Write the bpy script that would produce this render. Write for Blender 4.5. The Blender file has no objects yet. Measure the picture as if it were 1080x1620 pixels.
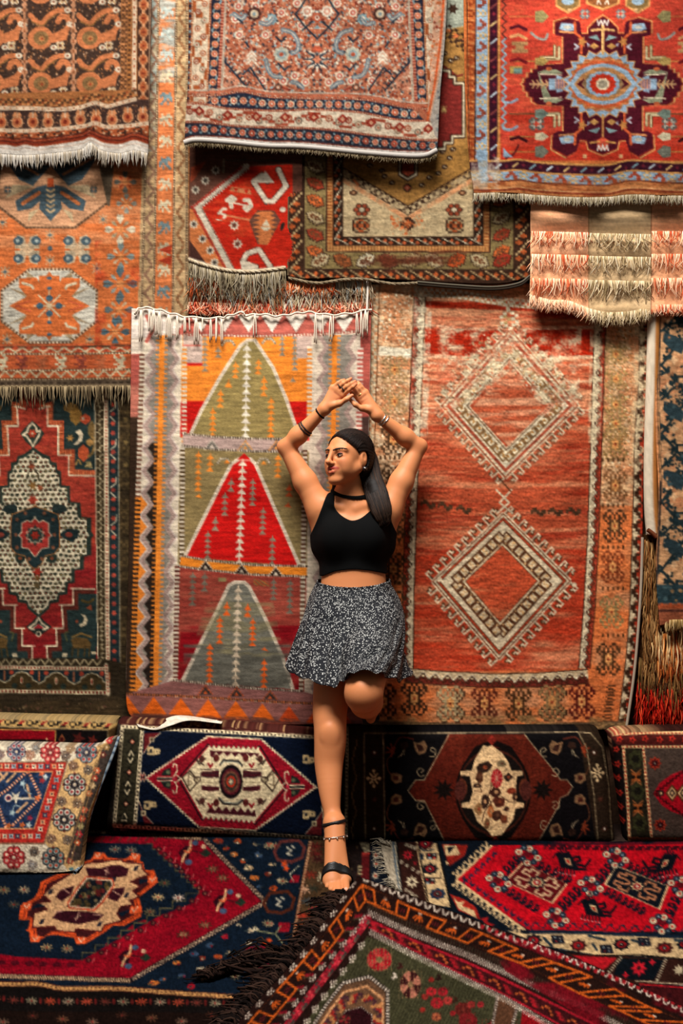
import bpy, math, random
import numpy as np

# ------------------------------------------------------------------ camera, world, lights
C = bpy.context.scene.collection
sc = bpy.context.scene
D, H, F = 3.95, 1.30, 1500.0          # camera distance to the wall, camera height, focal length in pixels (1080 x 1620)
cam = bpy.data.cameras.new('camera'); camo = bpy.data.objects.new('camera', cam); C.objects.link(camo)
camo.location = (0, -D, H); camo.rotation_euler = (math.pi/2, 0, 0)
cam.sensor_fit = 'VERTICAL'; cam.sensor_height = 24.0; cam.lens = F*24.0/1620.0; cam.clip_start = 0.05
sc.camera = camo
w = bpy.data.worlds.new('world'); sc.world = w; w.use_nodes = True
bg = w.node_tree.nodes['Background']; bg.inputs[0].default_value = (1.0, 0.9, 0.82, 1); bg.inputs[1].default_value = 0.12
def area(name, loc, target, sx, sy, power, col):
    l = bpy.data.lights.new(name, 'AREA'); l.shape = 'RECTANGLE'; l.size = sx; l.size_y = sy; l.energy = power; l.color = col
    o = bpy.data.objects.new(name, l); C.objects.link(o); o.location = loc
    d = np.array(target, float)-np.array(loc, float)
    from mathutils import Vector
    o.rotation_euler = Vector(d).to_track_quat('-Z', 'Y').to_euler()
    return o
area('skylight', (-0.6, -2.35, 5.6), (0.05, -.15, 1.2), 2.2, 1.4, 564, (1.0, 0.965, 0.92))
sp = bpy.data.lights.new('sunbeam', 'SPOT'); sp.energy = 420; sp.spot_size = math.radians(15); sp.spot_blend = 1.0; sp.color = (1, .86, .68); sp.shadow_soft_size = .12
so = bpy.data.objects.new('sunbeam', sp); C.objects.link(so); so.location = (1.9, -1.5, 4.4)
from mathutils import Vector
so.rotation_euler = (Vector((1.02, -0.1, 3.42))-so.location).to_track_quat('-Z', 'Y').to_euler()
sc.view_settings.view_transform = 'Standard'; sc.view_settings.look = 'None'
sc.view_settings.gamma = 1.0; sc.view_settings.use_curve_mapping = False; sc.view_settings.exposure = 0.0
sc.cycles.max_bounces = 6; sc.cycles.use_denoising = True

# ------------------------------------------------------------------ points: pixel of the photograph + distance from the wall -> place in the room
def PW(px, py, y):
    px = np.asarray(px, float); py = np.asarray(py, float); y = np.asarray(y, float)
    d = D+y
    return np.stack([(px-540)*d/F, y+0*px, H-(py-810)*d/F], -1)
def PF(px, py, z=0.0):                                             # the floor point seen at a pixel
    px = np.asarray(px, float); py = np.asarray(py, float)
    d = (H-z)*F/(py-810)
    return np.stack([(px-540)*d/F, d-D, z+0*d], -1)
def srgb(c):
    if isinstance(c, str):
        c = c.lstrip('#'); c = tuple(int(c[i:i+2], 16)/255 for i in (0, 2, 4))
    return np.array(c, np.float32)
def lin(a):
    a = np.clip(np.asarray(a, np.float32), 0, 1)
    return np.where(a <= 0.04045, a/12.92, ((a+0.055)/1.055)**2.4)
RS = np.random.RandomState(7)
def snoise(h, w, sy, sx, rs=RS):                                    # smooth noise, cells sy x sx
    gh, gw = int(h/sy)+3, int(w/sx)+3
    g = rs.rand(gh, gw).astype(np.float32)
    y = np.arange(h)/sy; x = np.arange(w)/sx
    yi = y.astype(int); xi = x.astype(int); fy = (y-yi)[:, None]; fx = (x-xi)[None]
    fy = fy*fy*(3-2*fy); fx = fx*fx*(3-2*fx)
    a = g[yi][:, xi]; b = g[yi][:, xi+1]; c = g[yi+1][:, xi]; d = g[yi+1][:, xi+1]
    return ((a*(1-fx)+b*fx)*(1-fy)+(c*(1-fx)+d*fx)*fy).astype(np.float32)

# ------------------------------------------------------------------ loom: the dyed pattern of a textile, knot by knot
SS = 0.75
class Loom:
    def __init__(s, x0, y0, x1, y1, bg):
        s.x0, s.y0, s.x1, s.y1 = x0, y0, x1, y1
        s.W = int((x1-x0)/SS)+1; s.Hh = int((y1-y0)/SS)+1
        s.a = np.empty((s.Hh, s.W, 3), np.float32); s.a[:] = srgb(bg); s.cm = None
    def pc(s, p):
        p = np.asarray(p, float); return (p-np.array([s.x0, s.y0]))/SS
    def _put(s, m, bx, by, col):
        if not m.any(): return
        v = s.a[by:by+m.shape[0], bx:bx+m.shape[1]]
        if s.cm is not None: m = m & s.cm[by:by+m.shape[0], bx:bx+m.shape[1]]
        v[m] = col if np.ndim(col) == 1 else col[m]
    def _mask(s, pts):
        P = s.pc(pts); x = P[:, 0]; y = P[:, 1]
        bx0 = int(max(0, math.floor(x.min()))); bx1 = int(min(s.W, math.ceil(x.max())+1))
        by0 = int(max(0, math.floor(y.min()))); by1 = int(min(s.Hh, math.ceil(y.max())+1))
        if bx1 <= bx0 or by1 <= by0: return None
        T = np.zeros((by1-by0, bx1-bx0+1), np.int32)
        n = len(P)
        for i in range(n):
            xa, ya = P[i]; xb, yb = P[(i+1) % n]
            if ya == yb: continue
            if ya > yb: xa, ya, xb, yb = xb, yb, xa, ya
            r0 = max(by0, math.ceil(ya-.5)); r1 = min(by1, math.ceil(yb-.5))
            if r1 <= r0: continue
            r = np.arange(r0, r1); xx = xa+(r+.5-ya)*(xb-xa)/(yb-ya)
            ix = np.clip(np.ceil(xx-.5).astype(int)-bx0, 0, bx1-bx0)
            T[r-by0, ix] += 1
        return (np.cumsum(T, 1)[:, :-1] % 2 == 1), bx0, by0
    def clip(s, pts=None):
        if pts is None: s.cm = None; return
        s.cm = np.zeros((s.Hh, s.W), bool)
        r = s._mask(pts)
        if r: m, bx, by = r; s.cm[by:by+m.shape[0], bx:bx+m.shape[1]] = m
    def poly(s, pts, col):
        r = s._mask(pts)
        if r: s._put(r[0], r[1], r[2], srgb(col))
    def rect(s, x0, y0, x1, y1, col): s.poly([(x0, y0), (x1, y0), (x1, y1), (x0, y1)], col)
    def ell(s, cx, cy, rx, ry, col, rot=0, n=28):
        t = np.linspace(0, 2*math.pi, n, endpoint=False); c, q = math.cos(rot), math.sin(rot)
        X = rx*np.cos(t); Y = ry*np.sin(t); s.poly(np.stack([cx+X*c-Y*q, cy+X*q+Y*c], -1), col)
    def star(s, cx, cy, r0, r1, n, col, rot=0, sy=1):
        t = np.arange(2*n)*math.pi/n+rot; r = np.where(np.arange(2*n) % 2, r1, r0)
        s.poly(np.stack([cx+r*np.cos(t), cy+sy*r*np.sin(t)], -1), col)
    def dia(s, cx, cy, rx, ry, col): s.poly([(cx-rx, cy), (cx, cy-ry), (cx+rx, cy), (cx, cy+ry)], col)
    def _seg(s, pts, w):
        P = s.pc(pts); hw = w/SS/2
        x0 = int(max(0, P[:, 0].min()-hw-1)); x1 = int(min(s.W, P[:, 0].max()+hw+2))
        y0 = int(max(0, P[:, 1].min()-hw-1)); y1 = int(min(s.Hh, P[:, 1].max()+hw+2))
        return P, hw, x0, x1, y0, y1
    def line(s, pts, col, w=2, closed=False):
        pts = list(pts)
        if closed: pts = pts+[pts[0]]
        for a, b in zip(pts[:-1], pts[1:]):
            P, hw, x0, x1, y0, y1 = s._seg([a, b], w)
            if x1 <= x0 or y1 <= y0: continue
            X = np.arange(x0, x1)[None]+.5; Y = np.arange(y0, y1)[:, None]+.5
            d = P[1]-P[0]; L2 = max(d@d, 1e-9)
            t = np.clip(((X-P[0, 0])*d[0]+(Y-P[0, 1])*d[1])/L2, 0, 1)
            s._put((X-P[0, 0]-t*d[0])**2+(Y-P[0, 1]-t*d[1])**2 <= hw*hw, x0, y0, srgb(col))
    def dash(s, pts, col, w=2, on=3, off=3, ph=0):
        s.strip(pts, w, 'a'*on+'.'*off, {'a': col}, rep=on+off, ph=ph)
    def strip(s, pts, w, tile, pal, rep=None, ph=0, fit=True):     # a border: tile rows run across, columns along the path
        rows = [r for r in tile.split('/')]; R = len(rows); K = len(rows[0])
        pm = {k: srgb(v) for k, v in pal.items()}
        idx = {k: i for i, k in enumerate(pm)}
        T = np.array([[idx.get(c, -1) for c in (r+' '*K)[:K]] for r in rows]); cols = np.array(list(pm.values()))
        P, hw, x0, x1, y0, y1 = s._seg(pts, w)
        if x1 <= x0 or y1 <= y0: return
        sl = np.hypot(*(P[1:]-P[:-1]).T); L = sl.sum(); rep = (rep or w*K/R)/SS
        if fit: rep = L/max(1, round(L/rep))
        X = np.arange(x0, x1)[None]+.5; Y = np.arange(y0, y1)[:, None]+.5
        best = np.full((y1-y0, x1-x0), 1e9); S = np.zeros_like(best); N = np.zeros_like(best); acc = 0
        for i in range(len(P)-1):
            d = (P[i+1]-P[i])/max(sl[i], 1e-9)
            t = (X-P[i, 0])*d[0]+(Y-P[i, 1])*d[1]; n = -(X-P[i, 0])*d[1]+(Y-P[i, 1])*d[0]
            out = np.maximum(np.maximum(-t, t-sl[i]), 0)
            if i > 0 and i < len(P)-2: lim = hw
            else: lim = hw
            e = np.hypot(out*1.0, np.where(out > 0, n, 0))+np.where(out > 0, 0, np.abs(n))*1.0
            if len(P) == 2: ok = (out <= 0) & (np.abs(n) <= hw)
            else:
                a = 0 if i == 0 else hw; b = 0 if i == len(P)-2 else hw
                ok = (t >= -a) & (t <= sl[i]+b) & (np.abs(n) <= hw)
            m = ok & (e < best)
            best[m] = e[m]; S[m] = (acc+np.clip(t, 0, sl[i]))[m]; N[m] = n[m]; acc += sl[i]
        ok = best < 1e8
        ci = (((S+ph/SS)/rep*K).astype(int)) % K; ri = np.clip(((N+hw)/(2*hw)*R).astype(int), 0, R-1)
        q = T[ri, ci]; s._put(ok & (q >= 0), x0, y0, cols[np.maximum(q, 0)])
    def stamp(s, art, pal, cx, cy, w, h=None, rot=0, fx=False, fy=False):
        rows = art.split('/'); R = len(rows); K = max(len(r) for r in rows); h = h or w*R/K
        pm = {k: srgb(v) for k, v in pal.items()}; idx = {k: i for i, k in enumerate(pm)}
        T = np.array([[idx.get(c, -1) for c in r.ljust(K, '.')] for r in rows]); cols = np.array(list(pm.values()))
        if fx: T = T[:, ::-1]
        if fy: T = T[::-1]
        c, q = math.cos(rot), math.sin(rot); ex = abs(w/2*c)+abs(h/2*q); ey = abs(w/2*q)+abs(h/2*c)
        P, hw, x0, x1, y0, y1 = s._seg([(cx-ex, cy-ey), (cx+ex, cy+ey)], 0)
        if x1 <= x0 or y1 <= y0: return
        X = (np.arange(x0, x1)[None]+.5)*SS+s.x0-cx; Y = (np.arange(y0, y1)[:, None]+.5)*SS+s.y0-cy
        u = X*c+Y*q; v = -X*q+Y*c
        ui = np.floor((u/w+.5)*K).astype(int); vi = np.floor((v/h+.5)*R).astype(int)
        ok = (ui >= 0) & (ui < K) & (vi >= 0) & (vi < R)
        t = T[np.clip(vi, 0, R-1), np.clip(ui, 0, K-1)]
        s._put(ok & (t >= 0), x0, y0, cols[np.maximum(t, 0)])
    def tilefill(s, pts, tile, pal, cw, ch, rot=0):                # repeat a tile inside an outline
        r = s._mask(pts)
        if not r: return
        m, bx, by = r
        rows = tile.split('/'); R = len(rows); K = len(rows[0])
        pm = {k: srgb(v) for k, v in pal.items()}; idx = {k: i for i, k in enumerate(pm)}
        T = np.array([[idx.get(c, -1) for c in q.ljust(K, '.')] for q in rows]); cols = np.array(list(pm.values()))
        X = (np.arange(m.shape[1])[None]+bx)*SS; Y = (np.arange(m.shape[0])[:, None]+by)*SS
        c, q = math.cos(rot), math.sin(rot); u = X*c+Y*q; v = -X*q+Y*c
        t = T[np.floor(v/ch*R).astype(int) % R, np.floor(u/cw*K).astype(int) % K]
        s._put(m & (t >= 0), bx, by, cols[np.maximum(t, 0)])
    def speck(s, pts, n, cols, r0=1, r1=2, seed=1, asp=1.0):
        rs = random.Random(seed); P = np.asarray(pts, float)
        x0, y0 = P.min(0); x1, y1 = P.max(0); old = s.cm
        s.clip(pts)
        if old is not None: s.cm &= old
        for _ in range(n):
            r = rs.uniform(r0, r1)
            s.ell(rs.uniform(x0, x1), rs.uniform(y0, y1), r, r*asp, rs.choice(cols), rs.uniform(0, 3), n=7)
        s.cm = old
    def wear(s, pts, col, amt, sx, sy, seed=3, thr=.4):            # worn pile: the foundation colour shows through
        r = s._mask(pts)
        if not r: return
        m, bx, by = r; n = snoise(m.shape[0], m.shape[1], sy/SS, sx/SS, np.random.RandomState(seed))
        n = .65*n+.35*snoise(m.shape[0], m.shape[1], max(2, sy/4/SS), max(2, sx/4/SS), np.random.RandomState(seed+1))
        k = (np.clip((n-thr)/(1-thr)*2, 0, 1)*amt)[..., None]*m[..., None]
        v = s.a[by:by+m.shape[0], bx:bx+m.shape[1]]; v[:] = v*(1-k)+srgb(col)*k
    def mirx(s, xc, y0=None, y1=None, right=True):                 # woven symmetric about x = xc
        c = int((xc-s.x0)/SS); a = 0 if y0 is None else int((y0-s.y0)/SS); b = s.Hh if y1 is None else int((y1-s.y0)/SS)
        if right:
            n = min(c, s.W-c); s.a[a:b, c:c+n] = s.a[a:b, c-n:c][:, ::-1]
        else:
            n = min(c, s.W-c); s.a[a:b, c-n:c] = s.a[a:b, c:c+n][:, ::-1]
    def miry(s, yc, down=True):
        c = int((yc-s.y0)/SS); n = min(c, s.Hh-c)
        if down: s.a[c:c+n] = s.a[c-n:c][::-1]
        else: s.a[c-n:c] = s.a[c:c+n][::-1]
    def done(s, knot=.07, streak=.10, slen=26, abr=.08, seed=11, horiz=True):
        rs = np.random.RandomState(seed); h, w_ = s.Hh, s.W
        k = snoise(h, w_, 2.0, 2.0, rs)*2-1; st = snoise(h, w_, 2.2, slen/SS, rs)*2-1 if horiz else snoise(h, w_, slen/SS, 2.2, rs)*2-1
        ab = (snoise(h, w_, 22/SS, 400/SS, rs)+snoise(h, w_, 60/SS, 90/SS, rs)-1)
        m = 1+knot*2*k+streak*1.5*st+abr*1.5*ab
        s.a = np.clip(s.a*m[..., None], 0, 1)
        a = s.a[:h//2*2, :w_//2*2]; s.b = (a[0::2, 0::2]+a[1::2, 0::2]+a[0::2, 1::2]+a[1::2, 1::2])/4
        return s
    def at(s, px, py):
        u = (np.asarray(px, np.float32)-s.x0)/SS/2-.5; v = (np.asarray(py, np.float32)-s.y0)/SS/2-.5
        h, w_ = s.b.shape[:2]; u = np.clip(u, 0, w_-1.001); v = np.clip(v, 0, h-1.001)
        ui = u.astype(int); vi = v.astype(int); fu = (u-ui)[..., None]; fv = (v-vi)[..., None]; b = s.b
        return (b[vi, ui]*(1-fu)+b[vi, ui+1]*fu)*(1-fv)+(b[vi+1, ui]*(1-fu)+b[vi+1, ui+1]*fu)*fv

def stair(a, b, n):                                                # a stepped line from a to b
    o = [a]; dx = (b[0]-a[0])/n; dy = (b[1]-a[1])/n
    for i in range(n):
        o += [(a[0]+dx*(i+1), a[1]+dy*i), (a[0]+dx*(i+1), a[1]+dy*(i+1))]
    return o
def zig(a, b, n, amp):                                             # a zigzag around the line a-b
    a = np.array(a, float); b = np.array(b, float); d = (b-a); L = np.hypot(*d); nn = np.array([-d[1], d[0]])/L
    return [tuple(a+d*i/n+nn*amp*(1 if i % 2 else -1)) for i in range(n+1)]
def arc(cx, cy, rx, ry, t0, t1, n=14):
    t = np.linspace(t0, t1, n); return [(cx+rx*math.cos(q), cy+ry*math.sin(q)) for q in t]
def cat(pts, n=8):                                                 # a smooth curve through points
    P = np.asarray(pts, float); P = np.vstack([2*P[0]-P[1], P, 2*P[-1]-P[-2]]); o = []
    for i in range(1, len(P)-2):
        for t in np.linspace(0, 1, n, endpoint=False):
            o.append(.5*((2*P[i])+(-P[i-1]+P[i+1])*t+(2*P[i-1]-5*P[i]+4*P[i+1]-P[i+2])*t*t+(-P[i-1]+3*P[i]-3*P[i+1]+P[i+2])*t**3))
    o.append(P[-2]); return np.array(o)

# ------------------------------------------------------------------ materials
def nt(name):
    m = bpy.data.materials.new(name); m.use_nodes = True; n = m.node_tree.nodes; return m, n, m.node_tree.links, n['Principled BSDF']
def textile(name, bump=.35, scale=420., sheen=.25, ribs=False, rough=.95):
    m, n, l, b = nt(name)
    at = n.new('ShaderNodeAttribute'); at.attribute_name = 'dye'; l.new(at.outputs['Color'], b.inputs['Base Color'])
    b.inputs['Roughness'].default_value = rough; b.inputs['Specular IOR Level'].default_value = .0
    b.inputs['Sheen Weight'].default_value = 0.0; b.inputs['Sheen Roughness'].default_value = .6
    tc = n.new('ShaderNodeTexCoord'); mp = n.new('ShaderNodeMapping'); l.new(tc.outputs['Object'], mp.inputs[0])
    if ribs: mp.inputs['Scale'].default_value = (.22, .22, 1)
    t = n.new('ShaderNodeTexNoise'); t.inputs['Scale'].default_value = scale; t.inputs['Detail'].default_value = 3; l.new(mp.outputs[0], t.inputs['Vector'])
    bp = n.new('ShaderNodeBump'); bp.inputs['Strength'].default_value = bump; bp.inputs['Distance'].default_value = .004
    l.new(t.outputs['Fac'], bp.inputs['Height']); l.new(bp.outputs[0], b.inputs['Normal'])
    return m
def plain(name, col, rough=.7, bump=0, scale=80, spec=.3, metal=0, var=.0):
    m, n, l, b = nt(name); c = tuple(lin(srgb(col)))+(1,)
    b.inputs['Base Color'].default_value = c; b.inputs['Roughness'].default_value = rough; b.inputs['Specular IOR Level'].default_value = spec; b.inputs['Metallic'].default_value = metal
    if bump or var:
        t = n.new('ShaderNodeTexNoise'); t.inputs['Scale'].default_value = scale; t.inputs['Detail'].default_value = 4
        tc = n.new('ShaderNodeTexCoord'); l.new(tc.outputs['Object'], t.inputs['Vector'])
        if bump:
            bp = n.new('ShaderNodeBump'); bp.inputs['Strength'].default_value = bump; bp.inputs['Distance'].default_value = .01
            l.new(t.outputs['Fac'], bp.inputs['Height']); l.new(bp.outputs[0], b.inputs['Normal'])
        if var:
            r = n.new('ShaderNodeValToRGB'); k = np.array(c[:3])
            r.color_ramp.elements[0].position = .3; r.color_ramp.elements[1].position = .7
            r.color_ramp.elements[0].color = tuple(k*(1-var))+(1,); r.color_ramp.elements[1].color = tuple(np.minimum(k*(1+var), 1))+(1,)
            l.new(t.outputs['Fac'], r.inputs[0]); l.new(r.outputs[0], b.inputs['Base Color'])
    return m
M_PILE = textile('knotted_pile', .45, 420, .3)
M_FLAT = textile('flatwoven_wool', .4, 700, .1, ribs=True)
M_YARN = textile('yarn', .3, 500, .3)

# ------------------------------------------------------------------ meshes
def mesh(name, V, Fc, mat, parent=None, col=None, smooth=True):
    me = bpy.data.meshes.new(name); V = np.asarray(V, np.float32)
    if isinstance(Fc, np.ndarray) and Fc.ndim == 2:
        nf, k = Fc.shape
        me.vertices.add(len(V)); me.vertices.foreach_set('co', V.ravel())
        me.loops.add(nf*k); me.loops.foreach_set('vertex_index', Fc.astype(np.int32).ravel())
        me.polygons.add(nf); me.polygons.foreach_set('loop_start', np.arange(0, nf*k, k, dtype=np.int32))
        try: me.polygons.foreach_set('loop_total', np.full(nf, k, np.int32))
        except Exception: pass
        me.update(calc_edges=True); me.validate()
    else:
        me.from_pydata([tuple(v) for v in V], [], [tuple(f) for f in Fc]); me.update()
    if smooth: me.polygons.foreach_set('use_smooth', np.ones(len(me.polygons), bool))
    if col is not None:
        at = me.attributes.new('dye', 'FLOAT_COLOR', 'POINT')
        c = np.ones((len(V), 4), np.float32); c[:, :3] = col; at.data.foreach_set('color', c.ravel())
    if mat: me.materials.append(mat)
    o = bpy.data.objects.new(name, me); C.objects.link(o)
    if parent is not None: o.parent = parent
    return o
def tag(o, label=None, cat=None, group=None, kind=None):
    if label: o['label'] = label
    if cat: o['category'] = cat
    if group: o['group'] = group
    if kind: o['kind'] = kind
    return o
def gridfaces(nv, nu, off=0):
    i = np.arange(nv*nu).reshape(nv, nu)+off
    return np.stack([i[:-1, :-1], i[1:, :-1], i[1:, 1:], i[:-1, 1:]], -1).reshape(-1, 4)
def curve_at(pts, t, ax):                                          # boundary given as points; ax = the axis that runs along it
    P = np.asarray(pts, float); return np.interp(t, P[:, ax], P[:, 1-ax])
def outline_grid(left, right, top, bottom, step):                  # pixels of a four-sided cloth (Coons patch over its traced edges)
    def res(p, n):
        P = cat(p, 6) if len(p) > 2 else np.asarray(p, float); s = np.r_[0, np.cumsum(np.hypot(*(P[1:]-P[:-1]).T))]; t = np.linspace(0, s[-1], n)
        return np.stack([np.interp(t, s, P[:, 0]), np.interp(t, s, P[:, 1])], -1)
    L = np.asarray(left, float); T = np.asarray(top, float)
    nv = int(max(abs(L[-1, 1]-L[0, 1]), abs(right[-1][1]-right[0][1]))/step)+2
    nu = int(max(abs(T[-1, 0]-T[0, 0]), abs(bottom[-1][0]-bottom[0][0]))/step)+2
    l, r, t, b = res(left, nv), res(right, nv), res(top, nu), res(bottom, nu)
    u = np.linspace(0, 1, nu)[None, :, None]; v = np.linspace(0, 1, nv)[:, None, None]
    G = (1-u)*l[:, None]+u*r[:, None]+(1-v)*t[None]+v*b[None]-((1-u)*(1-v)*l[0]+u*(1-v)*r[0]+(1-u)*v*l[-1]+u*v*r[-1])
    return G, np.broadcast_to(u[..., 0], G.shape[:2]), np.broadcast_to(v[..., 0], G.shape[:2])
def sheet(name, P, col, mat, back, parent=None):                   # a grid of points with a rim of the cloth's thickness
    nv, nu = P.shape[:2]; V = P.reshape(-1, 3); Fc = gridfaces(nv, nu); c = col.reshape(-1, 3)
    i = np.arange(nv*nu).reshape(nv, nu)
    rim = np.concatenate([i[0, :-1], i[:-1, -1], i[-1, :0:-1], i[:0:-1, 0]])
    n0 = len(V); V2 = np.vstack([V, V[rim]+np.asarray(back)]); m = len(rim); j = np.arange(m)
    Fr = np.stack([rim, np.roll(rim, -1), n0+(j+1) % m, n0+j], -1)
    return mesh(name, V2, np.vstack([Fc, Fr]), mat, parent, np.vstack([c, c[rim]*.8]))
def hang(name, lm, left, right, top, bottom, y0, y1, gain, label, mat=None, wave=(), step=1.75, thick=.008, rough=.0012, seed=1):
    G, U, Vv = outline_grid(left, right, top, bottom, step)
    px, py = G[..., 0], G[..., 1]; rs = np.random.RandomState(seed)
    y = -(y0+(y1-y0)*Vv**1.6)
    for (ax, amp, wl, ph, pw) in wave: y = y+amp*np.sin(2*np.pi*(px if ax == 'x' else py)/wl+ph)*(Vv**pw)
    y = y+(snoise(*px.shape, 70/step, 60/step, rs)-.5)*.012+rough*(rs.rand(*px.shape)-.5)
    col = lin(lm.at(px, py))*gain
    o = sheet(name, PW(px, py, y), np.clip(col, 0, .95), mat or M_PILE, (0, thick, 0))
    tag(o, label, 'rug', 'rugs hanging on the wall')
    return o, (lambda qx, qy: None)
def tubes(name, paths, rads, cols, mat, parent=None, sides=4, taper=.35, kind=None):   # many yarns as one mesh
    Vs, Fs, Cs = [], [], []; off = 0
    ang = np.linspace(0, 2*np.pi, sides, endpoint=False)
    for P, r, c in zip(paths, rads, cols):
        P = np.asarray(P, float); n = len(P); T = np.gradient(P, axis=0); T /= np.linalg.norm(T, axis=1, keepdims=True)+1e-9
        ref = np.where(np.abs(T[:, 1:2]) > .9, np.array([[1., 0, 0]]), np.array([[0, 1., 0]]))
        A = np.cross(T, ref); A /= np.linalg.norm(A, axis=1, keepdims=True)+1e-9; B = np.cross(T, A)
        rr = (r*np.linspace(1, taper, n) if np.ndim(r) == 0 else np.asarray(r))[:, None, None]
        R = P[:, None]+rr*(np.cos(ang)[None, :, None]*A[:, None]+np.sin(ang)[None, :, None]*B[:, None])
        i = np.arange(n*sides).reshape(n, sides)+off
        Fs.append(np.stack([i[:-1], np.roll(i[:-1], -1, 1), np.roll(i[1:], -1, 1), i[1:]], -1).reshape(-1, 4))
        caps = []
        if sides == 4: Fs.append(np.array([i[0, ::-1], i[-1]]))
        Vs.append(R.reshape(-1, 3)); Cs.append(np.repeat(np.asarray(c, float).reshape(-1, 3) if np.ndim(c) > 1 else np.tile(c, (n, 1)), sides, 0)); off += n*sides
    o = mesh(name, np.vstack(Vs), np.vstack(Fs), mat, parent, np.clip(np.vstack(Cs), 0, .95))
    if kind: o['kind'] = kind
    return o
def fringe(parent, edge, y, length, n, cols, gain, r=.0028, seed=1, name='fringe', jit=.35, lean=.0, curl=.008, out=.012, clump=1, dirv=None):
    rs = np.random.RandomState(seed); E = cat(edge, 6) if len(edge) > 2 else np.asarray(edge, float)
    s = np.r_[0, np.cumsum(np.hypot(*(E[1:]-E[:-1]).T))]
    paths, rads, cc = [], [], []
    for k in range(n):
        t = (k+rs.uniform(-.4, .4))/n*s[-1]; x = np.interp(t, s, E[:, 0]); q = np.interp(t, s, E[:, 1])
        L = length*rs.uniform(1-jit, 1+jit*.4); m = 5
        v = np.linspace(0, 1, m); a = rs.uniform(-1, 1); b = rs.uniform(-1, 1)
        px = x+(lean*L+curl*400*a*v+curl*200*b*np.sin(v*5))*v; py = q+L*v
        yy = y-out*rs.rand()*np.sin(v*2.2)-.004*rs.rand()
        paths.append(PW(px, py, yy)); rads.append(r*rs.uniform(.7, 1.2))
        c = lin(srgb(cols[rs.randint(len(cols))]))*gain*rs.uniform(.8, 1.1); cc.append(c)
    return tubes(name, paths, rads, cc, M_YARN, parent, 4, .4, 'stuff')

# dye strength of each textile (how much light its wool returns)
from collections import defaultdict
G_ = defaultdict(lambda: 1.0)
G_.update(paisley=.35, floral=.34, medallion=.45, octagon=.55, hooked=.46, niche=.52, looped=1.12, shaggy=1.45, kilim=.86, diamond=.93, prayer=.82, vine=1.1, hair=1.05, left=.94, navy=.98, brown=1.05, right=1.1, pillow=.76, floor_l=.56, floor_s=.68, floor_r=.60, front=.54)
# ------------------------------------------------------------------ the room
M_WALL = plain('dark_stone_wall', '#4a3426', .95, .6, 30, .1, var=.25)
M_FLOOR = plain('dark_floor', '#2a1d17', .95, .4, 40, .1, var=.2)
def box(name, x0, x1, y0, y1, z0, z1, mat, kind='structure'):
    V = [(x, y, z) for x in (x0, x1) for y in (y0, y1) for z in (z0, z1)]
    Fc = [(0, 1, 3, 2), (4, 6, 7, 5), (0, 4, 5, 1), (2, 3, 7, 6), (0, 2, 6, 4), (1, 5, 7, 3)]
    o = mesh(name, V, Fc, mat, smooth=False); o['kind'] = kind; return o
box('wall_back', -3.2, 3.2, 0.005, 0.25, -.2, 5.2, M_WALL)
box('floor', -3.2, 3.2, -5.0, 0.0, -.2, 0.0, M_FLOOR)

TREE = '....a/...aa/..aaa/aaaaa/..aaa/...aa/....a'
ZZ = 'dd......d/.dd....dd/..dd..dd./...dddd../....dd...'
HOOK = 'aaaa/a..a/a.aa/a.../aaaa'
ROS = '..aaa../.aabaa./aabbbaa/abbcbba/aabbbaa/.aabaa./..aaa..'
FLO4 = '.aa.aa./aabaaba/abb.bba/.a.c.a./abb.bba/aabaaba/.aa.aa.'
STAR8 = '...a.../a..a..a/.a.a.a./..aba../aabbbaa/..aba../.a.a.a./a..a..a/...a...'
XMOT = '..aa...aa../.a..a.a..a./aa.a.a.a.aa/a.aa.a.aa.a/.a.aabaa.a./..aabbbaa../...abcba.../..aabbbaa../.a.aabaa.a./a.aa.a.aa.a/aa.a.a.a.aa/.a..a.a..a./..aa...aa..'
SM = '.aa..../aaaa.aa/a..aaaa/....aa.'

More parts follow.
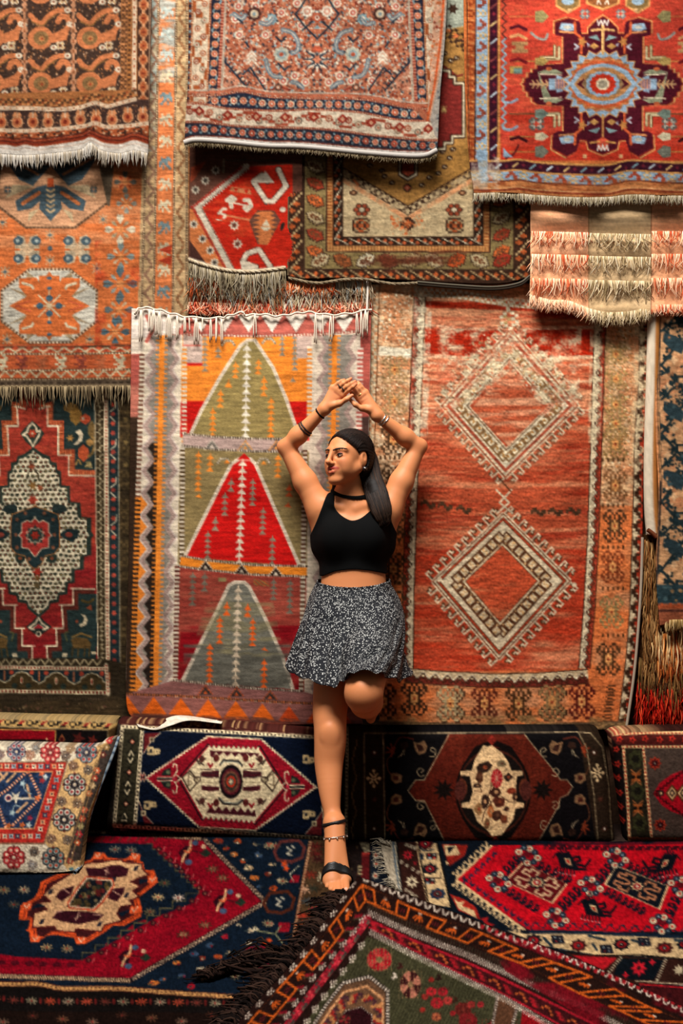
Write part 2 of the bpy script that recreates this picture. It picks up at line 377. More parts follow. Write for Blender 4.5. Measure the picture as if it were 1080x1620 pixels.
# ---- kilim with three triangles
def kilim():
    OR, RD, OL, DB, CR, PK, GY, BK, MV = '#E0802F', '#B91C17', '#87734A', '#35261C', '#D5C4AB', '#B5998B', '#857C6F', '#AC5448', '#8C5B55'
    L = Loom(150, 470, 630, 1165, CR)
    def lx(y, a):                                                  # columns lean with the cloth
        return np.interp(y, [490, 1100], a)
    def col(y0, y1, a, b, c):
        ys = np.linspace(y0, y1, 6); L.poly([(lx(y, a), y) for y in ys]+[(lx(y, b), y) for y in ys[::-1]], c)
    def vz(y0, y1, a, per, amp, c, w):
        n = max(2, int((y1-y0)/per*2)); L.line([(lx(y0+(y1-y0)*i/n, a)+(amp if i % 2 else -amp), y0+(y1-y0)*i/n) for i in range(n+1)], c, w)
    def vs(y0, y1, a, w, tile, pal, rep): L.strip([(lx(y0, a), y0), (lx(y1, a), y1)], w, tile, pal, rep)
    e0, e1, z1, t1, z2, e2 = (206, 198), (227, 209), (240, 224), (257, 246), (277, 264), (289, 277)
    col(530, 1100, (200, 190), (289, 277), GY)
    col(480, 1105, e0, e1, DB); col(480, 560, e0, e1, '#CDBCA9'); col(560, 610, e0, e1, BK); col(610, 660, e0, e1, '#B46A58')
    def zz(y0, y1, a, amp, per=34.5, ph=0):
        n = max(2, int((y1-y0)/per*2)); return [(lx(y0+(y1-y0)*i/n, a)+(amp if (i+ph) % 2 else -amp), y0+(y1-y0)*i/n) for i in range(n+1)]
    def zfill(y0, y1, a, z, c, amp, ph=0):
        q = zz(y0, y1, z, amp, ph=ph); L.poly([(lx(y0, a), y0)]+q+[(lx(y1, a), y1)], c); return q
    zfill(700, 1105, t1, z1, '#2B211B', 7)
    zfill(530, 787, e1, z1, CR, 7); zfill(780, 1105, e1, z1, OR, 7)
    zfill(530, 1105, e2, z2, CR, 6, 1)
    for y0, y1, z, a, ph in ((532, 1100, z1, 7, 0), (532, 1100, z2, 6, 1)):
        q = zz(y0, y1, z, a, ph=ph); L.line(q, '#A98E82', 8); L.dash(q, '#8E776C', 7, 1, 3); L.line([(x+(1 if ph else -1)*4, y) for x, y in q], '#C9B6A8', 2.4)
    vs(556, 787, e1, 8, 'ab', {'a': CR, 'b': '#6A4232'}, 7.2); vs(787, 1097, e1, 9, 'ab', {'a': OR, 'b': '#2B211B'}, 7.2)
    vs(530, 1099, t1, 19, 'a../a../aaa/aaa/aaa/a../a..', {'a': OR}, 7.5)
    # right hand columns
    r0, r1, r2, r3, r4, r5, r6 = (493, 481), (512, 500), (530, 520), (550, 540), (556, 546), (571, 560), (588, 574)
    col(530, 1110, r0, r1, '#D3C1AD'); col(530, 1110, r1, r3, GY); col(530, 1110, r3, r5, GY); col(480, 1130, r5, r6, BK)
    col(480, 560, r5, r6, '#9E4A40'); col(660, 690, r5, r6, '#45302A'); col(700, 1130, r5, r6, '#5A3A30')
    zfill(530, 1105, r0, r1, '#CDBBA4', 6, 0); zfill(530, 1105, r5, r4, '#D0BEA8', 6, 1)
    for y0, y1, z, a, ph in ((532, 1105, r1, 6, 0), (532, 1105, r4, 6, 1)):
        q = zz(y0, y1, z, a, ph=ph); L.line(q, '#A98E82', 7); L.dash(q, '#8E776C', 6, 1, 3)
    vs(530, 1100, r2, 18, 'a../a../aaa/aaa/aaa/a../a..', {'a': OR}, 7.5)
    vs(550, 1100, r5, 9, 'ab', {'a': '#D9C9B6', 'b': BK}, 7)
    # field
    P = lambda y0, y1, y0r, y1r, c: L.poly([(lx(y0, e2), y0), (lx(y0r, r0), y0r), (lx(y1r, r0), y1r), (lx(y1, e2), y1)], c)
    P(525, 640, 525, 640, OR); P(634, 692, 635, 697, RD)
    L.rect(289, 528, 320, 576, '#BCA394'); L.rect(289, 574, 320, 579, RD); L.rect(468, 528, 493, 567, '#BBA091'); L.rect(289, 545, 318, 548, '#B4685A')
    P(708, 892, 714, 900, OL); P(897, 1082, 910, 1094, '#8F3A2F')
    L.wear([(286, 990), (480, 990), (480, 1095), (280, 1090)], '#84131A', 1, 60, 30, 5, .1); L.wear([(286, 905), (480, 905), (480, 1000), (284, 1000)], '#A2503E', .7, 90, 12, 6, .45)
    vs(548, 700, (292, 290), 8, 'ab', {'a': CR, 'b': OR}, 6.8); vs(635, 690, (292, 289), 8, 'ab', {'a': CR, 'b': RD}, 6.8); vs(708, 892, (290, 286), 8, 'ab', {'a': CR, 'b': '#4E3A22'}, 6.8); vs(892, 1080, (287, 277), 8, 'ab', {'a': CR, 'b': '#5A2A22'}, 6.8)
    vs(548, 690, (490, 487), 8, 'ab', {'a': CR, 'b': OR}, 7); vs(708, 1095, (486, 476), 8, 'ab', {'a': CR, 'b': '#5A3A2A'}, 7)
    def tri(pts, fill, line=CR, w=5.5):
        L.poly(pts, fill); L.line(pts, line, w); L.dash(pts, '#B5A28E', 2, 2, 2)
    tri([(300, 690), (318, 650), (348, 597), (380, 547), (392, 538), (403, 538), (432, 582), (453, 632), (474, 694)], '#8E7B4B')
    tri([(292, 881), (318, 828), (344, 776), (366, 734), (378, 726), (396, 726), (404, 734), (440, 818), (474, 896)], '#C01A17')
    L.poly([(376, 727), (386, 717), (396, 727)], '#C01A17')
    tri([(288, 1078), (318, 1016), (345, 962), (362, 926), (372, 921), (386, 921), (394, 928), (417, 973), (448, 1042), (463, 1090)], '#6F6C60')
    L.wear([(290, 1020), (460, 1020), (460, 1090), (290, 1090)], '#565349', .8, 60, 8, 8, .3)
    L.wear([(330, 940), (430, 940), (450, 1040), (300, 1040)], '#877B55', .6, 60, 8, 9, .5)
    T = lambda x0, y0, x1, y1, c, w=11, rep=None: L.strip([(x0, y0), (x1, y1)], w, TREE, {'a': c}, rep or w*.85)
    T(391, 543, 388, 693, '#DCCFBA', 13, 11.5); T(384, 726, 378, 893, '#D8C9B0', 13, 11.5); T(377, 926, 372, 1086, '#CDB79A', 13, 11.5)
    for x, a, b in ((373, 572, 598), (362, 600, 613), (349, 616, 645), (337, 645, 691), (409, 568, 592), (418, 595, 627), (429, 628, 692), (314, 714, 777), (315, 781, 787), (333, 717, 746), (440, 718, 756), (458, 766, 786), (456, 795, 802)): T(x, a, x-1, b, '#E07F2F' if x < 450 else '#C5522A', 11)
    for x, a, b in ((359, 952, 974), (348, 975, 1018), (332, 1018, 1080), (392, 955, 976), (400, 978, 1022), (419, 1024, 1029), (418, 1042, 1089)): T(x, a, x-1, b, '#DE5C22', 11)
    for x, a, b in ((324, 530, 588), (345, 548, 566), (446, 530, 563), (466, 528, 586), (463, 597, 604)): T(x, a, x, b, '#857A68', 10)
    for x, a, b in ((366, 756, 778), (356, 779, 816), (341, 817, 840), (329, 840, 885), (400, 757, 800), (416, 803, 846), (431, 847, 895)): T(x, a, x-1, b, '#857763', 11)
    for x, a, b in ((305, 905, 958), (324, 905, 936), (433, 915, 949), (459, 916, 971)): T(x, a, x-1, b, '#6E6455', 11)
    for x, y, c in ((361, 541, CR), (425, 538, CR), (354, 728, CR), (417, 728, CR)): L.line([(x-10, y+5), (x-5, y-2), (x+5, y-2), (x+10, y+5)], '#7A6A50', 4); L.dash([(x-10, y+5), (x-5, y-2), (x+5, y-2), (x+10, y+5)], c, 3, 2, 2)
    for x, y in ((359, 728), (417, 730)): L.poly([(x-5, y+5), (x, y-1), (x+5, y+5)], OR)
    L.rect(345, 914, 358, 920, '#8A7A50'); L.tilefill([(400, 916), (424, 920), (426, 928), (402, 926)], 'ab./.ab/b.a', {'a': '#7E6E44', 'b': '#B8602E'}, 8, 6)
    # cross bands
    def band(a, b, fill, tc, up, lo, xs):
        L.poly(list(a)+list(b)[::-1], fill)
        for p in (a, b): L.line(p, '#3A2A22', 3.4); L.dash(p, tc if p is a else lo, 3.2, 2, 2)
        for x, y, c, d in xs:
            L.poly([(x-11, y+6), (x, y-8), (x+11, y+6)], c); L.dash([(x-12, y+7), (x, y-8), (x+12, y+7)], d, 3, 2, 2); L.poly([(x-4, y+5), (x, y-1), (x+4, y+5)], d)
    band([(289, 686), (340, 691), (400, 694), (478, 695)], [(289, 705), (340, 711), (400, 714), (478, 715)], '#B09489', CR, 0, CR, [(335, 704, '#6E665C', '#C9B7A4'), (388, 706, '#8A7E70', '#D88A42'), (437, 706, '#6E5A50', '#D88A42')])
    band([(286, 879), (330, 887), (400, 894), (485, 896)], [(284, 896), (330, 902), (400, 909), (485, 912)], '#E08028', CR, 0, CR, [(325, 895, '#2B1E18', CR), (382, 901, '#2B1E18', CR), (436, 905, '#2B1E18', CR)])
    band([(276, 1076), (330, 1082), (400, 1089), (476, 1093)], [(200, 1098), (285, 1101), (370, 1106), (430, 1110), (560, 1116)], MV, CR, 0, '#C86A3A', [(325, 1093, '#3A3230', '#C8562A'), (374, 1096, '#3A3230', '#C8562A'), (427, 1101, '#3A3230', '#B0502A')])
    # triangles at both ends
    L.poly([(200, 480), (600, 470), (600, 526), (500, 529), (400, 531), (290, 529), (200, 531)], '#B05A4C')
    for x in (280, 318, 355, 393, 430, 468, 506, 544): L.poly([(x-19, 497), (x+19, 497), (x, 527)], '#DDD0BE'); L.dash([(x-19, 497), (x, 527), (x+19, 497)], '#7E3A30', 2, 2, 2)
    L.poly([(203, 485), (262, 490), (280, 528), (240, 532), (203, 535)], '#D8C9BA'); L.line([(232, 500), (243, 520), (232, 540)], '#B05A4C', 6)
    L.line([(290, 529), (400, 532), (500, 529), (570, 524)], '#8E3E34', 4); L.dash([(290, 529), (400, 532), (500, 529), (570, 524)], CR, 3, 3, 2)
    L.poly([(190, 1099), (285, 1103), (370, 1108), (430, 1112), (600, 1119), (600, 1165), (190, 1165)], '#8F5A52')
    for i, (x, y) in enumerate(((201, 1101), (243, 1102), (286, 1104), (329, 1106), (373, 1109), (415, 1113), (457, 1117), (500, 1121), (542, 1124))): L.poly([(x-22, y+30), (x, y), (x+22, y+30)], '#E0641F' if i < 6 else '#C8481F')
    L.poly([(190, 1131), (285, 1133), (370, 1137), (600, 1149), (600, 1165), (190, 1165)], '#7A3A2E'); L.wear([(210, 1128), (560, 1140), (560, 1150), (210, 1136)], '#5A3A34', .8, 20, 4, 4, .3)
    return L.done(.06, .12, 16, .07, 5)
Lk = kilim()
k, _ = hang('triangle_kilim', Lk, [(208, 488), (206, 660), (203, 900), (199, 1098), (212, 1142)], [(587, 489), (584, 660), (577, 900), (574, 1145)],
    [(208, 488), (245, 490), (300, 502), (345, 503), (382, 497), (440, 499), (490, 495), (540, 498), (587, 489)], [(212, 1142), (240, 1149), (285, 1138), (350, 1142), (430, 1147), (574, 1145)],
    .055, .075, G_['kilim'], 'flat-woven kilim with orange, olive and red triangles hanging behind the woman', M_FLAT, [('x', .004, 90, 0, 1), ('y', .003, 160, 1, 0)], rough=.0008, seed=3)
KILIM = k
# hem flap turned up white, top cord, tassels
Lh = Loom(200, 1120, 360, 1165, '#D9CCB8').done(.06, .1, 10, .05, 9)
G, U, Vv = outline_grid([(212, 1139), (219, 1150)], [(352, 1141), (350, 1146)], [(212, 1139), (250, 1140), (285, 1132), (352, 1141)], [(219, 1150), (245, 1155), (270, 1148), (300, 1140), (350, 1145)], 2)
sheet('hem', PW(G[..., 0], G[..., 1], -.086-.092*Vv**.8-.006*np.sin(Vv*3.1)), lin(Lh.at(G[..., 0], G[..., 1]))*G_['kilim'], M_YARN, (0, .006, 0), k)['label'] = 'white turned-up hem'
cord = cat([(213, 497), (222, 487), (246, 489), (272, 496), (300, 502), (345, 503), (362, 499), (384, 494), (388, 499), (412, 497), (440, 500), (466, 496), (490, 494), (520, 498), (552, 496), (588, 489)], 8)
yy = -.064+.004*np.sin(np.arange(len(cord))*1.3)
tubes('cord', [PW(cord[:, 0], cord[:, 1]+1.2*np.sin(np.arange(len(cord))*.9), yy)], [np.full(len(cord), .0042)], [G_['kilim']*lin(srgb('#DCCBB6'))], M_YARN, k, 6)
rs = np.random.RandomState(4)
for x, y, n, l in ((223, 489, 3, 48), (236, 490, 2, 36), (243, 490, 3, 38), (252, 492, 3, 42), (267, 496, 4, 44), (280, 499, 2, 40), (292, 501, 2, 28), (299, 502, 1, 24), (310, 503, 3, 40), (320, 503, 1, 22), (333, 503, 2, 40), (342, 503, 2, 42), (350, 503, 2, 42), (403, 496, 2, 38), (499, 496, 2, 48), (510, 498, 1, 36), (523, 498, 2, 42), (527, 498, 1, 40), (564, 494, 2, 36), (571, 493, 2, 42), (578, 491, 3, 40), (582, 490, 1, 30)):
    ps = []
    for q in range(n):
        a = (q-(n-1)/2)*2.6; v = np.linspace(0, 1, 6); LL = l*rs.uniform(.85, 1.08)
        ps.append(PW(x+a*np.minimum(1, v*3)+1.5*rs.uniform(-1, 1)*v, y+LL*v, -.066-.012*np.sin(v*2)))
    tubes('tassel', ps, [.0032]*n, [G_['kilim']*lin(srgb('#DDCDB8'))*rs.uniform(.85, 1) for _ in ps], M_YARN, k, 4, .75)
t = np.linspace(0, 1, 8)
tubes('hanging_tie', [PW(581+.5*np.sin(t*5), 441+50*t, -.07+0*t)], [np.full(8, .005)], [G_['kilim']*lin(srgb('#D8CDBE'))], M_YARN, k, 6)

# ---- big red rug with two diamonds
def diamonds():
    RD, OR, CR, BR, DK, MR = '#AA4A2E', '#C08056', '#CDB898', '#55331F', '#3A2418', '#96301F'
    L = Loom(570, 445, 1045, 1170, OR)
    fl = [(673, 470), (669, 560), (665, 660), (659, 800), (655, 930), (653, 1060)]; fr = [(941, 480), (938, 570), (934, 700), (929, 850), (923, 960), (915, 1058)]
    def off(p, d): return [(x+d, y) for x, y in p]
    L.wear([(585, 450), (660, 450), (660, 760), (585, 760)], '#CDB08A', .8, 14, 14, 3, .35); L.wear([(945, 480), (1025, 480), (1020, 800), (940, 800)], '#D0AC80', .8, 16, 14, 5, .35)
    L.wear([(590, 800), (1005, 800), (1005, 1160), (590, 1160)], '#D6703A', .9, 60, 30, 6, .25)
    L.speck([(596, 460), (652, 460), (640, 760), (590, 760)], 900, ['#8A6A48', '#DAC7A6', '#B07048', '#7A5A3C', '#E0D0B0'], .8, 2, 4)
    L.speck([(952, 520), (1000, 520), (998, 740), (948, 740)], 520, ['#8A6A40', '#DAC29A', '#B8723E', '#7A5634'], .8, 2, 6)
    L.poly([(600, 548), (652, 552), (652, 566), (598, 562)], '#D9CCB0')
    # field
    L.poly(fl+fr[::-1], RD)
    fp = fl+fr[::-1]
    L.clip(fp)
    L.wear(fp, '#C97E58', .9, 160, 9, 21, .42); L.wear(fp, '#8E2616', .75, 140, 10, 22, .55); L.wear([(660, 470), (945, 470), (945, 660), (660, 660)], '#CE9068', .9, 120, 7, 23, .33)
    L.wear([(672, 520), (940, 520), (940, 568), (672, 562)], '#9C2412', 1, 200, 60, 24, .05); L.wear([(672, 476), (940, 486), (940, 496), (672, 486)], '#9C2412', .9, 200, 60, 25, .05)
    L.wear([(655, 870), (930, 870), (920, 1062), (650, 1062)], '#A8321C', .8, 120, 20, 27, .3)
    for y, wd in ((515, 5), (562, 6), (574, 3), (600, 3), (646, 4), (651, 2)): L.line([(670, y), (760, y+6), (850, y+4), (945, y+3)], '#D9A884', wd); L.wear([(660, y-5), (945, y-1), (945, y+10), (660, y+8)], RD, .7, 24, 4, int(y), .45)
    def diamond(T, R, B, Lf, cols):
        c = np.array([(T[0]+B[0])/2, (R[1]+Lf[1])/2])
        P = np.array([T, R, B, Lf], float)
        for k_, col in cols: L.poly(c+(P-c)*k_, col)
        return c, P
    def hooks(P, n, w, col, dk):
        for i in range(4):
            a, b = P[i], P[(i+1) % 4]; d = (b-a)/np.hypot(*(b-a)); nn = np.array([d[1], -d[0]])
            a2 = a+nn*w*.5; b2 = b+nn*w*.5
            L.strip([tuple(a2), tuple(b2)], w, 'aaab../a.ab../abaab./ab.bb./ab..../ab..../aaaaaa', {'a': col, 'b': dk}, np.hypot(*(b-a))/n)
    # upper diamond: worn pile
    c, P = diamond((807, 520), (915, 642), (799, 757), (697, 642), [(1.0, '#8E4A30'), (.97, CR), (.92, '#9A4630'), (.86, '#CFC0A2'), (.62, '#6A4A30'), (.6, CR), (.57, '#A8482C')])
    hooks(c+(P-c)*1.0, 11, 15, '#CBB898', '#6A4630')
    for i in range(4):
        a, b = (c+(P-c)*.74)[i], (c+(P-c)*.74)[(i+1) % 4]; L.strip([tuple(a), tuple(b)], 13, 'bbbbb/b...b/b.a.b/b.aab/bb..b', {'a': '#A87840', 'b': '#7A5A38'}, 14)
    L.wear([(690, 520), (920, 520), (915, 640), (700, 640)], '#CDBB98', .85, 12, 10, 31, .38); L.wear([(690, 500), (920, 500), (920, 660), (690, 660)], '#B8684A', .7, 9, 7, 32, .5)
    L.speck([(720, 560), (807, 500), (905, 600), (900, 650), (800, 600), (700, 660)], 500, ['#D8CBAE', '#9A7A54', '#B4603E', '#C8AE84'], .8, 2, 33)
    L.poly([(745, 646), (807, 585), (860, 646), (804, 706)], '#AE5032'); L.wear([(745, 646), (807, 585), (860, 646), (804, 706)], '#CF9470', .9, 80, 6, 34, .4)
    L.strip([(800, 455), (807, 522)], 30, '..a.a../.a.a.a./a..b..a/.ab.ba./..a.a..', {'a': '#CDBE9E', 'b': '#A88858'}, 30)
    # lower diamond: crisp
    c, P = diamond((796, 812), (902, 919), (789, 1043), (684, 920), [(1.0, BR), (.985, CR), (.95, BR), (.935, '#A03A22'), (.9, BR), (.885, '#CFBB9A'), (.58, BR), (.565, '#CBB592'), (.53, BR), (.515, '#B0472A')])
    L.clip(fp)
    for i in range(4):
        Q = c+(P-c)*.685; a, b = Q[i], Q[(i+1) % 4]; L.strip([tuple(a), tuple(b)], 17, 'bbbbbb/ba..ab/ba.aab/baa.ab/ba.aab/bbbbb.'.replace('a', 'c').replace('.', 'a'), {'a': '#C59A66', 'b': BR, 'c': '#CBB592'}, 15)
        Q = c+(P-c)*1.0; a, b = Q[i], Q[(i+1) % 4]
    hooks(c+(P-c)*1.005, 10, 17, CR, BR)
    L.wear([(737, 924), (791, 862), (845, 922), (790, 987)], '#C4714A', .8, 60, 8, 36, .45)
    L.ell(695, 917, 4, 4, CR); L.ell(908, 925, 4, 4, CR)
    for x in (791, 800): pass
    L.line([(785, 775), (805, 795), (786, 812)], CR, 3); L.line([(809, 775), (790, 795), (810, 812)], CR, 3); L.line([(790, 757), (808, 778)], BR, 2)
    for x, y, f in ((677, 798, 0), (704, 801, 0), (733, 806, 0), (851, 810, 1), (878, 810, 1), (907, 809, 1)): L.stamp(SM, {'a': '#4A3322'}, x, y, 24, 14, .12 if not f else -.03)
    L.clip()
    # inner guard border: cream inside, red outside, zigzag between
    def guard(path, w, n, inner_first, cin='#C9B491', cout='#9E3A26'):
        p = np.array(path, float); 
        L.strip(path, w, ('a/a/b/b' if inner_first else 'b/b/a/a'), {'a': cin, 'b': cout}, 10)
        L.strip(path, w*.72, '.d....d./d.d..d.d/cd.dd.dc/.cd..dc./..cddc../...cc...' if not inner_first else '...cc.../..cddc../.cd..dc./cd.dd.dc/d.d..d.d/.d....d.', {'c': '#D6C4A4', 'd': DK}, 20)
        for s_ in (-1, 1):
            q = [(x, y) for x, y in path]
            L.line([(x+(s_*w/2 if abs(path[-1][1]-path[0][1]) > 100 else 0), y+(0 if abs(path[-1][1]-path[0][1]) > 100 else s_*w/2)) for x, y in q], DK, 1.6)
    guard(off(fl, -9)[:], 18, 30, True); guard(off(fr, 9), 18, 30, False)
    guard([(640, 1068), (700, 1073), (780, 1077), (850, 1076), (930, 1070)], 22, 20, True, '#C2AA84', '#6E2A20')
    L.strip([(655, 462), (720, 465), (800, 478), (945, 490)], 14, 'a.a/.a./aba', {'a': '#D0C3A6', 'b': '#B58A62'}, 9)
    L.wear([(655, 450), (684, 450), (676, 690), (648, 690)], '#CFC0A2', .8, 8, 8, 41, .3); L.wear([(934, 480), (955, 480), (950, 700), (930, 700)], '#CFBB96', .8, 8, 8, 43, .35)
    # outer guards
    L.strip([(592, 450), (586, 650), (580, 800), (572, 1150)], 13, 'b..b/.bb./aaaa', {'a': '#A88A66', 'b': '#C9B795'}, 12); L.line([(600, 450), (594, 650), (588, 800), (580, 1150)], BR, 1.5)
    og = [(1020, 480), (1018, 600), (1011, 700), (1009, 800), (1006, 900), (1004, 960), (998, 1040), (985, 1150)]
    L.strip([(x+2, y) for x, y in og], 19, 'aaaa/aaaa/baab/bbbb/bbbb', {'a': '#A13420', 'b': '#C4AE8A'}, 26)
    L.strip([(x+1, y) for x, y in og], 15, '.d..../d.d..d/..dddd/...dd.', {'d': DK}, 26); L.line([(x-8, y) for x, y in og], DK, 1.6)
    L.wear([(1004, 480), (1032, 480), (1028, 740), (1000, 740)], '#CBB48C', .85, 8, 8, 44, .35)
    # motifs in the borders
    X = lambda x, y, c, b='#C98A50', m='#8A3A22', w=42, h=56, r=0: L.stamp(XMOT, {'a': c, 'b': b, 'c': m}, x, y, w, h, r)
    for x, y, c in ((655, 1105, '#3E281A'), (712, 1113, '#A89068'), (766, 1113, '#5E2A1C'), (820, 1113, '#4A301C'), (873, 1111, '#8A6A44'), (920, 1110, '#5A2018')):
        if c in ('#A89068', '#8A6A44'): X(x+1, y+1, DK, w=46, h=58)
        X(x, y, c)
    X(606, 1110, '#3E281A')
    for x, y, c in ((973, 703, '#8A6A40'), (973, 768, '#7A5232'), (972, 832, '#4A301E'), (969, 897, '#7A3A20'), (967, 968, '#8C7448'), (962, 1043, '#4A301C')): X(x, y, c, w=38, h=52)
    for y in (728, 800, 866, 931, 1005): L.dash([(952, y), (992, y)], '#4A301C', 6, 3, 5)
    for y in (560, 600, 640, 670): X(974, y, '#A08050', w=36, h=34)
    for y in (695, 760, 830, 900, 960, 1030): X(622, y, '#4A3422', w=40, h=50)
    for y in (585, 635): X(624, y, '#9A7A52', w=40, h=44)
    for y in (732, 795, 865, 930): L.dash([(600, y-8), (645, y-8)], '#4A301C', 6, 3, 5)
    for y in (1090, 1105, 1120, 1136): L.stamp('.aaaa/a..../.aaa./....a/aaaa.', {'a': '#4A2E1C'}, 966-(y-1090)*.12, y, 15, 13)
    L.poly([(570, 1140), (700, 1143), (800, 1146), (900, 1143), (1000, 1140), (1000, 1170), (570, 1170)], '#5A4430'); L.wear([(570, 1132), (1000, 1132), (1000, 1160), (570, 1160)], '#8E6A42', .9, 16, 7, 45, .4); L.line([(570, 1156), (1000, 1156)], '#3A2A1C', 4)
    return L.done(.11, .13, 12, .08, 6)
Ld = diamonds()
k, _ = hang('diamond_rug', Ld, [(583, 450), (579, 700), (574, 900), (571, 1156)], [(1029, 480), (1025, 620), (1018, 720), (1016, 850), (1012, 960), (1003, 1060), (991, 1154)],
    [(583, 450), (800, 445), (1029, 480)], [(571, 1156), (700, 1154), (850, 1157), (991, 1154)], .03, .05, G_['diamond'],
    'large red-orange rug with two stepped diamonds hanging right of the woman', M_PILE, [('x', .005, 130, 0, 1)], rough=.003, seed=4)
e = cat([(1016, 850), (1013, 940), (1004, 1055), (990, 1156)], 10)
tubes('selvedge', [PW(e[:, 0], e[:, 1], -.056+0*e[:, 0])], [np.full(len(e), .006)], [lin(srgb('#9E8F7C'))], M_YARN, k, 6)

# ---- orange rug with octagons
def octagons():
    OR, PE, CR, BL, BG, DK, RD = '#CC6E3C', '#D39C74', '#C8C0AE', '#4D5D64', '#B8986E', '#5C4230', '#A83A24'
    L = Loom(-110, -25, 312, 625, OR)
    L.wear([(-110, -20), (225, -20), (225, 400), (-110, 400)], '#D08A5E', .7, 70, 9, 2, .4)
    def octa(cx, cy, rx, ry, fill, edge):
        k_ = .42; p = [(cx-rx*k_, cy-ry), (cx+rx*k_, cy-ry), (cx+rx, cy-ry*k_), (cx+rx, cy+ry*k_), (cx+rx*k_, cy+ry), (cx-rx*k_, cy+ry), (cx-rx, cy+ry*k_), (cx-rx, cy-ry*k_)]
        L.poly(p, fill); L.line(p, DK, 4, True); L.dash(p+[p[0]], edge, 3.4, 3, 3); return p
    for cx in (78, -98):
        octa(cx, 484, 75, 58, CR, '#D8BFA0')
        for sx in (-1, 1):
            for sy in (-1, 1):
                L.poly([(cx+sx*14, 484+sy*38), (cx+sx*36, 484+sy*55), (cx+sx*36, 484+sy*20), (cx+sx*66, 484+sy*30), (cx+sx*30, 484+sy*10)], '#A08868')
                L.poly([(cx+sx*8, 484+sy*14), (cx+sx*20, 484+sy*45), (cx+sx*48, 484+sy*44), (cx+sx*48, 484+sy*30), (cx+sx*36, 484+sy*16)], '#CB6A38'); L.line([(cx+sx*22, 484+sy*20), (cx+sx*28, 484+sy*32), (cx+sx*42, 484+sy*36)], '#CFC0A0', 4)
        L.ell(cx, 484, 40, 34, '#CB6A38'); L.star(cx, 484, 64, 34, 4, '#CB6A38', 0, .86); L.poly([(cx-16, 436), (cx+16, 436), (cx+20, 532), (cx-20, 532)], '#CB6A38')
        for k_ in range(8): L.line([(cx, 484), (cx+24*math.cos(k_*.785), 484+24*math.sin(k_*.785))], '#CDB894', 2.4)
        for a, b in ((0, -12), (0, 12), (-15, 0), (15, 0), (0, -28), (0, 26), (0, -44), (0, 45)): L.ell(cx+a, 484+b, 5.5 if abs(a+b) < 20 else 4, 5 if abs(a+b) < 20 else 2.5, '#455E6C')
        for sx in (-1, 1): L.line([(cx+sx*30, 476), (cx+sx*54, 484), (cx+sx*30, 492)], '#B8543A', 2)
    # upper octagon
    for cx in (80, -98):
        octa(cx, 290, 92, 70, PE, '#8A6A50')
        for sx in (-1, 1):
            L.poly([(cx, 262), (cx+sx*14, 258), (cx+sx*62, 240), (cx+sx*76, 246), (cx+sx*50, 284), (cx+sx*28, 294)], BL); L.line([(cx+sx*20, 276), (cx+sx*66, 250)], '#C98A5E', 4)
            L.poly([(cx+sx*6, 292), (cx+sx*22, 296), (cx+sx*56, 318), (cx+sx*52, 334), (cx+sx*30, 330), (cx+sx*10, 312)], BL); L.line([(cx+sx*18, 305), (cx+sx*44, 322)], '#C67244', 6)
            L.poly([(cx+sx*24, 294), (cx+sx*72, 314), (cx+sx*60, 292)], '#C9B088'); L.poly([(cx+sx*18, 330), (cx+sx*36, 352), (cx+sx*34, 336)], '#C9B088')
            L.stamp(FLO4, {'a': '#7A6A58', 'b': BL, 'c': OR}, cx+sx*68, 300, 12)
            L.poly([(cx+sx*76, 258), (cx+sx*100, 262), (cx+sx*94, 326), (cx+sx*90, 326)], '#6A5A48')
        L.poly([(cx-14, 296), (cx+14, 296), (cx+18, 330), (cx, 350), (cx-18, 330)], BL)
        for y in (300, 308, 316, 324, 332): L.line([(cx-6, y), (cx, y+4), (cx+6, y)], '#C7A87E', 3)
        L.rect(cx-5, 282, cx+5, 296, '#C0552E')
    for x in (43, 122, -40):
        for sx in (-1, 1):
            for sy in (-1, 1):
                L.poly([(x, 395), (x+sx*20, 395+sy*2), (x+sx*16, 395+sy*24), (x+sx*4, 395+sy*20)], '#BFA888'); L.ell(x+sx*14, 395+sy*14, 8, 7, BL); L.ell(x+sx*15, 395+sy*14, 3, 3, '#A8B0A8')
        L.star(x, 395, 12, 5, 4, '#D8B48C')
    for x, y in ((79, 372), (79, 412), (8, 430), (153, 425), (4, 352), (163, 347), (142, 537), (11, 537)): L.stamp(STAR8, {'a': '#B8A484', 'b': BL}, x, y, 14)
    L.ell(79, 393, 4, 4, BL)
    def fl(x, y, a, b, r):
        for k_ in range(4): L.poly([(x+r*.25*math.cos(k_*1.571+d)+rr_*r*math.cos(k_*1.571+e), y+r*.25*math.sin(k_*1.571+d)+rr_*r*math.sin(k_*1.571+e)) for d, rr_, e in ((0, .2, 0), (0, .8, -.42), (0, 1.15, -.18), (0, 1.0, 0), (0, 1.15, .18), (0, .8, .42))], a)
        for k_ in range(4): L.poly([(x+r*.2*math.cos(k_*1.571+.785)+q_*r*math.cos(k_*1.571+.785+e), y+r*.2*math.sin(k_*1.571+.785)+q_*r*math.sin(k_*1.571+.785+e)) for q_, e in ((.1, 0), (.65, -.25), (.85, 0), (.65, .25))], b)
        L.ell(x, y, r*.3, r*.3, '#D88850'); L.line([(x-r*1.4, y), (x+r*1.4, y)], DK, 1)
    for x, y, a, b, r in ((198, 288, '#6A6A60', '#B84A2A', 13), (200, 322, '#8A8A7E', '#C8B898', 12), (190, 363, '#D0C2A6', '#A89878', 18), (191, 406, '#7E8A86', '#C0A888', 16), (190, 449, '#566A70', '#8A9088', 20), (188, 490, '#5A6668', '#B09878', 17), (182, 525, '#4E6670', '#C8B490', 17)): fl(x, y, a, b, r)
    # side border
    def lx(y, a): return np.interp(y, [0, 490], a)
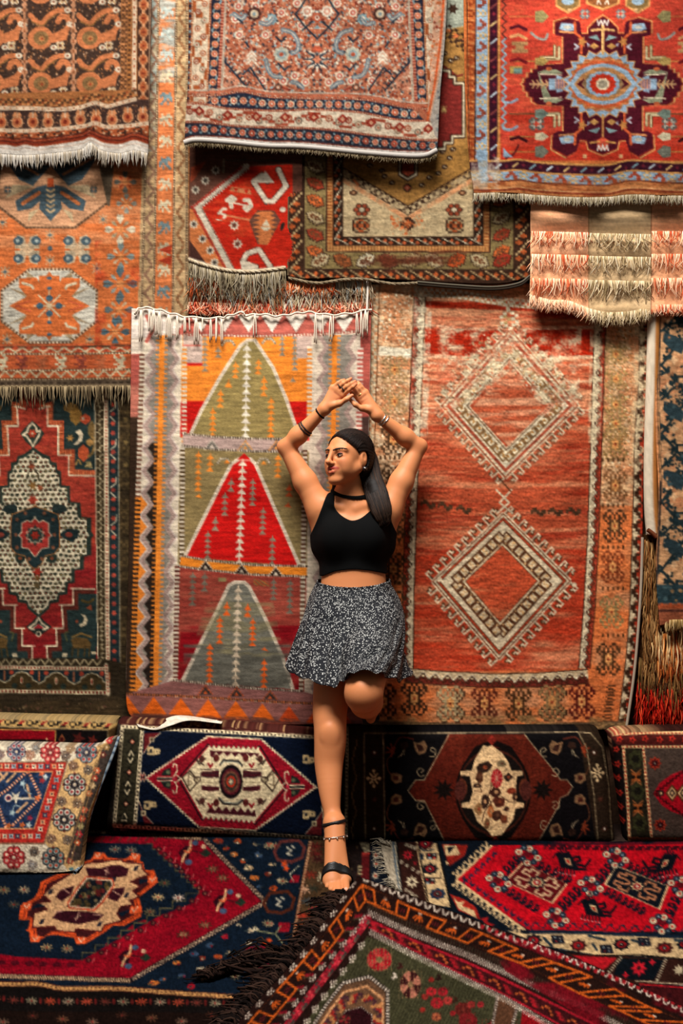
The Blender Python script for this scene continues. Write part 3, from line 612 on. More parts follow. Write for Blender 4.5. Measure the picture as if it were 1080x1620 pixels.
    V = lambda a: [(lx(y, a), y) for y in (-25, 120, 245, 370, 490, 625)]
    L.poly(V((232, 218))+V((312, 312))[::-1], BG); L.poly(V((252, 244))+V((278, 272))[::-1], '#CC7444')
    L.wear([(250, -20), (280, -20), (280, 130), (250, 130)], '#9DA39A', .9, 30, 9, 12, .3); L.wear([(232, -20), (252, -20), (250, 240), (228, 240)], '#9AA49C', .9, 30, 30, 13, .15)
    for a in ((237, 224), (251, 243), (279, 273), (296, 295)): L.line(V(a), DK, 3.4); L.dash(V(a), '#CDB48C', 2.4, 2, 2)
    L.strip(V((244, 233)), 13, ZZ, {'d': '#8A6650'}, 30); L.strip(V((288, 284)), 13, ZZ, {'d': '#8A6040'}, 34)
    L.strip(V((301, 301)), 6, 'ab', {'a': '#C07A44', 'b': '#9A5A34'}, 4)
    for i, y in enumerate(range(20, 500, 34)):
        x = lx(y, (265, 258)); c = ('#C9B896', '#67787A', '#B8A88A')[i % 3] if y > 100 else '#A8AEA4'
        L.stamp('.aa..a./aaaaaa./a.aaaaa/..aa.aa/.aa.a.a/aa..a..', {'a': c}, x, y, 20, 20, 0, i % 2 == 1)
    for y in (395, 412): L.poly([(250, y), (272, y-8), (270, y+8)], RD)
    # end border
    L.poly([(-110, 545), (223, 543), (223, 625), (-110, 625)], '#BE5C36'); 
    for y, c in ((549, DK), (560, '#CDB894'), (586, '#CDB894'), (600, '#C4A880')): L.line([(-110, y), (90, y), (222, y-2)], DK, 3); L.dash([(-110, y), (90, y), (222, y-2)], c, 2.4, 3, 2)
    L.strip([(-110, 554), (222, 552)], 10, ZZ, {'d': '#A8442E'}, 22); L.strip([(-110, 555), (222, 553)], 8, ZZ, {'d': '#CDBB98'}, 22, 11)
    L.strip([(-110, 593), (222, 591)], 11, ZZ, {'d': '#C9B48E'}, 20)
    for i, x in enumerate(range(-90, 220, 31)): L.stamp('.aa..a./aaaaaa./a.aaaaa/..aa.aa/.aa.a.a/aa..a..', {'a': ('#C9B896', '#8E4434', '#B0603E')[i % 3]}, x, 573, 24, 19, 1.57)
    L.poly([(-110, 602), (222, 600), (222, 625), (-110, 625)], '#5A4A3A'); L.dash([(-110, 607), (222, 605)], '#3A2E24', 3, 6, 5); L.line([(-110, 612), (222, 610)], '#8A765A', 4)
    L.wear([(150, 380), (222, 380), (222, 545), (150, 545)], '#A83420', .6, 30, 30, 15, .5)
    return L.done(.09, .14, 14, .07, 8)
k, _ = hang('octagon_rug', octagons(), [(-105, -22), (-105, 614)], [(303, -22), (301, 240), (299, 400), (297, 520), (292, 612)], [(-105, -22), (303, -22)], [(-105, 614), (100, 614), (292, 612)],
    .02, .035, G_['octagon'], 'orange rug with pale octagon medallions above the dark red prayer rug', M_PILE, [('x', .005, 110, 1, 1)], seed=6)
fringe(k, [(-100, 611), (60, 612), (207, 610)], -.045, 34, 130, ['#8A7658', '#A08A68', '#6E5C44', '#B09A76'], G_['octagon'], .0030, 5, jit=.45, curl=.012)
kn = np.linspace(-100, 207, 120); tubes('knotted_edge', [PW(kn, 612+1.2*np.sin(kn*.9), -.042+0*kn)], [np.full(120, .005)], [lin(srgb('#8A7658'))*G_['octagon']], M_YARN, k, 6)

# ---- orange and black rug, upper left corner
def paisley():
    OR, DK, CR, LO, RD = '#BF7244', '#372823', '#DDBE9E', '#C9784C', '#862E1E'
    L = Loom(-95, -25, 245, 250, '#46342B')
    L.speck([(-95, -25), (245, -25), (245, 170), (-95, 170)], 2600, ['#C89C78', '#B87848', DK, '#A86A40', DK], .8, 1.7, 1)
    for r, y in enumerate((-84, -12, 60, 132)):
        for x in (-90, -13, 64, 141):
            q = lambda p: [(x+(a-275)/4.32, y+(b-260)/4.32) for a, b in p]
            L.line(cat(q([(205, 105), (245, 145), (285, 160), (325, 115), (380, 78), (450, 70)])), LO, 8); L.line(cat(q([(215, 150), (290, 175), (330, 135), (385, 100)])), '#8C6238', 2)
            L.line(cat(q([(300, 300), (400, 235), (440, 215), (470, 170), (455, 120), (415, 115), (395, 150)])), LO, 9)
            L.poly(q([(330, 300), (455, 275), (470, 200), (400, 215), (340, 235)]), LO)
            L.ell(x, y, 20, 18, LO, -.15); L.ell(x+1, y, 12, 11, '#8A6A44'); L.ell(x+2, y+1, 8, 7.5, '#7E5E3C'); L.ell(x+2, y+1, 5, 4.5, '#C27A46'); L.stamp(STAR8, {'a': '#9A7048', 'b': '#A8452A'}, x+2, y+1, 11)
            for a, b in ((460, 70), (160, 170), (365, 325), (475, 165)): L.ell(x+(a-275)/4.32, y+(b-260)/4.32, 5.5, 4.5, '#DCC8AC'); L.ell(x+(a-275)/4.32, y+(b-260)/4.32, 2, 1.6, '#8A4A34')
            L.stamp(FLO4, {'a': '#E0C8A8', 'b': '#C79C68', 'c': RD}, x+36 if r % 2 else x+31, y+12, 13)
            for b in (-16, -4, 8, 20): L.dia(x+52, y+b, 4.5, 7, '#C88C66')
    for xx in (39, 116, -38): L.strip([(xx, -25), (xx, 155)], 10, '.a./aba/.a.', {'a': '#C48A66', 'b': '#9A6040'}, 17)
    # side border
    L.poly([(192, -25), (245, -25), (245, 250), (190, 160)], '#A0683E')
    L.strip([(198, -25), (195, 148)], 9, 'ab.b/bca./.bab', {'a': '#D08A58', 'b': '#5A3A28', 'c': '#8A5A38'}, 12); L.strip([(205, -25), (204, 148)], 4, 'ab', {'a': '#5A3A28', 'b': '#B4723E'}, 8)
    L.line([(213, -25), (212, 150)], CR, 6.5); L.dash([(213, -25), (212, 150)], '#A85A3C', 3, 3, 9)
    L.rect(217, -25, 236, 170, '#4A3026'); L.strip([(226, -25), (225, 170)], 18, '..aaa../.abbba./abbcbba/abbcbba/.abbba./..aaa../', {'a': '#D09468', 'b': '#B05E38', 'c': '#7E3222'}, 21)
    L.rect(235, -25, 245, 240, '#8A6A54')
    # lower bands follow the folds
    b1 = cat([(-95, 170), (0, 171), (40, 171), (90, 173), (125, 170), (150, 163), (170, 168), (190, 163), (213, 157)]); b2 = cat([(-95, 206), (0, 206), (40, 207), (90, 204), (130, 200), (150, 195), (170, 201), (200, 199), (236, 195)])
    b3 = cat([(-95, 231), (0, 229), (25, 232), (40, 229), (60, 232), (100, 227), (130, 222), (143, 217), (165, 226), (190, 228), (212, 222), (236, 229)])
    L.poly([(-95, 150), (213, 142)]+[tuple(p) for p in b1[::-1]], '#A86A3E'); L.strip([(x, y-8) for x, y in b1], 15, 'abc.b/bcab./.abca/cb.ab', {'a': '#C88450', 'b': '#5A3E2A', 'c': '#8E4A2C'}, 22)
    L.poly([tuple(p) for p in b1]+[(236, 157), (236, 195)]+[tuple(p) for p in b2[::-1]], '#43302A'); L.speck([(-95, 172), (236, 165), (236, 198), (-95, 206)], 700, ['#B88A66', '#8A5A3C', DK], .7, 1.5, 5)
    for i, x in enumerate((-75, -50, -24, 2, 27, 52, 76, 103, 127, 152, 177, 202, 226)):
        y = 189-(x > 120)*4-(x > 190)*4; c = '#B8623C' if i % 2 else '#C07048'
        L.ell(x, y+4, 9, 10, '#D09A6E'); L.ell(x, y+4, 7.2, 8.2, c); L.ell(x, y+4, 3, 3.5, '#7A2E20'); L.poly([(x-8, y-5), (x-4, y-12), (x, y-9), (x+4, y-12), (x+8, y-5), (x, y-2)], '#C88458'); L.line([(x, y-12), (x, y-3)], '#E0C8A8', 1)
    L.poly([tuple(p) for p in b2]+[tuple(p) for p in b3[::-1]], '#A2502E')
    L.strip([(x, y+9) for x, y in b2], 12, '.bb..a./b..bc../.cbb..a/c..b.c.', {'a': '#C06A40', 'b': '#3E2A22', 'c': '#D8A880'}, 26)
    for d, c in ((-3, RD), (-6, '#5A241C'), (-9, '#9A3E28'), (-12, '#5A2A20')): L.line([(x, y+d) for x, y in b3], c, 2.4)
    L.line(b1, CR, 6.5); L.line(b2, CR, 6.5); L.dash(b1, '#A8623E', 2.6, 2, 8); L.dash(b2, '#A8623E', 2.6, 2, 8)
    L.poly([tuple(p) for p in b3]+[(245, 250), (-95, 250)], '#E6DACB'); L.line([(x, y+5) for x, y in b3], '#CDB09A', 1.6)
    return L.done(.08, .08, 8, .05, 9)
be = [(-92, 243), (0, 244), (40, 246), (100, 241), (130, 236), (143, 226), (160, 238), (190, 243), (212, 238), (234, 243)]
k, _ = hang('paisley_rug', paisley(), [(-92, -22), (-92, 243)], [(240, -22), (237, 120), (234, 243)], [(-92, -22), (240, -22)], be, .055, .10, G_['paisley'],
    'orange and black patterned rug with white fringe in the upper corner', M_PILE, [('x', .010, 58, .4, 2.2)], seed=8)
fringe(k, be, -.112, 22, 230, ['#E8DCCB', '#DACBB6', '#F0E6D8', '#CDBBA2'], G_['paisley'], .0034, 3, jit=.4, curl=.008)
# ---- dark red prayer rug with the speckled medallion
def prayer():
    RD, NV, CR, OL, OR = '#8E3226', '#25312F', '#CBB797', '#4E3E28', '#AE5530'
    L = Loom(-130, 590, 225, 1150, RD)
    L.wear([(-130, 860), (160, 860), (160, 1150), (-130, 1150)], '#7E1E20', 1, 200, 60, 2, .05); L.wear([(-40, 620), (150, 620), (150, 900), (-40, 900)], '#A8442E', .6, 60, 8, 3, .45)
    A = lambda y: 53+(y-713)/259*8                                  # the axis leans with the cloth
    def M(p): return [(2*A(y)-x, y) for x, y in p]
    up = [(62, 647), (75, 643), (75, 674), (92, 674), (92, 720), (109, 720), (109, 752), (149, 753)]
    dn = [(150, 932), (115.5, 931), (116, 957), (97.5, 957), (100, 994), (88.6, 994), (90, 1022), (74, 1022), (75, 1042)]
    for f in (lambda p: p, M):
        for pts, a, b in ((up, (150, 600), (150, 752)), (dn, (152, 1042), (152, 1042))):
            q = list(pts); c = [(x, y) for x, y in q]
            L.poly(f([(60, 600)]*(pts is up)+c+([(150, 600)] if pts is up else [(152, 1042)])), '#A2482C' if pts is up else '#55261E')
            d = 9 if pts is up else 8
            g = [(x+d, y-d if pts is up else y+d) for x, y in c]
            L.poly(f([(72, 600)]*(pts is up)+g+([(151, 600)] if pts is up else [(152, 1042)])), NV)
            if pts is up: L.strip(f([(x+4, y-4) for x, y in c]), 7, 'ab', {'a': '#8A3A24', 'b': '#B0603A'}, 4)
            L.line(f(c), CR, 2.6)
            for x, y in c[1::2]: L.line(f([(x-4, y), (x+4, y)]), CR, 2)
        # upper corner
        for x, y, rx, ry, c in ((112, 645, 12, 7, '#7A5C32'), (120, 658, 10, 12, '#83602F'), (135, 663, 8, 7, '#A8452C'), (145, 680, 6, 12, '#6E5632'), (132, 717, 9, 11, '#A84A2C'), (142, 700, 6, 5, '#96703F')): L.poly(f([(x+rx*math.cos(t), y+ry*math.sin(t)*(1+.3*(i % 2))) for i, t in enumerate(np.linspace(0, 6.28, 13)[:-1])]), c)
        for w_, c in ((0, CR),): L.poly(f([(119, 683), (127, 679), (132, 687), (130, 697), (122, 704), (116, 704), (123, 697), (125, 690)]), c)
        L.poly(f([(130, 660), (133, 660), (133, 664), (129, 664)]), CR); L.line(f(cat([(120, 735), (124, 728), (128, 734)])), '#8A6A3C', 3)
        L.poly(f([(134, 730), (144, 730), (146, 740), (133, 739), (137, 734)]), '#9A8658'); L.star(f([(111, 693)])[0][0], 693, 7, 3, 6, '#A0703A'); L.line(f(cat([(146, 690), (150, 700), (146, 716), (140, 722)])), '#7E6238', 4)
        # lower corner: crescent and a grazing animal
        L.poly(f([(128, 971), (135, 973), (139, 981), (136, 989), (128, 992), (124, 989), (131, 985), (133, 978)]), '#BBA988')
        L.poly(f([(112, 1012), (120, 1008), (138, 1010), (144, 1018), (143, 1026), (116, 1026)]), '#5A4426'); L.line(f([(114, 1008), (128, 1002), (145, 1008)]), '#7E6034', 3)
        for x in (115, 124, 134, 142): L.line(f([(x, 1024), (x-1, 1038)]), '#4A3A22', 2.4)
        L.line(f(cat([(106, 1014), (103, 1002), (108, 1000)])), '#4A4A30', 2.5); L.line(f(cat([(130, 950), (140, 953), (148, 948)])), '#4E3F22', 4); L.poly(f([(136, 962), (144, 956), (146, 966), (140, 964)]), '#84402A')
        L.poly(f([(99, 1033), (107, 1033), (106, 1039), (98, 1039)]), '#C2B08E'); L.poly(f([(144, 1031), (152, 1031), (153, 1035), (145, 1035)]), '#B8A684')
        L.poly(f([(119, 982), (123, 980), (124, 985), (120, 986)]), '#7E3C28')
    # medallion
    med = [(53, 713), (66, 723), (77, 727), (79, 735), (87, 737), (88, 748), (93, 750), (94, 771), (106, 772), (107, 796), (121, 797), (123, 819), (137, 820), (137, 841), (141, 847), (137, 852), (137, 877), (127, 879), (126, 899), (113, 900), (113, 919), (103.5, 920), (102.5, 936), (91.6, 938), (90, 948), (78, 950), (76, 958), (61, 972)]
    big = med+M(med)[::-1]; c = np.array([57, 845])
    L.poly([tuple(c+(np.array(p)-c)*np.array([1.09, 1.045])) for p in big], '#273029'); L.poly(big, '#CDBD9E')
    L.clip(big)
    rs = random.Random(5)
    for j, y in enumerate(np.arange(716, 972, 7.4)):
        for x in np.arange(-40+(j % 2)*4, 150, 8):
            xx = x+rs.uniform(-1, 1); yy = y+rs.uniform(-1, 1)
            L.ell(xx, yy, 3.4, 2.7, '#33362A', rs.uniform(-.6, .6), 8); L.ell(xx, yy, 1.6, 1.2, rs.choice(['#7A3222', '#8A6A3C', '#7A3222', '#2A2A22']), 0, 6)
    for x, y, r, col in ((52, 768, 8, '#7E5A30'), (52, 791, 9, '#8E3526'), (64, 772, 6, '#8A4A30'), (50, 738, 7, '#7A3A26'), (59, 905, 9, '#8A2A20'), (59, 915, 6, '#6E4A2A'), (58, 926, 7, '#5A4A30')): L.star(x, y, r, r*.5, 6, col)
    for sx in (-1, 1):
        L.poly([(55+sx*27, 802), (55+sx*33, 797), (55+sx*48, 800), (55+sx*52, 808), (55+sx*40, 813), (55+sx*28, 811)], '#232C2A')
        L.poly([(55+sx*38, 845), (55+sx*52, 836), (55+sx*68, 838), (55+sx*70, 848), (55+sx*60, 858), (55+sx*46, 852)], '#1F2A2A'); L.ell(55+sx*54, 846, 6, 4, '#74342A')
        L.ell(57+sx*25, 883, 8, 8, '#252E28'); L.ell(57+sx*25, 883, 3, 3, '#74402A'); L.line([(52+sx*3, 742), (52+sx*9, 752), (52+sx*9, 758)], '#3A3226', 2)
    L.clip()
    hx = [(53, 800), (92, 814), (94, 828), (94, 866), (86, 876), (72, 879), (66, 892), (58, 899)]; Mx = lambda p, a: [(2*a-x, y) for x, y in p]
    L.poly(hx+Mx(hx, 55.5)[::-1], '#202C2D'); L.line(hx+Mx(hx, 55.5)[::-1], '#8A5A34', 1.6, True)
    ih = [(54, 818), (62, 826), (68, 823), (77, 828), (77, 842), (82, 847), (77, 851), (77, 866), (66, 868), (62, 873), (57, 880)]; q = ih+Mx(ih, 55.5)[::-1]
    L.poly(q, '#96302A'); L.line(q, '#B9A98C', 1.5, True)
    L.star(55.5, 847, 17, 11, 8, '#27332E'); L.line([(55.5+15*math.cos(t)*(1 if i % 2 else .75), 847+13*math.sin(t)*(1 if i % 2 else .75)) for i, t in enumerate(np.linspace(0, 6.28, 17))], '#A99A80', 1.4); L.star(55.5, 847, 8, 5, 6, '#84281E')
    for x, y in ((40, 812), (70, 812), (84, 822), (27, 822), (86, 846), (25, 846), (84, 866), (27, 866), (46, 884), (66, 884)): L.star(x, y, 4, 2, 5, '#7A4A34')
    # pendants
    L.poly([(51, 665), (63, 676), (70, 686), (62, 700), (52, 709), (40, 698), (32, 686), (40, 676)], '#2A332B'); L.line([(51, 669), (57, 676), (58, 683), (64, 681), (61, 690), (57, 697), (52, 706), (47, 697), (42, 690), (36, 688), (43, 683), (45, 676)], CR, 3, True); L.star(51, 686, 8, 5, 6, '#9E3A26'); L.ell(51, 686, 2, 2, '#C9A888')
    L.poly([(61, 973), (72, 984), (82, 992), (70, 1001), (61, 1007), (52, 1001), (41, 992), (50, 984)], '#232A26'); L.line([(61, 977), (66, 986), (76, 993), (68, 996)], CR, 3); L.line([(61, 977), (56, 986), (46, 993), (54, 996)], CR, 3); L.line([(50, 996), (61, 988), (72, 996)], CR, 2.4); L.poly([(53, 994), (61, 987), (69, 994)], '#84242A'); L.ell(61, 1003, 4.5, 4.5, CR); L.ell(61, 1003, 2.6, 2.6, '#2A2A26')
    # side borders
    def V(x0, x1): return [(x0, 590), (x0+.3*(x1-x0), 760), (x0+.6*(x1-x0), 930), (x1, 1100)]
    L.poly(V(149, 155)+V(225, 225)[::-1], '#4A3D29'); L.poly(V(171, 175)+V(187, 190)[::-1], '#222D2F')
    L.line(V(149.5, 155.5), CR, 1.5); L.strip(V(157, 162), 11, ZZ, {'d': '#A09070'}, 14); L.strip(V(157, 162), 11, 'a.a/.../a.a', {'a': '#33291C'}, 7)
    L.line(V(167, 171), '#CBB594', 7); L.dash(V(167, 171), '#7E2E24', 3, 2, 3); L.dash(V(187, 190), '#B9AA8C', 2.4, 1, 1)
    for i, y in enumerate(range(640, 1100, 15)):
        x = np.interp(y, [590, 1100], [178, 181]); L.star(x, y, 4.6, 3, 6, ('#A84434', '#8E3A30')[i % 2])
        if i % 4 == 1 and y < 860: L.line([(x-4, y-4), (x+4, y-10), (x+5, y-20)], '#B9AC90', 2); L.line([(x-4, y+4), (x+4, y+12)], '#B9AC90', 2)
    L.poly(V(189, 192)+V(225, 225)[::-1], '#54432A'); L.tilefill(V(189, 192)+V(225, 225)[::-1], '.aa..a/a..a../.aaa.a/......', {'a': '#3A2E1E'}, 16, 22); L.wear(V(189, 192)+V(225, 225)[::-1], '#2E251A', .9, 40, 10, 8, .4)
    for y in (664, 700, 735): L.star(199, y, 9, 5, 8, '#3A2F20'); L.star(199, y, 5, 3, 8, '#6A5634')
    # end borders
    L.poly([(-130, 1040), (152, 1042), (175, 1044), (225, 1060), (225, 1150), (-130, 1150)], '#332A1E')
    L.strip([(-130, 1046), (160, 1048)], 10, ZZ, {'d': '#9A8A68'}, 14); L.line([(-130, 1054), (168, 1058)], '#C2AF8E', 6); L.dash([(-130, 1054), (168, 1058)], '#7A2E24', 3, 2, 3)
    L.poly([(-130, 1058), (169, 1062), (168, 1094), (-130, 1090)], '#1E2A2E')
    for cx in (34, 89, 145, -21, -76):
        y0 = 1062+cx*.02; p = [(cx-28, y0+18), (cx-18, y0+13), (cx-17, y0+8), (cx-12, y0+6), (cx-8, y0+2), (cx, y0), (cx+8, y0+2), (cx+12, y0+6), (cx+17, y0+8), (cx+18, y0+13), (cx+28, y0+18)]
        L.poly(p+[(cx+28, y0+29), (cx-28, y0+29)], '#40331F'); L.line(p, '#B9A988', 1.8); L.line([(cx, y0+10), (cx, y0+17)], '#B8A080', 4); L.line([(cx, y0+11), (cx, y0+16)], '#7E3026', 2)
        for s_ in (-1, 1): L.ell(cx+s_*11, y0+22, 4.5, 4.5, '#27302A'); L.star(cx+s_*16, y0+1, 5, 3, 7, '#9E3E2C')
        L.line([(cx+28, y0), (cx+28, y0+14)], '#9A5A3C', 3)
    L.line([(-130, 1091), (170, 1096)], '#BFAD8A', 6); L.dash([(-130, 1091), (170, 1096)], '#6E2A22', 3.4, 3, 3); L.line([(168, 1052), (171, 1098)], '#CBB594', 6); L.dash([(168, 1052), (171, 1098)], '#7E2E24', 3, 2, 3)
    L.dash([(-130, 1103), (170, 1106)], '#74584A', 2, 1, 2); L.wear([(-130, 1100), (225, 1100), (225, 1150), (-130, 1150)], '#4A3A26', .7, 50, 10, 9, .45)
    L.speck([(-130, 1112), (200, 1112), (200, 1128), (-130, 1126)], 40, ['#6E5A40', '#5A4030'], 1, 3, 3)
    return L.done(.10, .13, 12, .07, 10)
hang('prayer_rug', prayer(), [(-125, 600), (-125, 1142)], [(216, 600), (214, 900), (213, 1142)], [(-125, 600), (216, 600)], [(-125, 1140), (213, 1142)], .015, .025, G_['prayer'],
     'dark red and green prayer rug with cream speckled medallion', M_PILE, [('y', .003, 120, 1, 0)], seed=12)

# ---- fine rug with navy borders, upper middle
def persian():
    SA, CR, NV, TE, RD, GB = '#B0664A', '#DFCDB6', '#262A38', '#7F9A9E', '#8C3827', '#A66C3E'
    L = Loom(275, -25, 715, 252, SA)
    cx = 502
    L.speck([(340, -25), (cx, -25), (cx, 165), (340, 165)], 2300, ['#D8BFA4', '#8E402C', '#7F9A9E', '#DCC8AE', '#3E3C42', '#C98A68', '#7A3426', '#C87A58', '#B9B2A4', '#5A3A34'], .8, 2.5, 2)
    rs = random.Random(3)
    def ros(x, y, r, a, b, c): 
        for k_ in range(8): L.ell(x+r*.72*math.cos(k_*.785), y+r*.72*math.sin(k_*.785), r*.34, r*.34, a)
        L.ell(x, y, r*.6, r*.6, b); L.ell(x, y, r*.28, r*.28, c)
    for x, y in ((378, 55), (420, 55), (372, 30), (476, 40), (466, 120), (448, 128), (404, 10), (392, -8), (440, -10), (470, 5), (415, 128), (483, 130), (377, 10), (445, 20)): ros(x, y, 7, '#DCC7AC', '#B8584A', '#E2D4BE')
    for x, y in ((402, 22), (402, -60)): ros(x, y, 11, '#4A2E28', '#C9B394', '#7E8E90')
    ros(445, 86, 12, '#B9B7A4', '#8E9A98', '#B4553A'); ros(430, 30, 8, '#7F9A9E', CR, RD)
    for p in (cat([(447, 47), (462, 52), (471, 66), (470, 80), (462, 84)]), cat([(421, 95), (424, 110), (432, 120), (444, 122)]), cat([(370, 22), (382, 30), (388, 24)]), cat([(412, 36), (424, 38), (432, 30)]), cat([(462, 130), (470, 132), (478, 138)])):
        L.line(p, '#6E7C84', 7); L.line(p, '#B9AFA0', 2)
    for p in ([(356, 98), (394, 143)], [(384, 118), (396, 107), (420, 143)], [(467, 22), (482, 42), (502, 62)], [(484, -2), (474, 14), (467, 22)], [(478, 48), (494, 34)], [(436, 58), (445, 66), (452, 58)], [(440, 100), (450, 111), (456, 105)], [(384, 36), (376, 30)], [(388, 66), (393, 74)]): L.line(p, '#24303C', 2.6)
    for i in range(8): L.line([(360+i*4.8, 103+i*5.6), (364+i*4.8, 99+i*5.6)], '#24303C', 2)
    L.poly([(353, 104), (392, 144), (353, 144)], '#C7876A'); L.speck([(353, 104), (392, 144), (353, 144)], 50, ['#DCCBB2', '#8A4A36', '#5A4A44'], 1, 2.5, 4); L.poly([(352, 86), (358, 92), (358, 103), (352, 98)], NV)
    L.star(398, 92, 16, 8, 8, '#C98C70'); 
    for y in (84, 90, 96): L.line([(391, y+5), (398, y-3), (405, y+5)], '#E2D2BA', 3)
    L.star(502, 94, 22, 10, 8, '#DCCCB6'); L.star(502, 94, 14, 7, 8, '#2C3440'); L.star(502, 94, 9, 5, 6, '#C4785A')
    for k_ in range(10): L.line([(502+10*math.cos(k_*.628), 94+10*math.sin(k_*.628)), (502+22*math.cos(k_*.628), 94+22*math.sin(k_*.628))], '#2C3440', 2)
    L.dia(499, 78, 6, 6, '#C05C40'); ros(486, 18, 9, '#E0D2BC', '#C9907A', CR); ros(502, 28, 7, '#B85A40', CR, RD); L.line([(430, 142), (440, 135), (450, 140), (458, 142)], '#8A3A2C', 3); ros(440, 138, 6, '#4A3A34', '#C47A5A', CR)
    # guards and borders, left half then mirrored
    fe = cat([(-25, 0), (60, 0)]); 
    bx = lambda y, a, b: np.interp(y, [0, 160], [a, b])
    ys = [-25, 40, 90, 130, 158]; VV = lambda a, b, e=0: [(bx(y, a, b), y) for y in ys[:-1]]+[(bx(158+e, a, b), 158+e)]
    L.poly(VV(275, 275, 90)+VV(354, 346)[::-1], RD)
    L.line(VV(357, 350), '#B9A48E', 4)
    L.strip(VV(344, 335), 17, 'a', {'a': NV}); L.strip(VV(353, 345), 5, 'ab', {'a': '#C98468', 'b': '#8E3A2A'}, 5)
    for i, y in enumerate(range(-20, 165, 15)):
        x = bx(y, 344, 335); L.line([(x-6, y-7), (x, y), (x+6, y+7)] if i % 2 else [(x+6, y-7), (x-6, y+7)], TE, 2.4); ros(x, y, 5.6, '#D89A78' if i % 2 else '#C98A64', '#C2583E', CR)
    L.strip(VV(319, 313, 30), 27, 'a', {'a': '#D6BFA2'}); L.strip(VV(319, 313, 30), 27, 'r......r/.r....r./..r..r../..r..r../...rr...', {'r': '#A2542E'}, 80)
    for i, y in enumerate(range(-20, 190, 13)): ros(bx(y, 319, 313)+(-5 if i % 2 else 5), y, 5, ('#8E4A34', '#9A8A74', '#B06A4A')[i % 3], '#D8C4A8', RD)
    L.strip(VV(301, 297, 60), 9, 'abcb', {'a': NV, 'b': '#6A3A2C', 'c': '#7F9A9E'}, 16)
    for a, b in ((333, 327), (305, 300)): L.line(VV(a, b, 20), '#A65A36', 3); L.dash(VV(a, b, 20), '#D8BC9A', 1.6, 2, 2)
    L.mirx(502)
    # bottom borders follow the sag
    c0 = cat([(275, 151), (341, 151), (382, 145), (422, 153), (484, 156), (565, 157), (602, 162), (650, 171), (715, 172)]); c1 = cat([(275, 162), (324, 165), (365, 172), (443, 175), (490, 173), (565, 177), (627, 189), (672, 191), (715, 192)])
    c2 = cat([(275, 194), (321, 193), (382, 200), (484, 203), (530, 206), (590, 214), (677, 222), (715, 220)]); c3 = cat([(275, 226), (290, 220), (310, 215), (361, 217), (422, 223), (484, 225), (590, 235), (665, 239), (715, 236)])
    t = lambda c: [tuple(p) for p in c]
    L.poly([(341, 151)]+[p for p in t(c0) if 341 <= p[0] <= 650]+[(650, 171)]+[p for p in t(c1)[::-1] if 324 <= p[0] <= 672], NV)
    L.poly(t(c1)+t(c2)[::-1], '#D9C5AA'); L.poly(t(c2)+t(c3)[::-1], '#2A2A34'); L.poly(t(c3)+[(715, 260), (275, 260)], '#EADFD2')
    def along(c, n, fn):
        s_ = np.r_[0, np.cumsum(np.hypot(*np.diff(c, axis=0).T))]
        for i in range(n):
            q = (i+.5)/n*s_[-1]; fn(i, np.interp(q, s_, c[:, 0]), np.interp(q, s_, c[:, 1]))
    mid = lambda a, b: np.stack([np.interp(np.linspace(0, 1, 60), np.linspace(0, 1, len(a)), a[:, 0]), (np.interp(np.linspace(280, 712, 60), a[:, 0], a[:, 1])+np.interp(np.linspace(280, 712, 60), b[:, 0], b[:, 1]))/2], -1)
    m01 = np.array([[x, (np.interp(x, c0[:, 0], c0[:, 1])+np.interp(x, c1[:, 0], c1[:, 1]))/2] for x in np.linspace(332, 662, 50)]); m12 = np.array([[x, (np.interp(x, c1[:, 0], c1[:, 1])+np.interp(x, c2[:, 0], c2[:, 1]))/2] for x in np.linspace(292, 700, 50)]); m23 = np.array([[x, (np.interp(x, c2[:, 0], c2[:, 1])+np.interp(x, c3[:, 0], c3[:, 1]))/2] for x in np.linspace(286, 706, 50)])
    L.strip(m01, 15, 't...t..../.t.t..tt./..t..t..t/.t.t..tt./t...t....', {'t': TE}, 30); along(m01, 22, lambda i, x, y: ros(x, y, 5.8, ('#D89A78', '#C98060', '#DDBB9A')[i % 3], '#BC5238', CR))
    L.strip(m12, 22, 'r........r/.r......r./..r....r../...r..r.../....rr....', {'r': '#9E4630'}, 112); along(m12, 26, lambda i, x, y: ros(x, y+(3 if i % 2 else -2), 5.6, ('#8E4030', '#9A8068', '#A85A40', '#7A6A5A')[i % 4], '#CDB496', RD)); along(m12, 9, lambda i, x, y: L.dia(x, y-3, 9, 8, '#8E2E22') or L.dia(x, y-3, 4, 4, '#D09A78'))
    L.strip(m23, 14, 't...t..../.t.t..tt./..t..t..t/.t.t..tt./t...t....', {'t': TE}, 30); along(m23, 28, lambda i, x, y: ros(x, y, 5.2, ('#C98062', '#B8604A', '#D2A282')[i % 3], '#A83E2A', CR))
    for c, w in ((c0, 3), (c1, 3.4), (c2, 3.4), (c3, 2)): L.line(t(c), '#93402C', w); L.dash(t(c), '#D6BC9C' if c is not c3 else '#5A2A22', 1.6, 2, 2)
    L.line([(p[0], p[1]-5) for p in c0], '#B9684C', 4); L.line([(p[0], p[1]-9) for p in c0], '#C4B4A0', 2)
    # folded right edge
    L.poly([(688, -25), (715, -25), (715, 180), (676, 190)], '#C9987A'); L.speck([(690, -25), (708, -25), (680, 190), (672, 190)], 160, ['#E0CDB4', '#8E3A28', '#C2683E', '#B58A5A'], 1, 3, 9); L.line([(703, -25), (697, 60), (688, 130), (676, 190)], '#C85A30', 3.5)
    L.poly([(707, -25), (715, -25), (715, 240), (688, 215), (680, 190), (695, 120)], '#A79C90'); L.speck([(700, 60), (712, 60), (712, 220), (690, 210), (690, 150)], 120, ['#C9BDAE', '#7E827E', '#5E5E62'], 1, 2.5, 12)
    return L.done(.10, .07, 7, .05, 13)
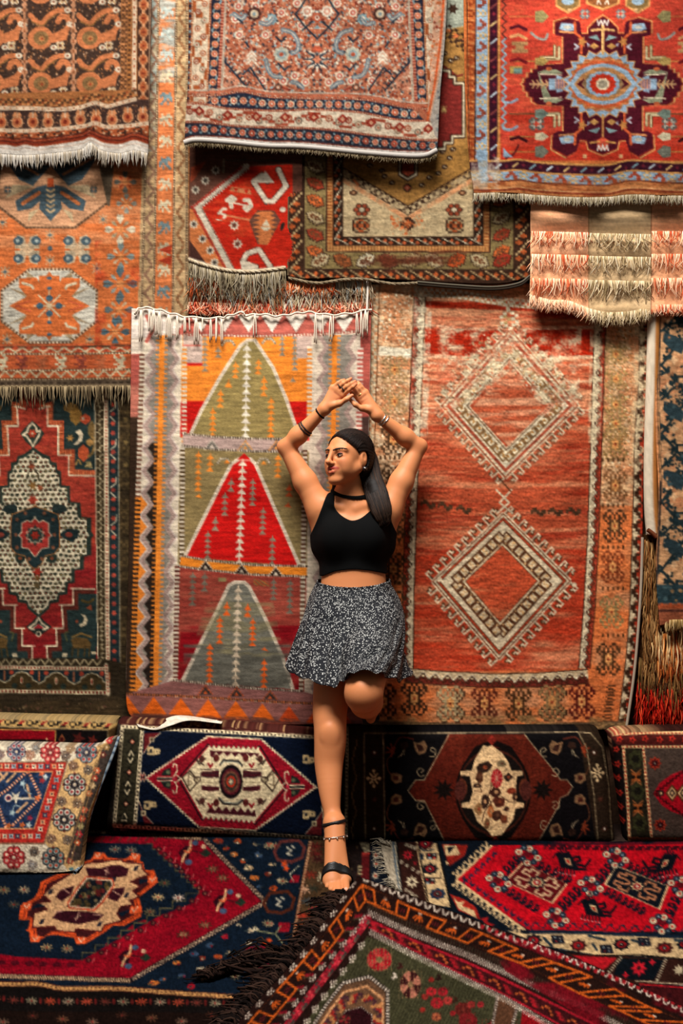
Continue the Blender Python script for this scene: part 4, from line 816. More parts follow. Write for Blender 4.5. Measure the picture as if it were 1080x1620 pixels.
be = [(292, 222), (312, 218), (361, 221), (422, 227), (484, 229), (590, 239), (665, 243), (692, 234)]
k, _ = hang('floral_rug', persian(), [(299, -22), (297, 130), (293, 190), (292, 222)], [(708, -22), (704, 60), (696, 150), (692, 234)], [(299, -22), (708, -22)], be, .075, .125, G_["floral"],
    'finely patterned salmon rug with navy flower borders at the top', M_PILE, [('x', .010, 210, .8, 1.5)], seed=14)
e = cat(be, 8); tubes('rolled_hem', [PW(e[:, 0]-1, e[:, 1]+4, -.130+0*e[:, 0])], [np.full(len(e), .0115)], [lin(srgb('#EDE3D8'))*G_['floral']], M_YARN, k, 8)
fringe(k, [(x, y+8) for x, y in be], -.130, 8, 420, ['#8A7658', '#6E5C40', '#B09C7C'], G_['floral'], .0016, 4, jit=.5)

# ---- gold and beige rug, niche pattern
def niche():
    GO, BE, DK, OL, MR, OR, CR = '#A67840', '#B9A078', '#3C281E', '#84704A', '#742823', '#C66A3C', '#C9BA9A'
    L = Loom(440, -25, 852, 452, OL); cx = 645
    L.rect(440, -25, 852, 380, BE); L.wear([(540, 260), (750, 260), (750, 380), (540, 380)], '#CBB48A', .6, 40, 6, 3, .4)
    # niche
    L.poly([(535, -25), (756, -25), (756, 262), (645, 327), (535, 262)], GO); L.wear([(535, 0), (756, 0), (756, 300), (535, 300)], '#8A6230', .7, 40, 14, 4, .4)
    for sx in (-1, 1):
        a, b = (cx+sx*112, 266), (cx, 333); L.strip([a, b] if sx < 0 else [b, a], 13, 'd..d/.dd./.dd./d..d', {'d': DK}, 11); 
        for o in (-7, 7): L.line([(a[0], a[1]+o), (b[0], b[1]+o)], DK, 1.6)
        L.line([(a[0], a[1]+13), (b[0], b[1]+13)], '#C88A5E', 7); L.wear([(cx+sx*112, 262), (cx, 330), (cx, 352), (cx+sx*112, 290)], BE, .8, 8, 8, 6, .35)
        L.strip([(cx+sx*62, 55), (cx+sx*100, 82)], 14, 'd..d/.dd./.dd./d..d', {'d': DK}, 11)
    L.poly([(690, -25), (740, -25), (740, 40), (700, 48)], '#9CA08E'); L.strip([(698, 40), (738, 66)], 16, 'd..d/.dd./.dd./d..d', {'d': DK}, 11); L.star(716, 14, 10, 5, 6, DK); L.speck([(700, 40), (738, 64), (738, 72), (700, 50)], 30, [OR], 1, 3, 3)
    for x, y in ((604, 270), (608, 279), (620, 289), (667, 293), (679, 281), (693, 274), (703, 264), (711, 250), (644, 297), (700, 240), (716, 236), (585, 262), (703, 84), (713, 96), (722, 92)): L.ell(x, y, 5, 4, DK); L.ell(x-1, y-.5, 1.4, 1.4, CR); L.ell(x+2, y+1, 1.2, 1.2, '#B89868')
    L.stamp(ROS, {'a': DK, 'b': '#B4553A', 'c': CR}, 644, 297, 14)
    L.line(cat([(700, 104), (712, 112), (722, 120), (732, 118)]), MR, 3); L.line([(560, 285), (566, 292)], OR, 4)
    # stepped maroon medallion with pendant
    st = [(cx+60, 112), (cx+66, 112), (cx+66, 122), (cx+74, 122), (cx+74, 132), (cx+88, 132), (cx+88, 216), (cx+70, 216), (cx+70, 226), (cx+58, 226), (cx+58, 236)]
    q = [(cx, 108)]+st+[(cx, 236)]; q = q+[(2*cx-x, y) for x, y in q[::-1]]
    L.poly(q, MR); L.line(q, DK, 7, True); L.line(q, CR, 3, True); L.stamp('a.aa.a/.aaaa./aaaaaa/.a..a.', {'a': '#B09058'}, 702, 174, 9, 12)
    L.poly([(629, 240), (661, 240), (661, 278), (645, 288), (629, 278)], DK); L.poly([(631, 240), (659, 240), (659, 277), (645, 285), (631, 277)], CR); L.poly([(633.5, 240), (656.5, 240), (656.5, 275), (645, 282), (633.5, 275)], DK); L.poly([(635.5, 240), (654.5, 240), (654.5, 273), (645, 279), (635.5, 273)], '#8A3A26')
    # flowers in the field
    L.poly([(cx-12, 354), (cx, 342), (cx+12, 354), (cx, 367)], '#6A3A26'); L.stamp(ROS, {'a': DK, 'b': '#A8552E', 'c': OR}, cx, 354, 24, 20); L.speck([(cx-30, 340), (cx+30, 340), (cx+24, 372), (cx-24, 372)], 46, ['#C98A5A', OR, '#BE8458'], 1, 3, 7)
    for sx in (-1, 1):
        x = cx+sx*73
        for k_ in range(6): L.ell(x+9*math.cos(k_*1.047), 332+7*math.sin(k_*1.047), 5, 4, DK); L.ell(x+9*math.cos(k_*1.047), 332+7*math.sin(k_*1.047), 3.6, 2.8, '#96452C')
        L.ell(x, 332, 4, 3, CR); L.stamp('.aaaaaa./abbaabba/abaabaab/aaabbaaa/aaabbaaa/abaabaab/abbaabba/.aaaaaa.', {'a': DK, 'b': '#B09A70'}, x+sx*1, 357, 28, 24); L.stamp('..bb../.b..b./b.bb.b/b.bb.b/.b..b./..bb..', {'b': '#A8532E'}, x+sx*1, 357, 24, 20)
        L.stamp(ROS, {'a': DK, 'b': '#8A5A3A', 'c': CR}, cx+sx*86, 305, 13, 9)
    # borders
    def ring(x0, x1, yb, col): L.poly([(x0, -25), (x0, yb), (x1, yb), (x1, -25), (852, -25), (852, 452), (440, 452), (440, -25)], col)
    ring(542, 749, 375, '#2E2018'); ring(527, 764, 388, '#B0703E'); ring(516, 775, 398, '#857148'); ring(481, 812, 427, '#3A261C')
    V = '..oo......../.obbo....cc./obbbbo.ccccc/.obbo....cc./..oo........'
    P2 = lambda x, y0, y1: [(x, y0), (x, y1)]
    mea = 'cc........../..cc....bb../....cc.bbbb./.bb...ccbb../bbbb....cc../.bb.......cc'
    for x, y1 in ((534.5, 380), (756.5, 380)): L.strip(P2(x, 0, y1), 12, mea, {'c': CR, 'b': '#A8502E'}, 21)
    L.strip([(530, 381.5), (762, 381.5)], 11, mea, {'c': CR, 'b': '#A8502E'}, 21)
    for x in (521, 769.5): L.strip(P2(x, 0, 396), 8, 'ab', {'a': '#C08A52', 'b': '#96522C'}, 5)
    L.strip([(518, 393), (774, 393)], 8, 'ab', {'a': '#C08A52', 'b': '#9A6238'}, 5)
    for x, y1 in ((467, 430), (826, 430)): L.strip(P2(x, 0, y1), 22, mea, {'c': '#B09468', 'b': '#B4582E'}, 26)
    L.strip([(458, 434), (838, 436)], 15, mea, {'c': '#B09468', 'b': '#B4582E'}, 24)
    leaf = '....a.a.a.../..aaaaaaaa../.aabbabbaaa./aabbabbabbaa/.aabbabbaaa./..aaaaaaaa../....a.a.a...'
    cols = ['#B5A078', '#7A4A30', '#C46030', '#C9BC9C', '#9A3A26', '#AE9460']
    i = 0
    for y in range(20, 420, 27):
        for x in (498.5, 793):
            L.stamp(leaf, {'a': DK, 'b': DK}, x, y+1, 34, 21, .5 if x < 600 else -.5); L.stamp(leaf, {'a': cols[(i*5+int(x)) % 6], 'b': '#6A4028'}, x, y, 30, 17, .5 if x < 600 else -.5); i += 1
    for j, x in enumerate(range(500, 800, 36)): L.stamp(leaf, {'a': DK, 'b': DK}, x+6, 412.5, 36, 23, (-.5, .5)[j % 2]); L.stamp(leaf, {'a': ('#B5A27C', '#96532F', '#C9BC9C', '#7E4430', '#B09C70', '#B8A47C', '#C8552A', '#BBA880', '#9E3424')[j], 'b': '#6A4028'}, x+6, 412, 32, 19, (-.5, .5)[j % 2])
    for p in ([(481, 0), (481, 426), (812, 427), (812, 0)], [(516, 0), (516, 398), (775, 399), (775, 0)], [(527, 0), (527, 388), (764, 388), (764, 0)], [(542, 0), (542, 375), (749, 375), (749, 0)], [(456, 0), (456, 442), (838, 444), (838, 0)]): L.line(p, DK, 2)
    L.line([(454, 0), (454, 440)], '#8A7858', 3)
    L.wear([(570, 396), (760, 396), (760, 436), (560, 430)], '#5A2A1C', .8, 50, 16, 11, .5)
    return L.done(.10, .10, 8, .07, 15)
be = [(454, 436), (480, 441), (530, 440), (600, 441), (670, 445), (750, 449), (800, 448), (838, 438)]
k, _ = hang('niche_rug', niche(), [(458, -22), (456, 200), (454, 436)], [(842, -22), (840, 300), (838, 438)], [(458, -22), (842, -22)], be, .035, .075, G_['niche'],
    'gold and beige rug with a pointed niche and leaf borders', M_PILE, [('x', .006, 150, 2, 1.5)], seed=16)
e = cat([(456, 438), (500, 446), (540, 441), (575, 440), (620, 447), (660, 446)], 10); rs = np.random.RandomState(2)
tubes('cord', [PW(e[:, 0], e[:, 1]+2+1.3*np.sin(np.arange(len(e))*1.1+a), -.085-.004*np.cos(np.arange(len(e))*1.1+a)) for a in (0, 2, 4)], [np.full(len(e), .0042)]*3, [lin(srgb('#A79274'))*f*G_['niche'] for f in (1, .8, .6)], M_YARN, k, 6)
e = cat([(660, 448), (720, 453), (780, 456), (820, 450), (838, 438)], 8)
tubes('selvedge', [PW(e[:, 0], e[:, 1]+a, -.08+0*e[:, 0]) for a in (-2, 2)], [np.full(len(e), .0045)]*2, [lin(srgb('#6A6254'))*.6, lin(srgb('#3A332B'))*.6], M_YARN, k, 6)

# ---- red kilim with hooks, half hidden
def hooked():
    RD, CR, BR, OR = '#C22A1B', '#DACBB2', '#6A4436', '#CC7644'
    L = Loom(285, 215, 480, 450, '#6A4335'); q = lambda p: [(290+a/5.786, 220+b/5.786) for a, b in p]
    L.poly(q([(60, 640), (100, 640), (450, 1210), (200, 1140), (60, 930)]), OR); L.poly(q([(60, 930), (210, 1140), (60, 1100)]), '#4A2E28'); L.poly(q([(70, 260), (210, 200), (100, 370), (60, 400)]), '#A84A30')
    L.poly(q([(170, 625), (600, 250), (1000, 230), (1000, 1220), (470, 1220)]), RD); L.wear(q([(170, 625), (700, 300), (700, 900), (400, 900)]), '#C84628', .7, 20, 6, 3, .4)
    zz = q([(580, 250), (130, 620), (440, 1200)])
    def teeth(p, w, c, n):
        for a, b in zip(p[:-1], p[1:]): L.strip([a, b], w, 'ab', {'a': c}, n)
    a0 = np.array(zz)
    L.line(zz, CR, 9); L.dash(zz, CR, 12.5, 2, 3); L.dash([(x+5, y) for x, y in zz], '#4A3028', 2.4, 1, 2); L.line([(x-8, y+1) for x, y in zz], '#A8352A', 2); L.dash([(x-8, y+1) for x, y in zz], '#A8352A', 5, 2, 2)
    def hook(p, w):
        pp = q(p); L.line(pp, '#4A3028', w+3.4); L.dash(pp, RD, w+3.6, 2, 2); L.line(pp, CR, w); L.dash(pp, '#5A3A2E', w+.8, 1, 5); L.line(pp, CR, w-2)
    hook([(770, 380), (720, 330), (640, 390), (760, 570), (820, 570), (940, 430), (870, 280)], 8); L.poly(q([(690, 400), (750, 290), (830, 395)]), CR); L.poly(q([(620, 400), (720, 310), (830, 400)]), CR)
    hook([(660, 1170), (540, 1130), (580, 1050), (690, 1010), (790, 1160)], 8); L.poly(q([(520, 1120), (600, 1120), (680, 1170), (640, 1200), (530, 1190)]), CR)
    L.poly(q([(680, 650), (830, 655), (890, 745), (770, 970), (680, 965), (600, 745)]), BR)
    L.clip(q([(680, 650), (830, 655), (890, 745), (770, 970), (680, 965), (600, 745)])); L.poly(q([(700, 660), (800, 660), (800, 965), (690, 965)]), OR)
    for i in range(7):
        y = 680+i*42; x0 = 640+abs(i-2.5)*12; L.poly(q([(720, y-22), (x0-20, y), (720, y+22)]), OR); L.poly(q([(790, y-22), (870-abs(i-2.5)*14, y), (790, y+22)]), OR)
    L.clip(); L.poly(q([(760, 735), (800, 810), (770, 840), (740, 840), (705, 810)]), '#CFC0A2'); L.line(q([(705, 800), (800, 800)]), OR, 1.2)
    L.poly(q([(440, 435), (610, 460), (625, 510), (420, 475)]), '#C97A50'); L.poly(q([(460, 445), (500, 450), (480, 485)]), RD); L.poly(q([(555, 460), (600, 465), (575, 500)]), RD)
    for p in ([(400, 560), (440, 530), (470, 550), (430, 580), (440, 620)], [(560, 560), (600, 560), (620, 610), (580, 650), (560, 630)]): L.line(q(p), CR, 7)
    L.line(q([(430, 580), (590, 610)]), CR, 2.4); L.line(q([(320, 680), (360, 640), (390, 640)]), CR, 4); L.line(q([(340, 680), (390, 700), (370, 720)]), CR, 4); L.line(q([(400, 700), (600, 740)]), '#C97A50', 3); L.line(q([(300, 738), (355, 740)]), CR, 1.5)
    for x, y in ((465, 790), (495, 960)): L.star(*q([(x, y)])[0], 9, 5.5, 8, CR); L.star(*q([(x, y)])[0], 5, 3, 5, '#6A3A2E')
    L.ell(*q([(910, 645)])[0], 5, 4, CR); L.ell(*q([(905, 800)])[0], 3, 7, '#2A2420', .3)
    for x, y in ((95, 780), (175, 915), (245, 1020), (285, 1130), (200, 380), (295, 285), (110, 465)): 
        L.star(*q([(x, y)])[0], 8, 5, 8, CR); L.star(*q([(x, y)])[0], 5, 2.4, 6, '#4A4038')
    L.line(q([(380, 190), (1000, 200)]), '#5A4A3C', 3); L.line(q([(370, 190), (365, 300)]), '#8A7860', 4)
    L.line(q([(45, 1100), (200, 1150), (400, 1205), (600, 1215), (920, 1180)]), CR, 7)
    return L.done(.07, .10, 10, .06, 17)
k, _ = hang('hooked_kilim', hooked(), [(300, 218), (299, 330), (298, 411)], [(478, 218), (478, 424)], [(300, 218), (478, 218)], [(298, 411), (325, 420), (360, 428), (400, 430), (478, 424)], .05, .065, G_['hooked'],
    'bright red kilim with white hook motifs, partly covered by other rugs', M_FLAT, [], rough=.0008, seed=18)
e = cat([(298, 411), (325, 420), (360, 428), (400, 430), (452, 424)], 10)
tubes('braided_edge', [PW(e[:, 0], e[:, 1]+1.5*np.sin(np.arange(len(e))*1.2+a), -.072-.004*np.cos(np.arange(len(e))*1.2+a)) for a in (0, 2.1, 4.2)], [np.full(len(e), .0055)]*3, [lin(srgb('#D8C6A8'))*.57, lin(srgb('#CBB898'))*.57, lin(srgb('#BFA888'))*.57], M_YARN, k, 6)
fringe(k, [(298, 415), (325, 424), (360, 431), (400, 433), (452, 428)], -.07, 42, 150, ['#CDBB9C', '#B8A684', '#9A8868', '#DACBB0', '#7E6E58'], G_['hooked'], .0026, 7, jit=.5, curl=.03)

# ---- shaggy hanging under it
Lq = Loom(280, 395, 600, 515, '#6A4A36'); Lq.wear([(280, 395), (600, 395), (600, 515), (280, 515)], '#3A2A22', .9, 10, 20, 3, .3); Lq.rect(280, 474, 600, 515, '#A8452E'); Lq.done(.15, .1, 6, .05, 3)
k, _ = hang('shaggy_rug', Lq, [(298, 398), (298, 497)], [(586, 398), (586, 495)], [(298, 398), (586, 398)], [(298, 497), (400, 496), (586, 495)], .02, .03, G_['shaggy'],
    'shaggy tufted rug in grey and orange under the red hooked kilim', M_PILE, seed=19)
fringe(k, [(299, 432), (450, 446), (470, 446), (586, 442)], -.034, 46, 460, ['#C8B496', '#A08C6C', '#E0D2B8', '#D88A54', '#8A7860', '#B0B2AA', '#D8C8AC'], 1.35, .0028, 8, jit=.5, curl=.03, name='upper_tufts')
fringe(k, [(300, 440), (330, 436), (345, 440)], -.040, 32, 40, ['#D8683A', '#DD7A48', '#C85A30'], 1.0, .0034, 21, jit=.4, curl=.03, name='orange_tufts')
fringe(k, [(440, 446), (480, 444), (530, 446)], -.040, 26, 90, ['#D8683A', '#DD8A58', '#C85A30', '#E0C0A0'], 1.0, .0034, 23, jit=.4, curl=.03, name='orange_tufts')
fringe(k, [(299, 478), (440, 481), (586, 478)], -.03, 20, 300, ['#C85A3C', '#D07A58', '#E0A88A', '#B04A34', '#E0BCA0'], 1.3, .0032, 9, jit=.4, curl=.04, name='red_tufts')

# ---- red rug with pale blue medallion, upper right
def medallion():
    RD, MR, BL, GO, CR, OR = '#BC4030', '#4B1621', '#8FA6B8', '#CE945A', '#DCC9A8', '#C26A38'
    L = Loom(720, -40, 1190, 330, OR); cx = 953.6; q = lambda p: [(730+a/3.086, b/3.086) for a, b in p]
    L.poly([(788, -40), (1190, -40), (1190, 254), (788, 254)], RD); L.wear([(790, -40), (1190, -40), (1190, 254), (790, 254)], '#D05A3C', .6, 60, 12, 3, .45); L.wear([(790, 180), (1190, 180), (1190, 254), (790, 254)], '#B8321F', .7, 90, 20, 4, .3)
    # medallion, left half
    mo = q([(690, 82), (650, 110), (620, 140), (618, 168), (585, 168), (578, 108), (520, 92), (458, 112), (458, 172), (498, 180), (498, 312), (372, 320), (372, 338), (350, 338), (350, 356), (330, 356), (330, 378), (312, 384), (312, 400), (300, 410), (312, 420), (312, 444), (330, 450), (330, 470), (350, 476), (350, 494), (378, 510), (500, 516), (500, 640), (470, 640), (448, 652), (444, 722), (515, 762), (562, 735), (578, 680), (612, 684), (620, 722), (690, 752)])+[(cx+1, 243.6), (cx+1, 26)]
    c = np.array([cx, 133]); L.poly([tuple(c+(np.array(p)-c)*1.035+np.array([-1.2, 0])) for p in mo], GO); L.poly([tuple(c+(np.array(p)-c)*1.02) for p in mo], '#8A2A20'); L.poly(mo, MR)
    for y, s_ in ((38, 1), (226, -1)):
        x = 730+515/3.086; L.poly([(x-13, y+s_*8), (x-9, y-s_*2), (x+10, y), (x+12, y+s_*10), (x, y+s_*12)], BL); L.line([(x-12, y+s_*12), (x+14, y+s_*14)], '#CF8A56', 3); L.line([(x+12, y-s_*2), (x+13, y+s_*14), (x+22, y+s_*22), (x+22, y+s_*46)], '#C85A34', 4); L.ell(x, y+s_*5, 6, 3, '#B9B4A8')
        L.star(x+24, y+s_*28, 9, 4, 5, '#B87A42'); L.line([(x+12, y+s_*32), (x+18, y+s_*36), (x+12, y+s_*40)], '#A8A8AE', 3)
        yy = 133-s_*58; L.dia(cx-14, yy-s_*2, 8, 5, '#C29052'); L.poly([(cx-24, yy-s_*16), (cx-4, yy-s_*10), (cx-10, yy-s_*20)], '#7E9A9A'); L.poly([(cx-26, yy-s_*8), (cx-20, yy-s_*4), (cx-24, yy)], '#A8A4B0')
    for y, s_ in ((115, 1), (158, -1)):
        L.poly(q([(370, 350+s_*4)])+[(860, y-s_*4), (880, y-s_*5), (892, y+s_*1), (872, y+s_*3)], '#8A8C70'); L.ell(868, y-s_*6, 5, 3, '#C0603A'); L.line([(854, y+s_*2), (888, y+s_*4)], CR, 2)
    L.line([(838, 133), (870, 133)], '#C8A070', 3); [L.line([(846+i*7, 133), (842+i*7, 133+d)], '#C89A6A', 2.4) for i in range(4) for d in (-6, 6)]
    L.poly([(868, 124), (880, 124), (880, 119), (890, 122), (890, 144), (880, 147), (880, 142), (868, 142)], BL); L.rect(878, 125, 895, 141, '#A06A64'); L.strip([(878, 133), (895, 133)], 16, 'ab', {'a': '#B9806A', 'b': '#7E6A78'}, 4)
    def jag(rx, ry, n, dep, col, ph=0): 
        t = np.linspace(0, 2*math.pi, 2*n, endpoint=False)+ph; k_ = np.where(np.arange(2*n) % 2, 1, 1-dep); L.poly([(cx+rx*k_[i]*math.copysign(abs(math.cos(a))**.85, math.cos(a)), 133+ry*k_[i]*math.sin(a)) for i, a in enumerate(t)], col)
    jag(66, 56, 22, .14, GO); jag(64, 54, 22, .15, BL); jag(56, 45, 20, .10, '#B0683E'); jag(53, 42, 22, .10, '#BF8250'); jag(52, 39, 18, .05, '#C25A34', .1)
    L.poly([(cx-54, 133), (cx-40, 112), (cx-20, 103), (cx, 100), (cx, 166), (cx-20, 163), (cx-40, 154)], BL); L.poly([(cx-46, 133), (cx-34, 118), (cx-16, 108), (cx, 106), (cx, 160), (cx-16, 158), (cx-34, 148)], '#B57E4E'); L.poly([(cx-42, 133), (cx-30, 124), (cx-28, 142)], MR)
    L.poly([(cx-34, 133), (cx-24, 118), (cx, 112), (cx, 154), (cx-24, 148)], '#8A6A4A')
    jag(28, 21, 12, .08, BL); jag(22, 17, 14, .12, '#C23420'); jag(12, 10, 8, .12, CR); jag(8, 7, 6, .15, '#9A8E78')
    L.line([(cx, 40), (cx, 84)], '#D0A468', 5); L.line([(cx-18, 48), (cx, 46)], '#D0A468', 4); L.line([(cx, 182), (cx, 224)], '#CC9450', 4); L.poly([(cx-10, 222), (cx, 216), (cx, 238), (cx-9, 236)], '#C05038'); L.line([(cx-9, 238), (cx-7, 230), (cx-3, 238), (cx, 229)], '#D8CCC0', 2.4); L.line([(cx-9, 32), (cx-7, 40), (cx-3, 32), (cx, 40)], '#C9C0B8', 2.4); L.line([(cx-20, 226), (cx-6, 224)], '#CC9450', 3)
    # L-shaped brackets and small motifs of the field
    for x, y, f in ((878, 85, 1), (878, 188, -1)):
        for o, w in ((0, 3), (-7, 2.6)): L.line([(x+o-16, y+f*8+o*f*.3), (x+6+o, y+f*8+o*f*.3), (x+6+o, y-f*10+o*f*.3)], '#6E5A38', w+2.4); L.line([(x+o-16, y+f*8+o*f*.3), (x+6+o, y+f*8+o*f*.3), (x+6+o, y-f*10+o*f*.3)], '#D8C49A', w)
    L.line(cat([(840, 52), (850, 60), (862, 62), (866, 54)]), '#8E8C84', 4); L.stamp(FLO4, {'a': '#5E5A54', 'b': '#B0A898', 'c': RD}, 848, 196, 24, 20); L.stamp(FLO4, {'a': '#6E7A80', 'b': '#B9AA9A', 'c': RD}, 925, 22, 15)
    for y, c, d in ((26, '#8E8256', 16), (97, '#A58A50', 10), (180, '#6E7C70', 12), (216, '#C2B494', 10), (240, '#6E6E60', 16)):
        L.line([(806, y), (855, y)], '#B0703E' if y != 180 else '#6E4A30', 2); L.poly([(846, y-d/2), (858, y-d/2-2), (868, y), (858, y+d/2+2), (846, y+d/2)], c)
    for y, c in ((44, '#4A1620'), (58, '#CE9260'), (96, '#6E1C20'), (220, '#3A1418')): L.line([(808, y), (820, y-3), (832, y+3)], c, 5)
    L.poly([(806, 105), (826, 105), (826, 117), (806, 116)], '#B99A52'); L.rect(812, 108, 826, 117, '#6E8A80'); L.stamp('aaaa/.aa./aaaa', {'a': '#B4885A'}, 822, 75, 26, 18); L.line(cat([(820, 230), (812, 244), (800, 250)]), '#4A1A1C', 3); L.poly([(796, 234), (806, 244), (812, 249), (796, 249)], BL)
    for y in (161, 204): L.line(cat([(795, y-6), (797, y), (808, y+1), (818, y-4)]), BL, 4)
    L.line(zig((797, 60), (797, 205), 22, 3.5), '#8FA0A8', 3); L.line(zig((797, -30), (797, 60), 14, 3.5), '#4A2A24', 2)
    # next medallion begins above
    for x in (898,): L.poly([(x-20, -40), (x-20, 10), (x, 22), (x+20, 10), (x+20, -40)], GO); L.poly([(x-17, -40), (x-17, 8), (x, 18), (x+17, 8), (x+17, -40)], '#84683E'); L.ell(x, 2, 10, 6, BL)
    L.poly([(926, -40), (926, 6), (cx, 17), (cx, -40)], GO); L.poly([(930, -40), (930, 4), (cx, 13), (cx, -40)], '#86502E'); L.line([(944, 6), (946, 0), (950, 6)], '#E2D6C4', 2.4)
    for x, y in ((925, 247), (953.6-53, 16)): L.rect(x-3, y-3, x+3, y+3, '#C9A070')
    # left borders
    V = lambda a, b: [(a, -40), (a+.2*(b-a), 100), (a+.6*(b-a), 220), (b, 310)]
    L.poly(V(718, 718)+V(791, 792)[::-1], OR); L.poly(V(753, 750)+V(771, 770)[::-1], BL); L.poly(V(774, 770)+V(787, 786)[::-1], '#3A1724')
    L.wear(V(733, 738)+V(752, 752)[::-1], '#9A4A26', .8, 8, 16, 5, .4); L.strip(V(744, 748), 13, '.aa..b/a..a.b/a.aa../a...b.', {'a': '#8A3A1E', 'b': '#D88A50'}, 18)
    L.strip(V(762, 760), 15, '..aa....bb../.aaaa..b..b./aa..aa..bb../....aa.b..b.', {'a': '#8E4434', 'b': '#C8A470'}, 34)
    for a, b in ((772.5, 771), (789, 788)): L.line(V(a, b), '#C98E50', 3)
    for i, y in enumerate(range(-20, 250, 28)): L.line([(776, y+5), (785, y-2)], ('#B9C6CC', '#7E3A3A', '#C9A870')[i % 3], 3); L.star(781, y+14, 4, 2, 4, '#7A2430')
    L.line(V(752.5, 750), '#3A2420', 2); L.line(V(738, 744), '#4A2A1C', 1.5)
    L.mirx(cx)
    # lower borders
    b0 = cat([(720, 254), (787, 254), (820, 252), (850, 256), (900, 259), (960, 260), (1000, 253), (1080, 257), (1190, 254)]); sh = lambda d: [(x, y+d) for x, y in b0]
    L.poly([(720, 300), (788, 250)]+[tuple(p) for p in b0 if p[0] > 786]+[(1190, 330), (720, 330)], OR)
    L.line(sh(1), '#CA9050', 4); L.strip(sh(9), 13, 'a', {'a': '#3C1825'}); L.line(sh(17), '#C88C50', 3); L.strip(sh(25), 13, 'a', {'a': BL}); L.strip(sh(25), 13, '..aa....bb../.aaaa..b..b./aa..aa..bb../....aa.b..b.', {'a': '#A84A34', 'b': '#D0A870'}, 40); L.line(sh(33), '#5A2A20', 2.4)
    for i, x in enumerate(range(788, 1190, 27)): y = np.interp(x, b0[:, 0], b0[:, 1])+9; L.line([(x-4, y+3), (x+4, y-3)], ('#B9C6CC', '#D8B070', '#7EA0A8')[i % 3], 3); L.star(x+13, y, 4, 2, 4, '#6E2430')
    L.poly([(p[0], p[1]) for p in sh(34)]+[(1190, 330), (720, 330)], '#C07A48'); L.wear([(730, 285), (1190, 285), (1190, 312), (730, 312)], '#8E4626', .8, 20, 6, 8, .45); L.line(sh(47), '#7A2E1E', 2.5); L.line(sh(44), '#D09A68', 1.5)
    L.poly([(753, 240), (771, 240), (771, 287), (790, 287), (760, 290)], BL); L.wear([(745, 240), (790, 250), (790, 300), (745, 300)], '#C9B8A0', .7, 10, 10, 9, .4)
    return L.done(.09, .10, 10, .07, 19)
be = [(750, 306), (800, 305), (850, 309), (900, 312), (960, 312), (1000, 308), (1080, 310), (1168, 308)]
k, _ = hang('medallion_rug', medallion(), [(733, -36), (735, 120), (741, 240), (750, 306)], [(1168, -36), (1168, 308)], [(733, -36), (1168, -36)], be, .085, .125, G_["medallion"],
    'red rug with jagged pale blue medallion and short fringe', M_PILE, [('x', .010, 120, .3, 2)], seed=20)
fringe(k, be, -.127, 15, 560, ['#CDBD9E', '#B8A684', '#DCCDB2', '#A08E6E'], G_['medallion'], .0024, 5, jit=.35, curl=.01)

# ---- peach and beige loop-fringed textile
Lp = Loom(825, 300, 1150, 520, '#D89A70'); Lp.rect(931, 300, 1030, 520, '#B99B74')
Lp.wear([(825, 320), (931, 320), (931, 510), (825, 510)], '#E0A67E', .8, 50, 12, 3, .35); Lp.wear([(931, 320), (1030, 320), (1030, 510), (931, 510)], '#A98C66', .7, 40, 12, 4, .4)
Lp.line([(931, 300), (931, 520)], '#8A6A48', 1.6); Lp.line([(1030, 300), (1030, 520)], '#8A5A40', 1.6); Lp.done(.05, .08, 20, .06, 5)
be = [(838, 478), (860, 486), (900, 488), (931, 500), (960, 508), (1000, 506), (1030, 496), (1080, 494), (1140, 494)]
k, _ = hang('looped_textile', Lp, [(839, 305), (838, 400), (836, 478)], [(1140, 305), (1140, 494)], [(839, 305), (1140, 305)], be, .07, .085, G_['looped'],
    'peach and beige cloth with rows of looped yarn fringe', M_FLAT, [('y', .008, 46, 1, 0), ('x', .006, 70, 0, 1)], rough=.0008, seed=22)
PK = ['#E0B08C', '#C8603C', '#DDA07A', '#E8C4A4', '#E0B494', '#B04A2E']; BG = ['#C9B290', '#9A8460', '#D6C4A4', '#7E6A4A', '#B8A07A']
for y, l in ((366, 24), (402, 28), (440, 30)):
    fringe(k, [(841, y), (931, y+2)], -.090, l, 62, PK, 1.0, .0028, y, jit=.5, curl=.03, name='loops'); fringe(k, [(931, y+3), (1030, y+5)], -.090, l, 66, BG, 1.0, .0028, y+1, jit=.5, curl=.03, name='loops'); fringe(k, [(1031, y), (1138, y)], -.090, l, 62, PK, 1.0, .0028, y+2, jit=.5, curl=.03, name='loops')
fringe(k, [(838, 466), (870, 474), (900, 476), (931, 488)], -.090, 20, 190, PK[:1]+PK[2:4], 1.0, .0026, 31, jit=.3, curl=.02); fringe(k, [(931, 488), (960, 494), (1000, 492), (1030, 484)], -.090, 22, 190, BG, 1.0, .0026, 32, jit=.3, curl=.02); fringe(k, [(1031, 482), (1080, 482), (1138, 482)], -.090, 18, 190, PK, 1.0, .0026, 33, jit=.3, curl=.02)

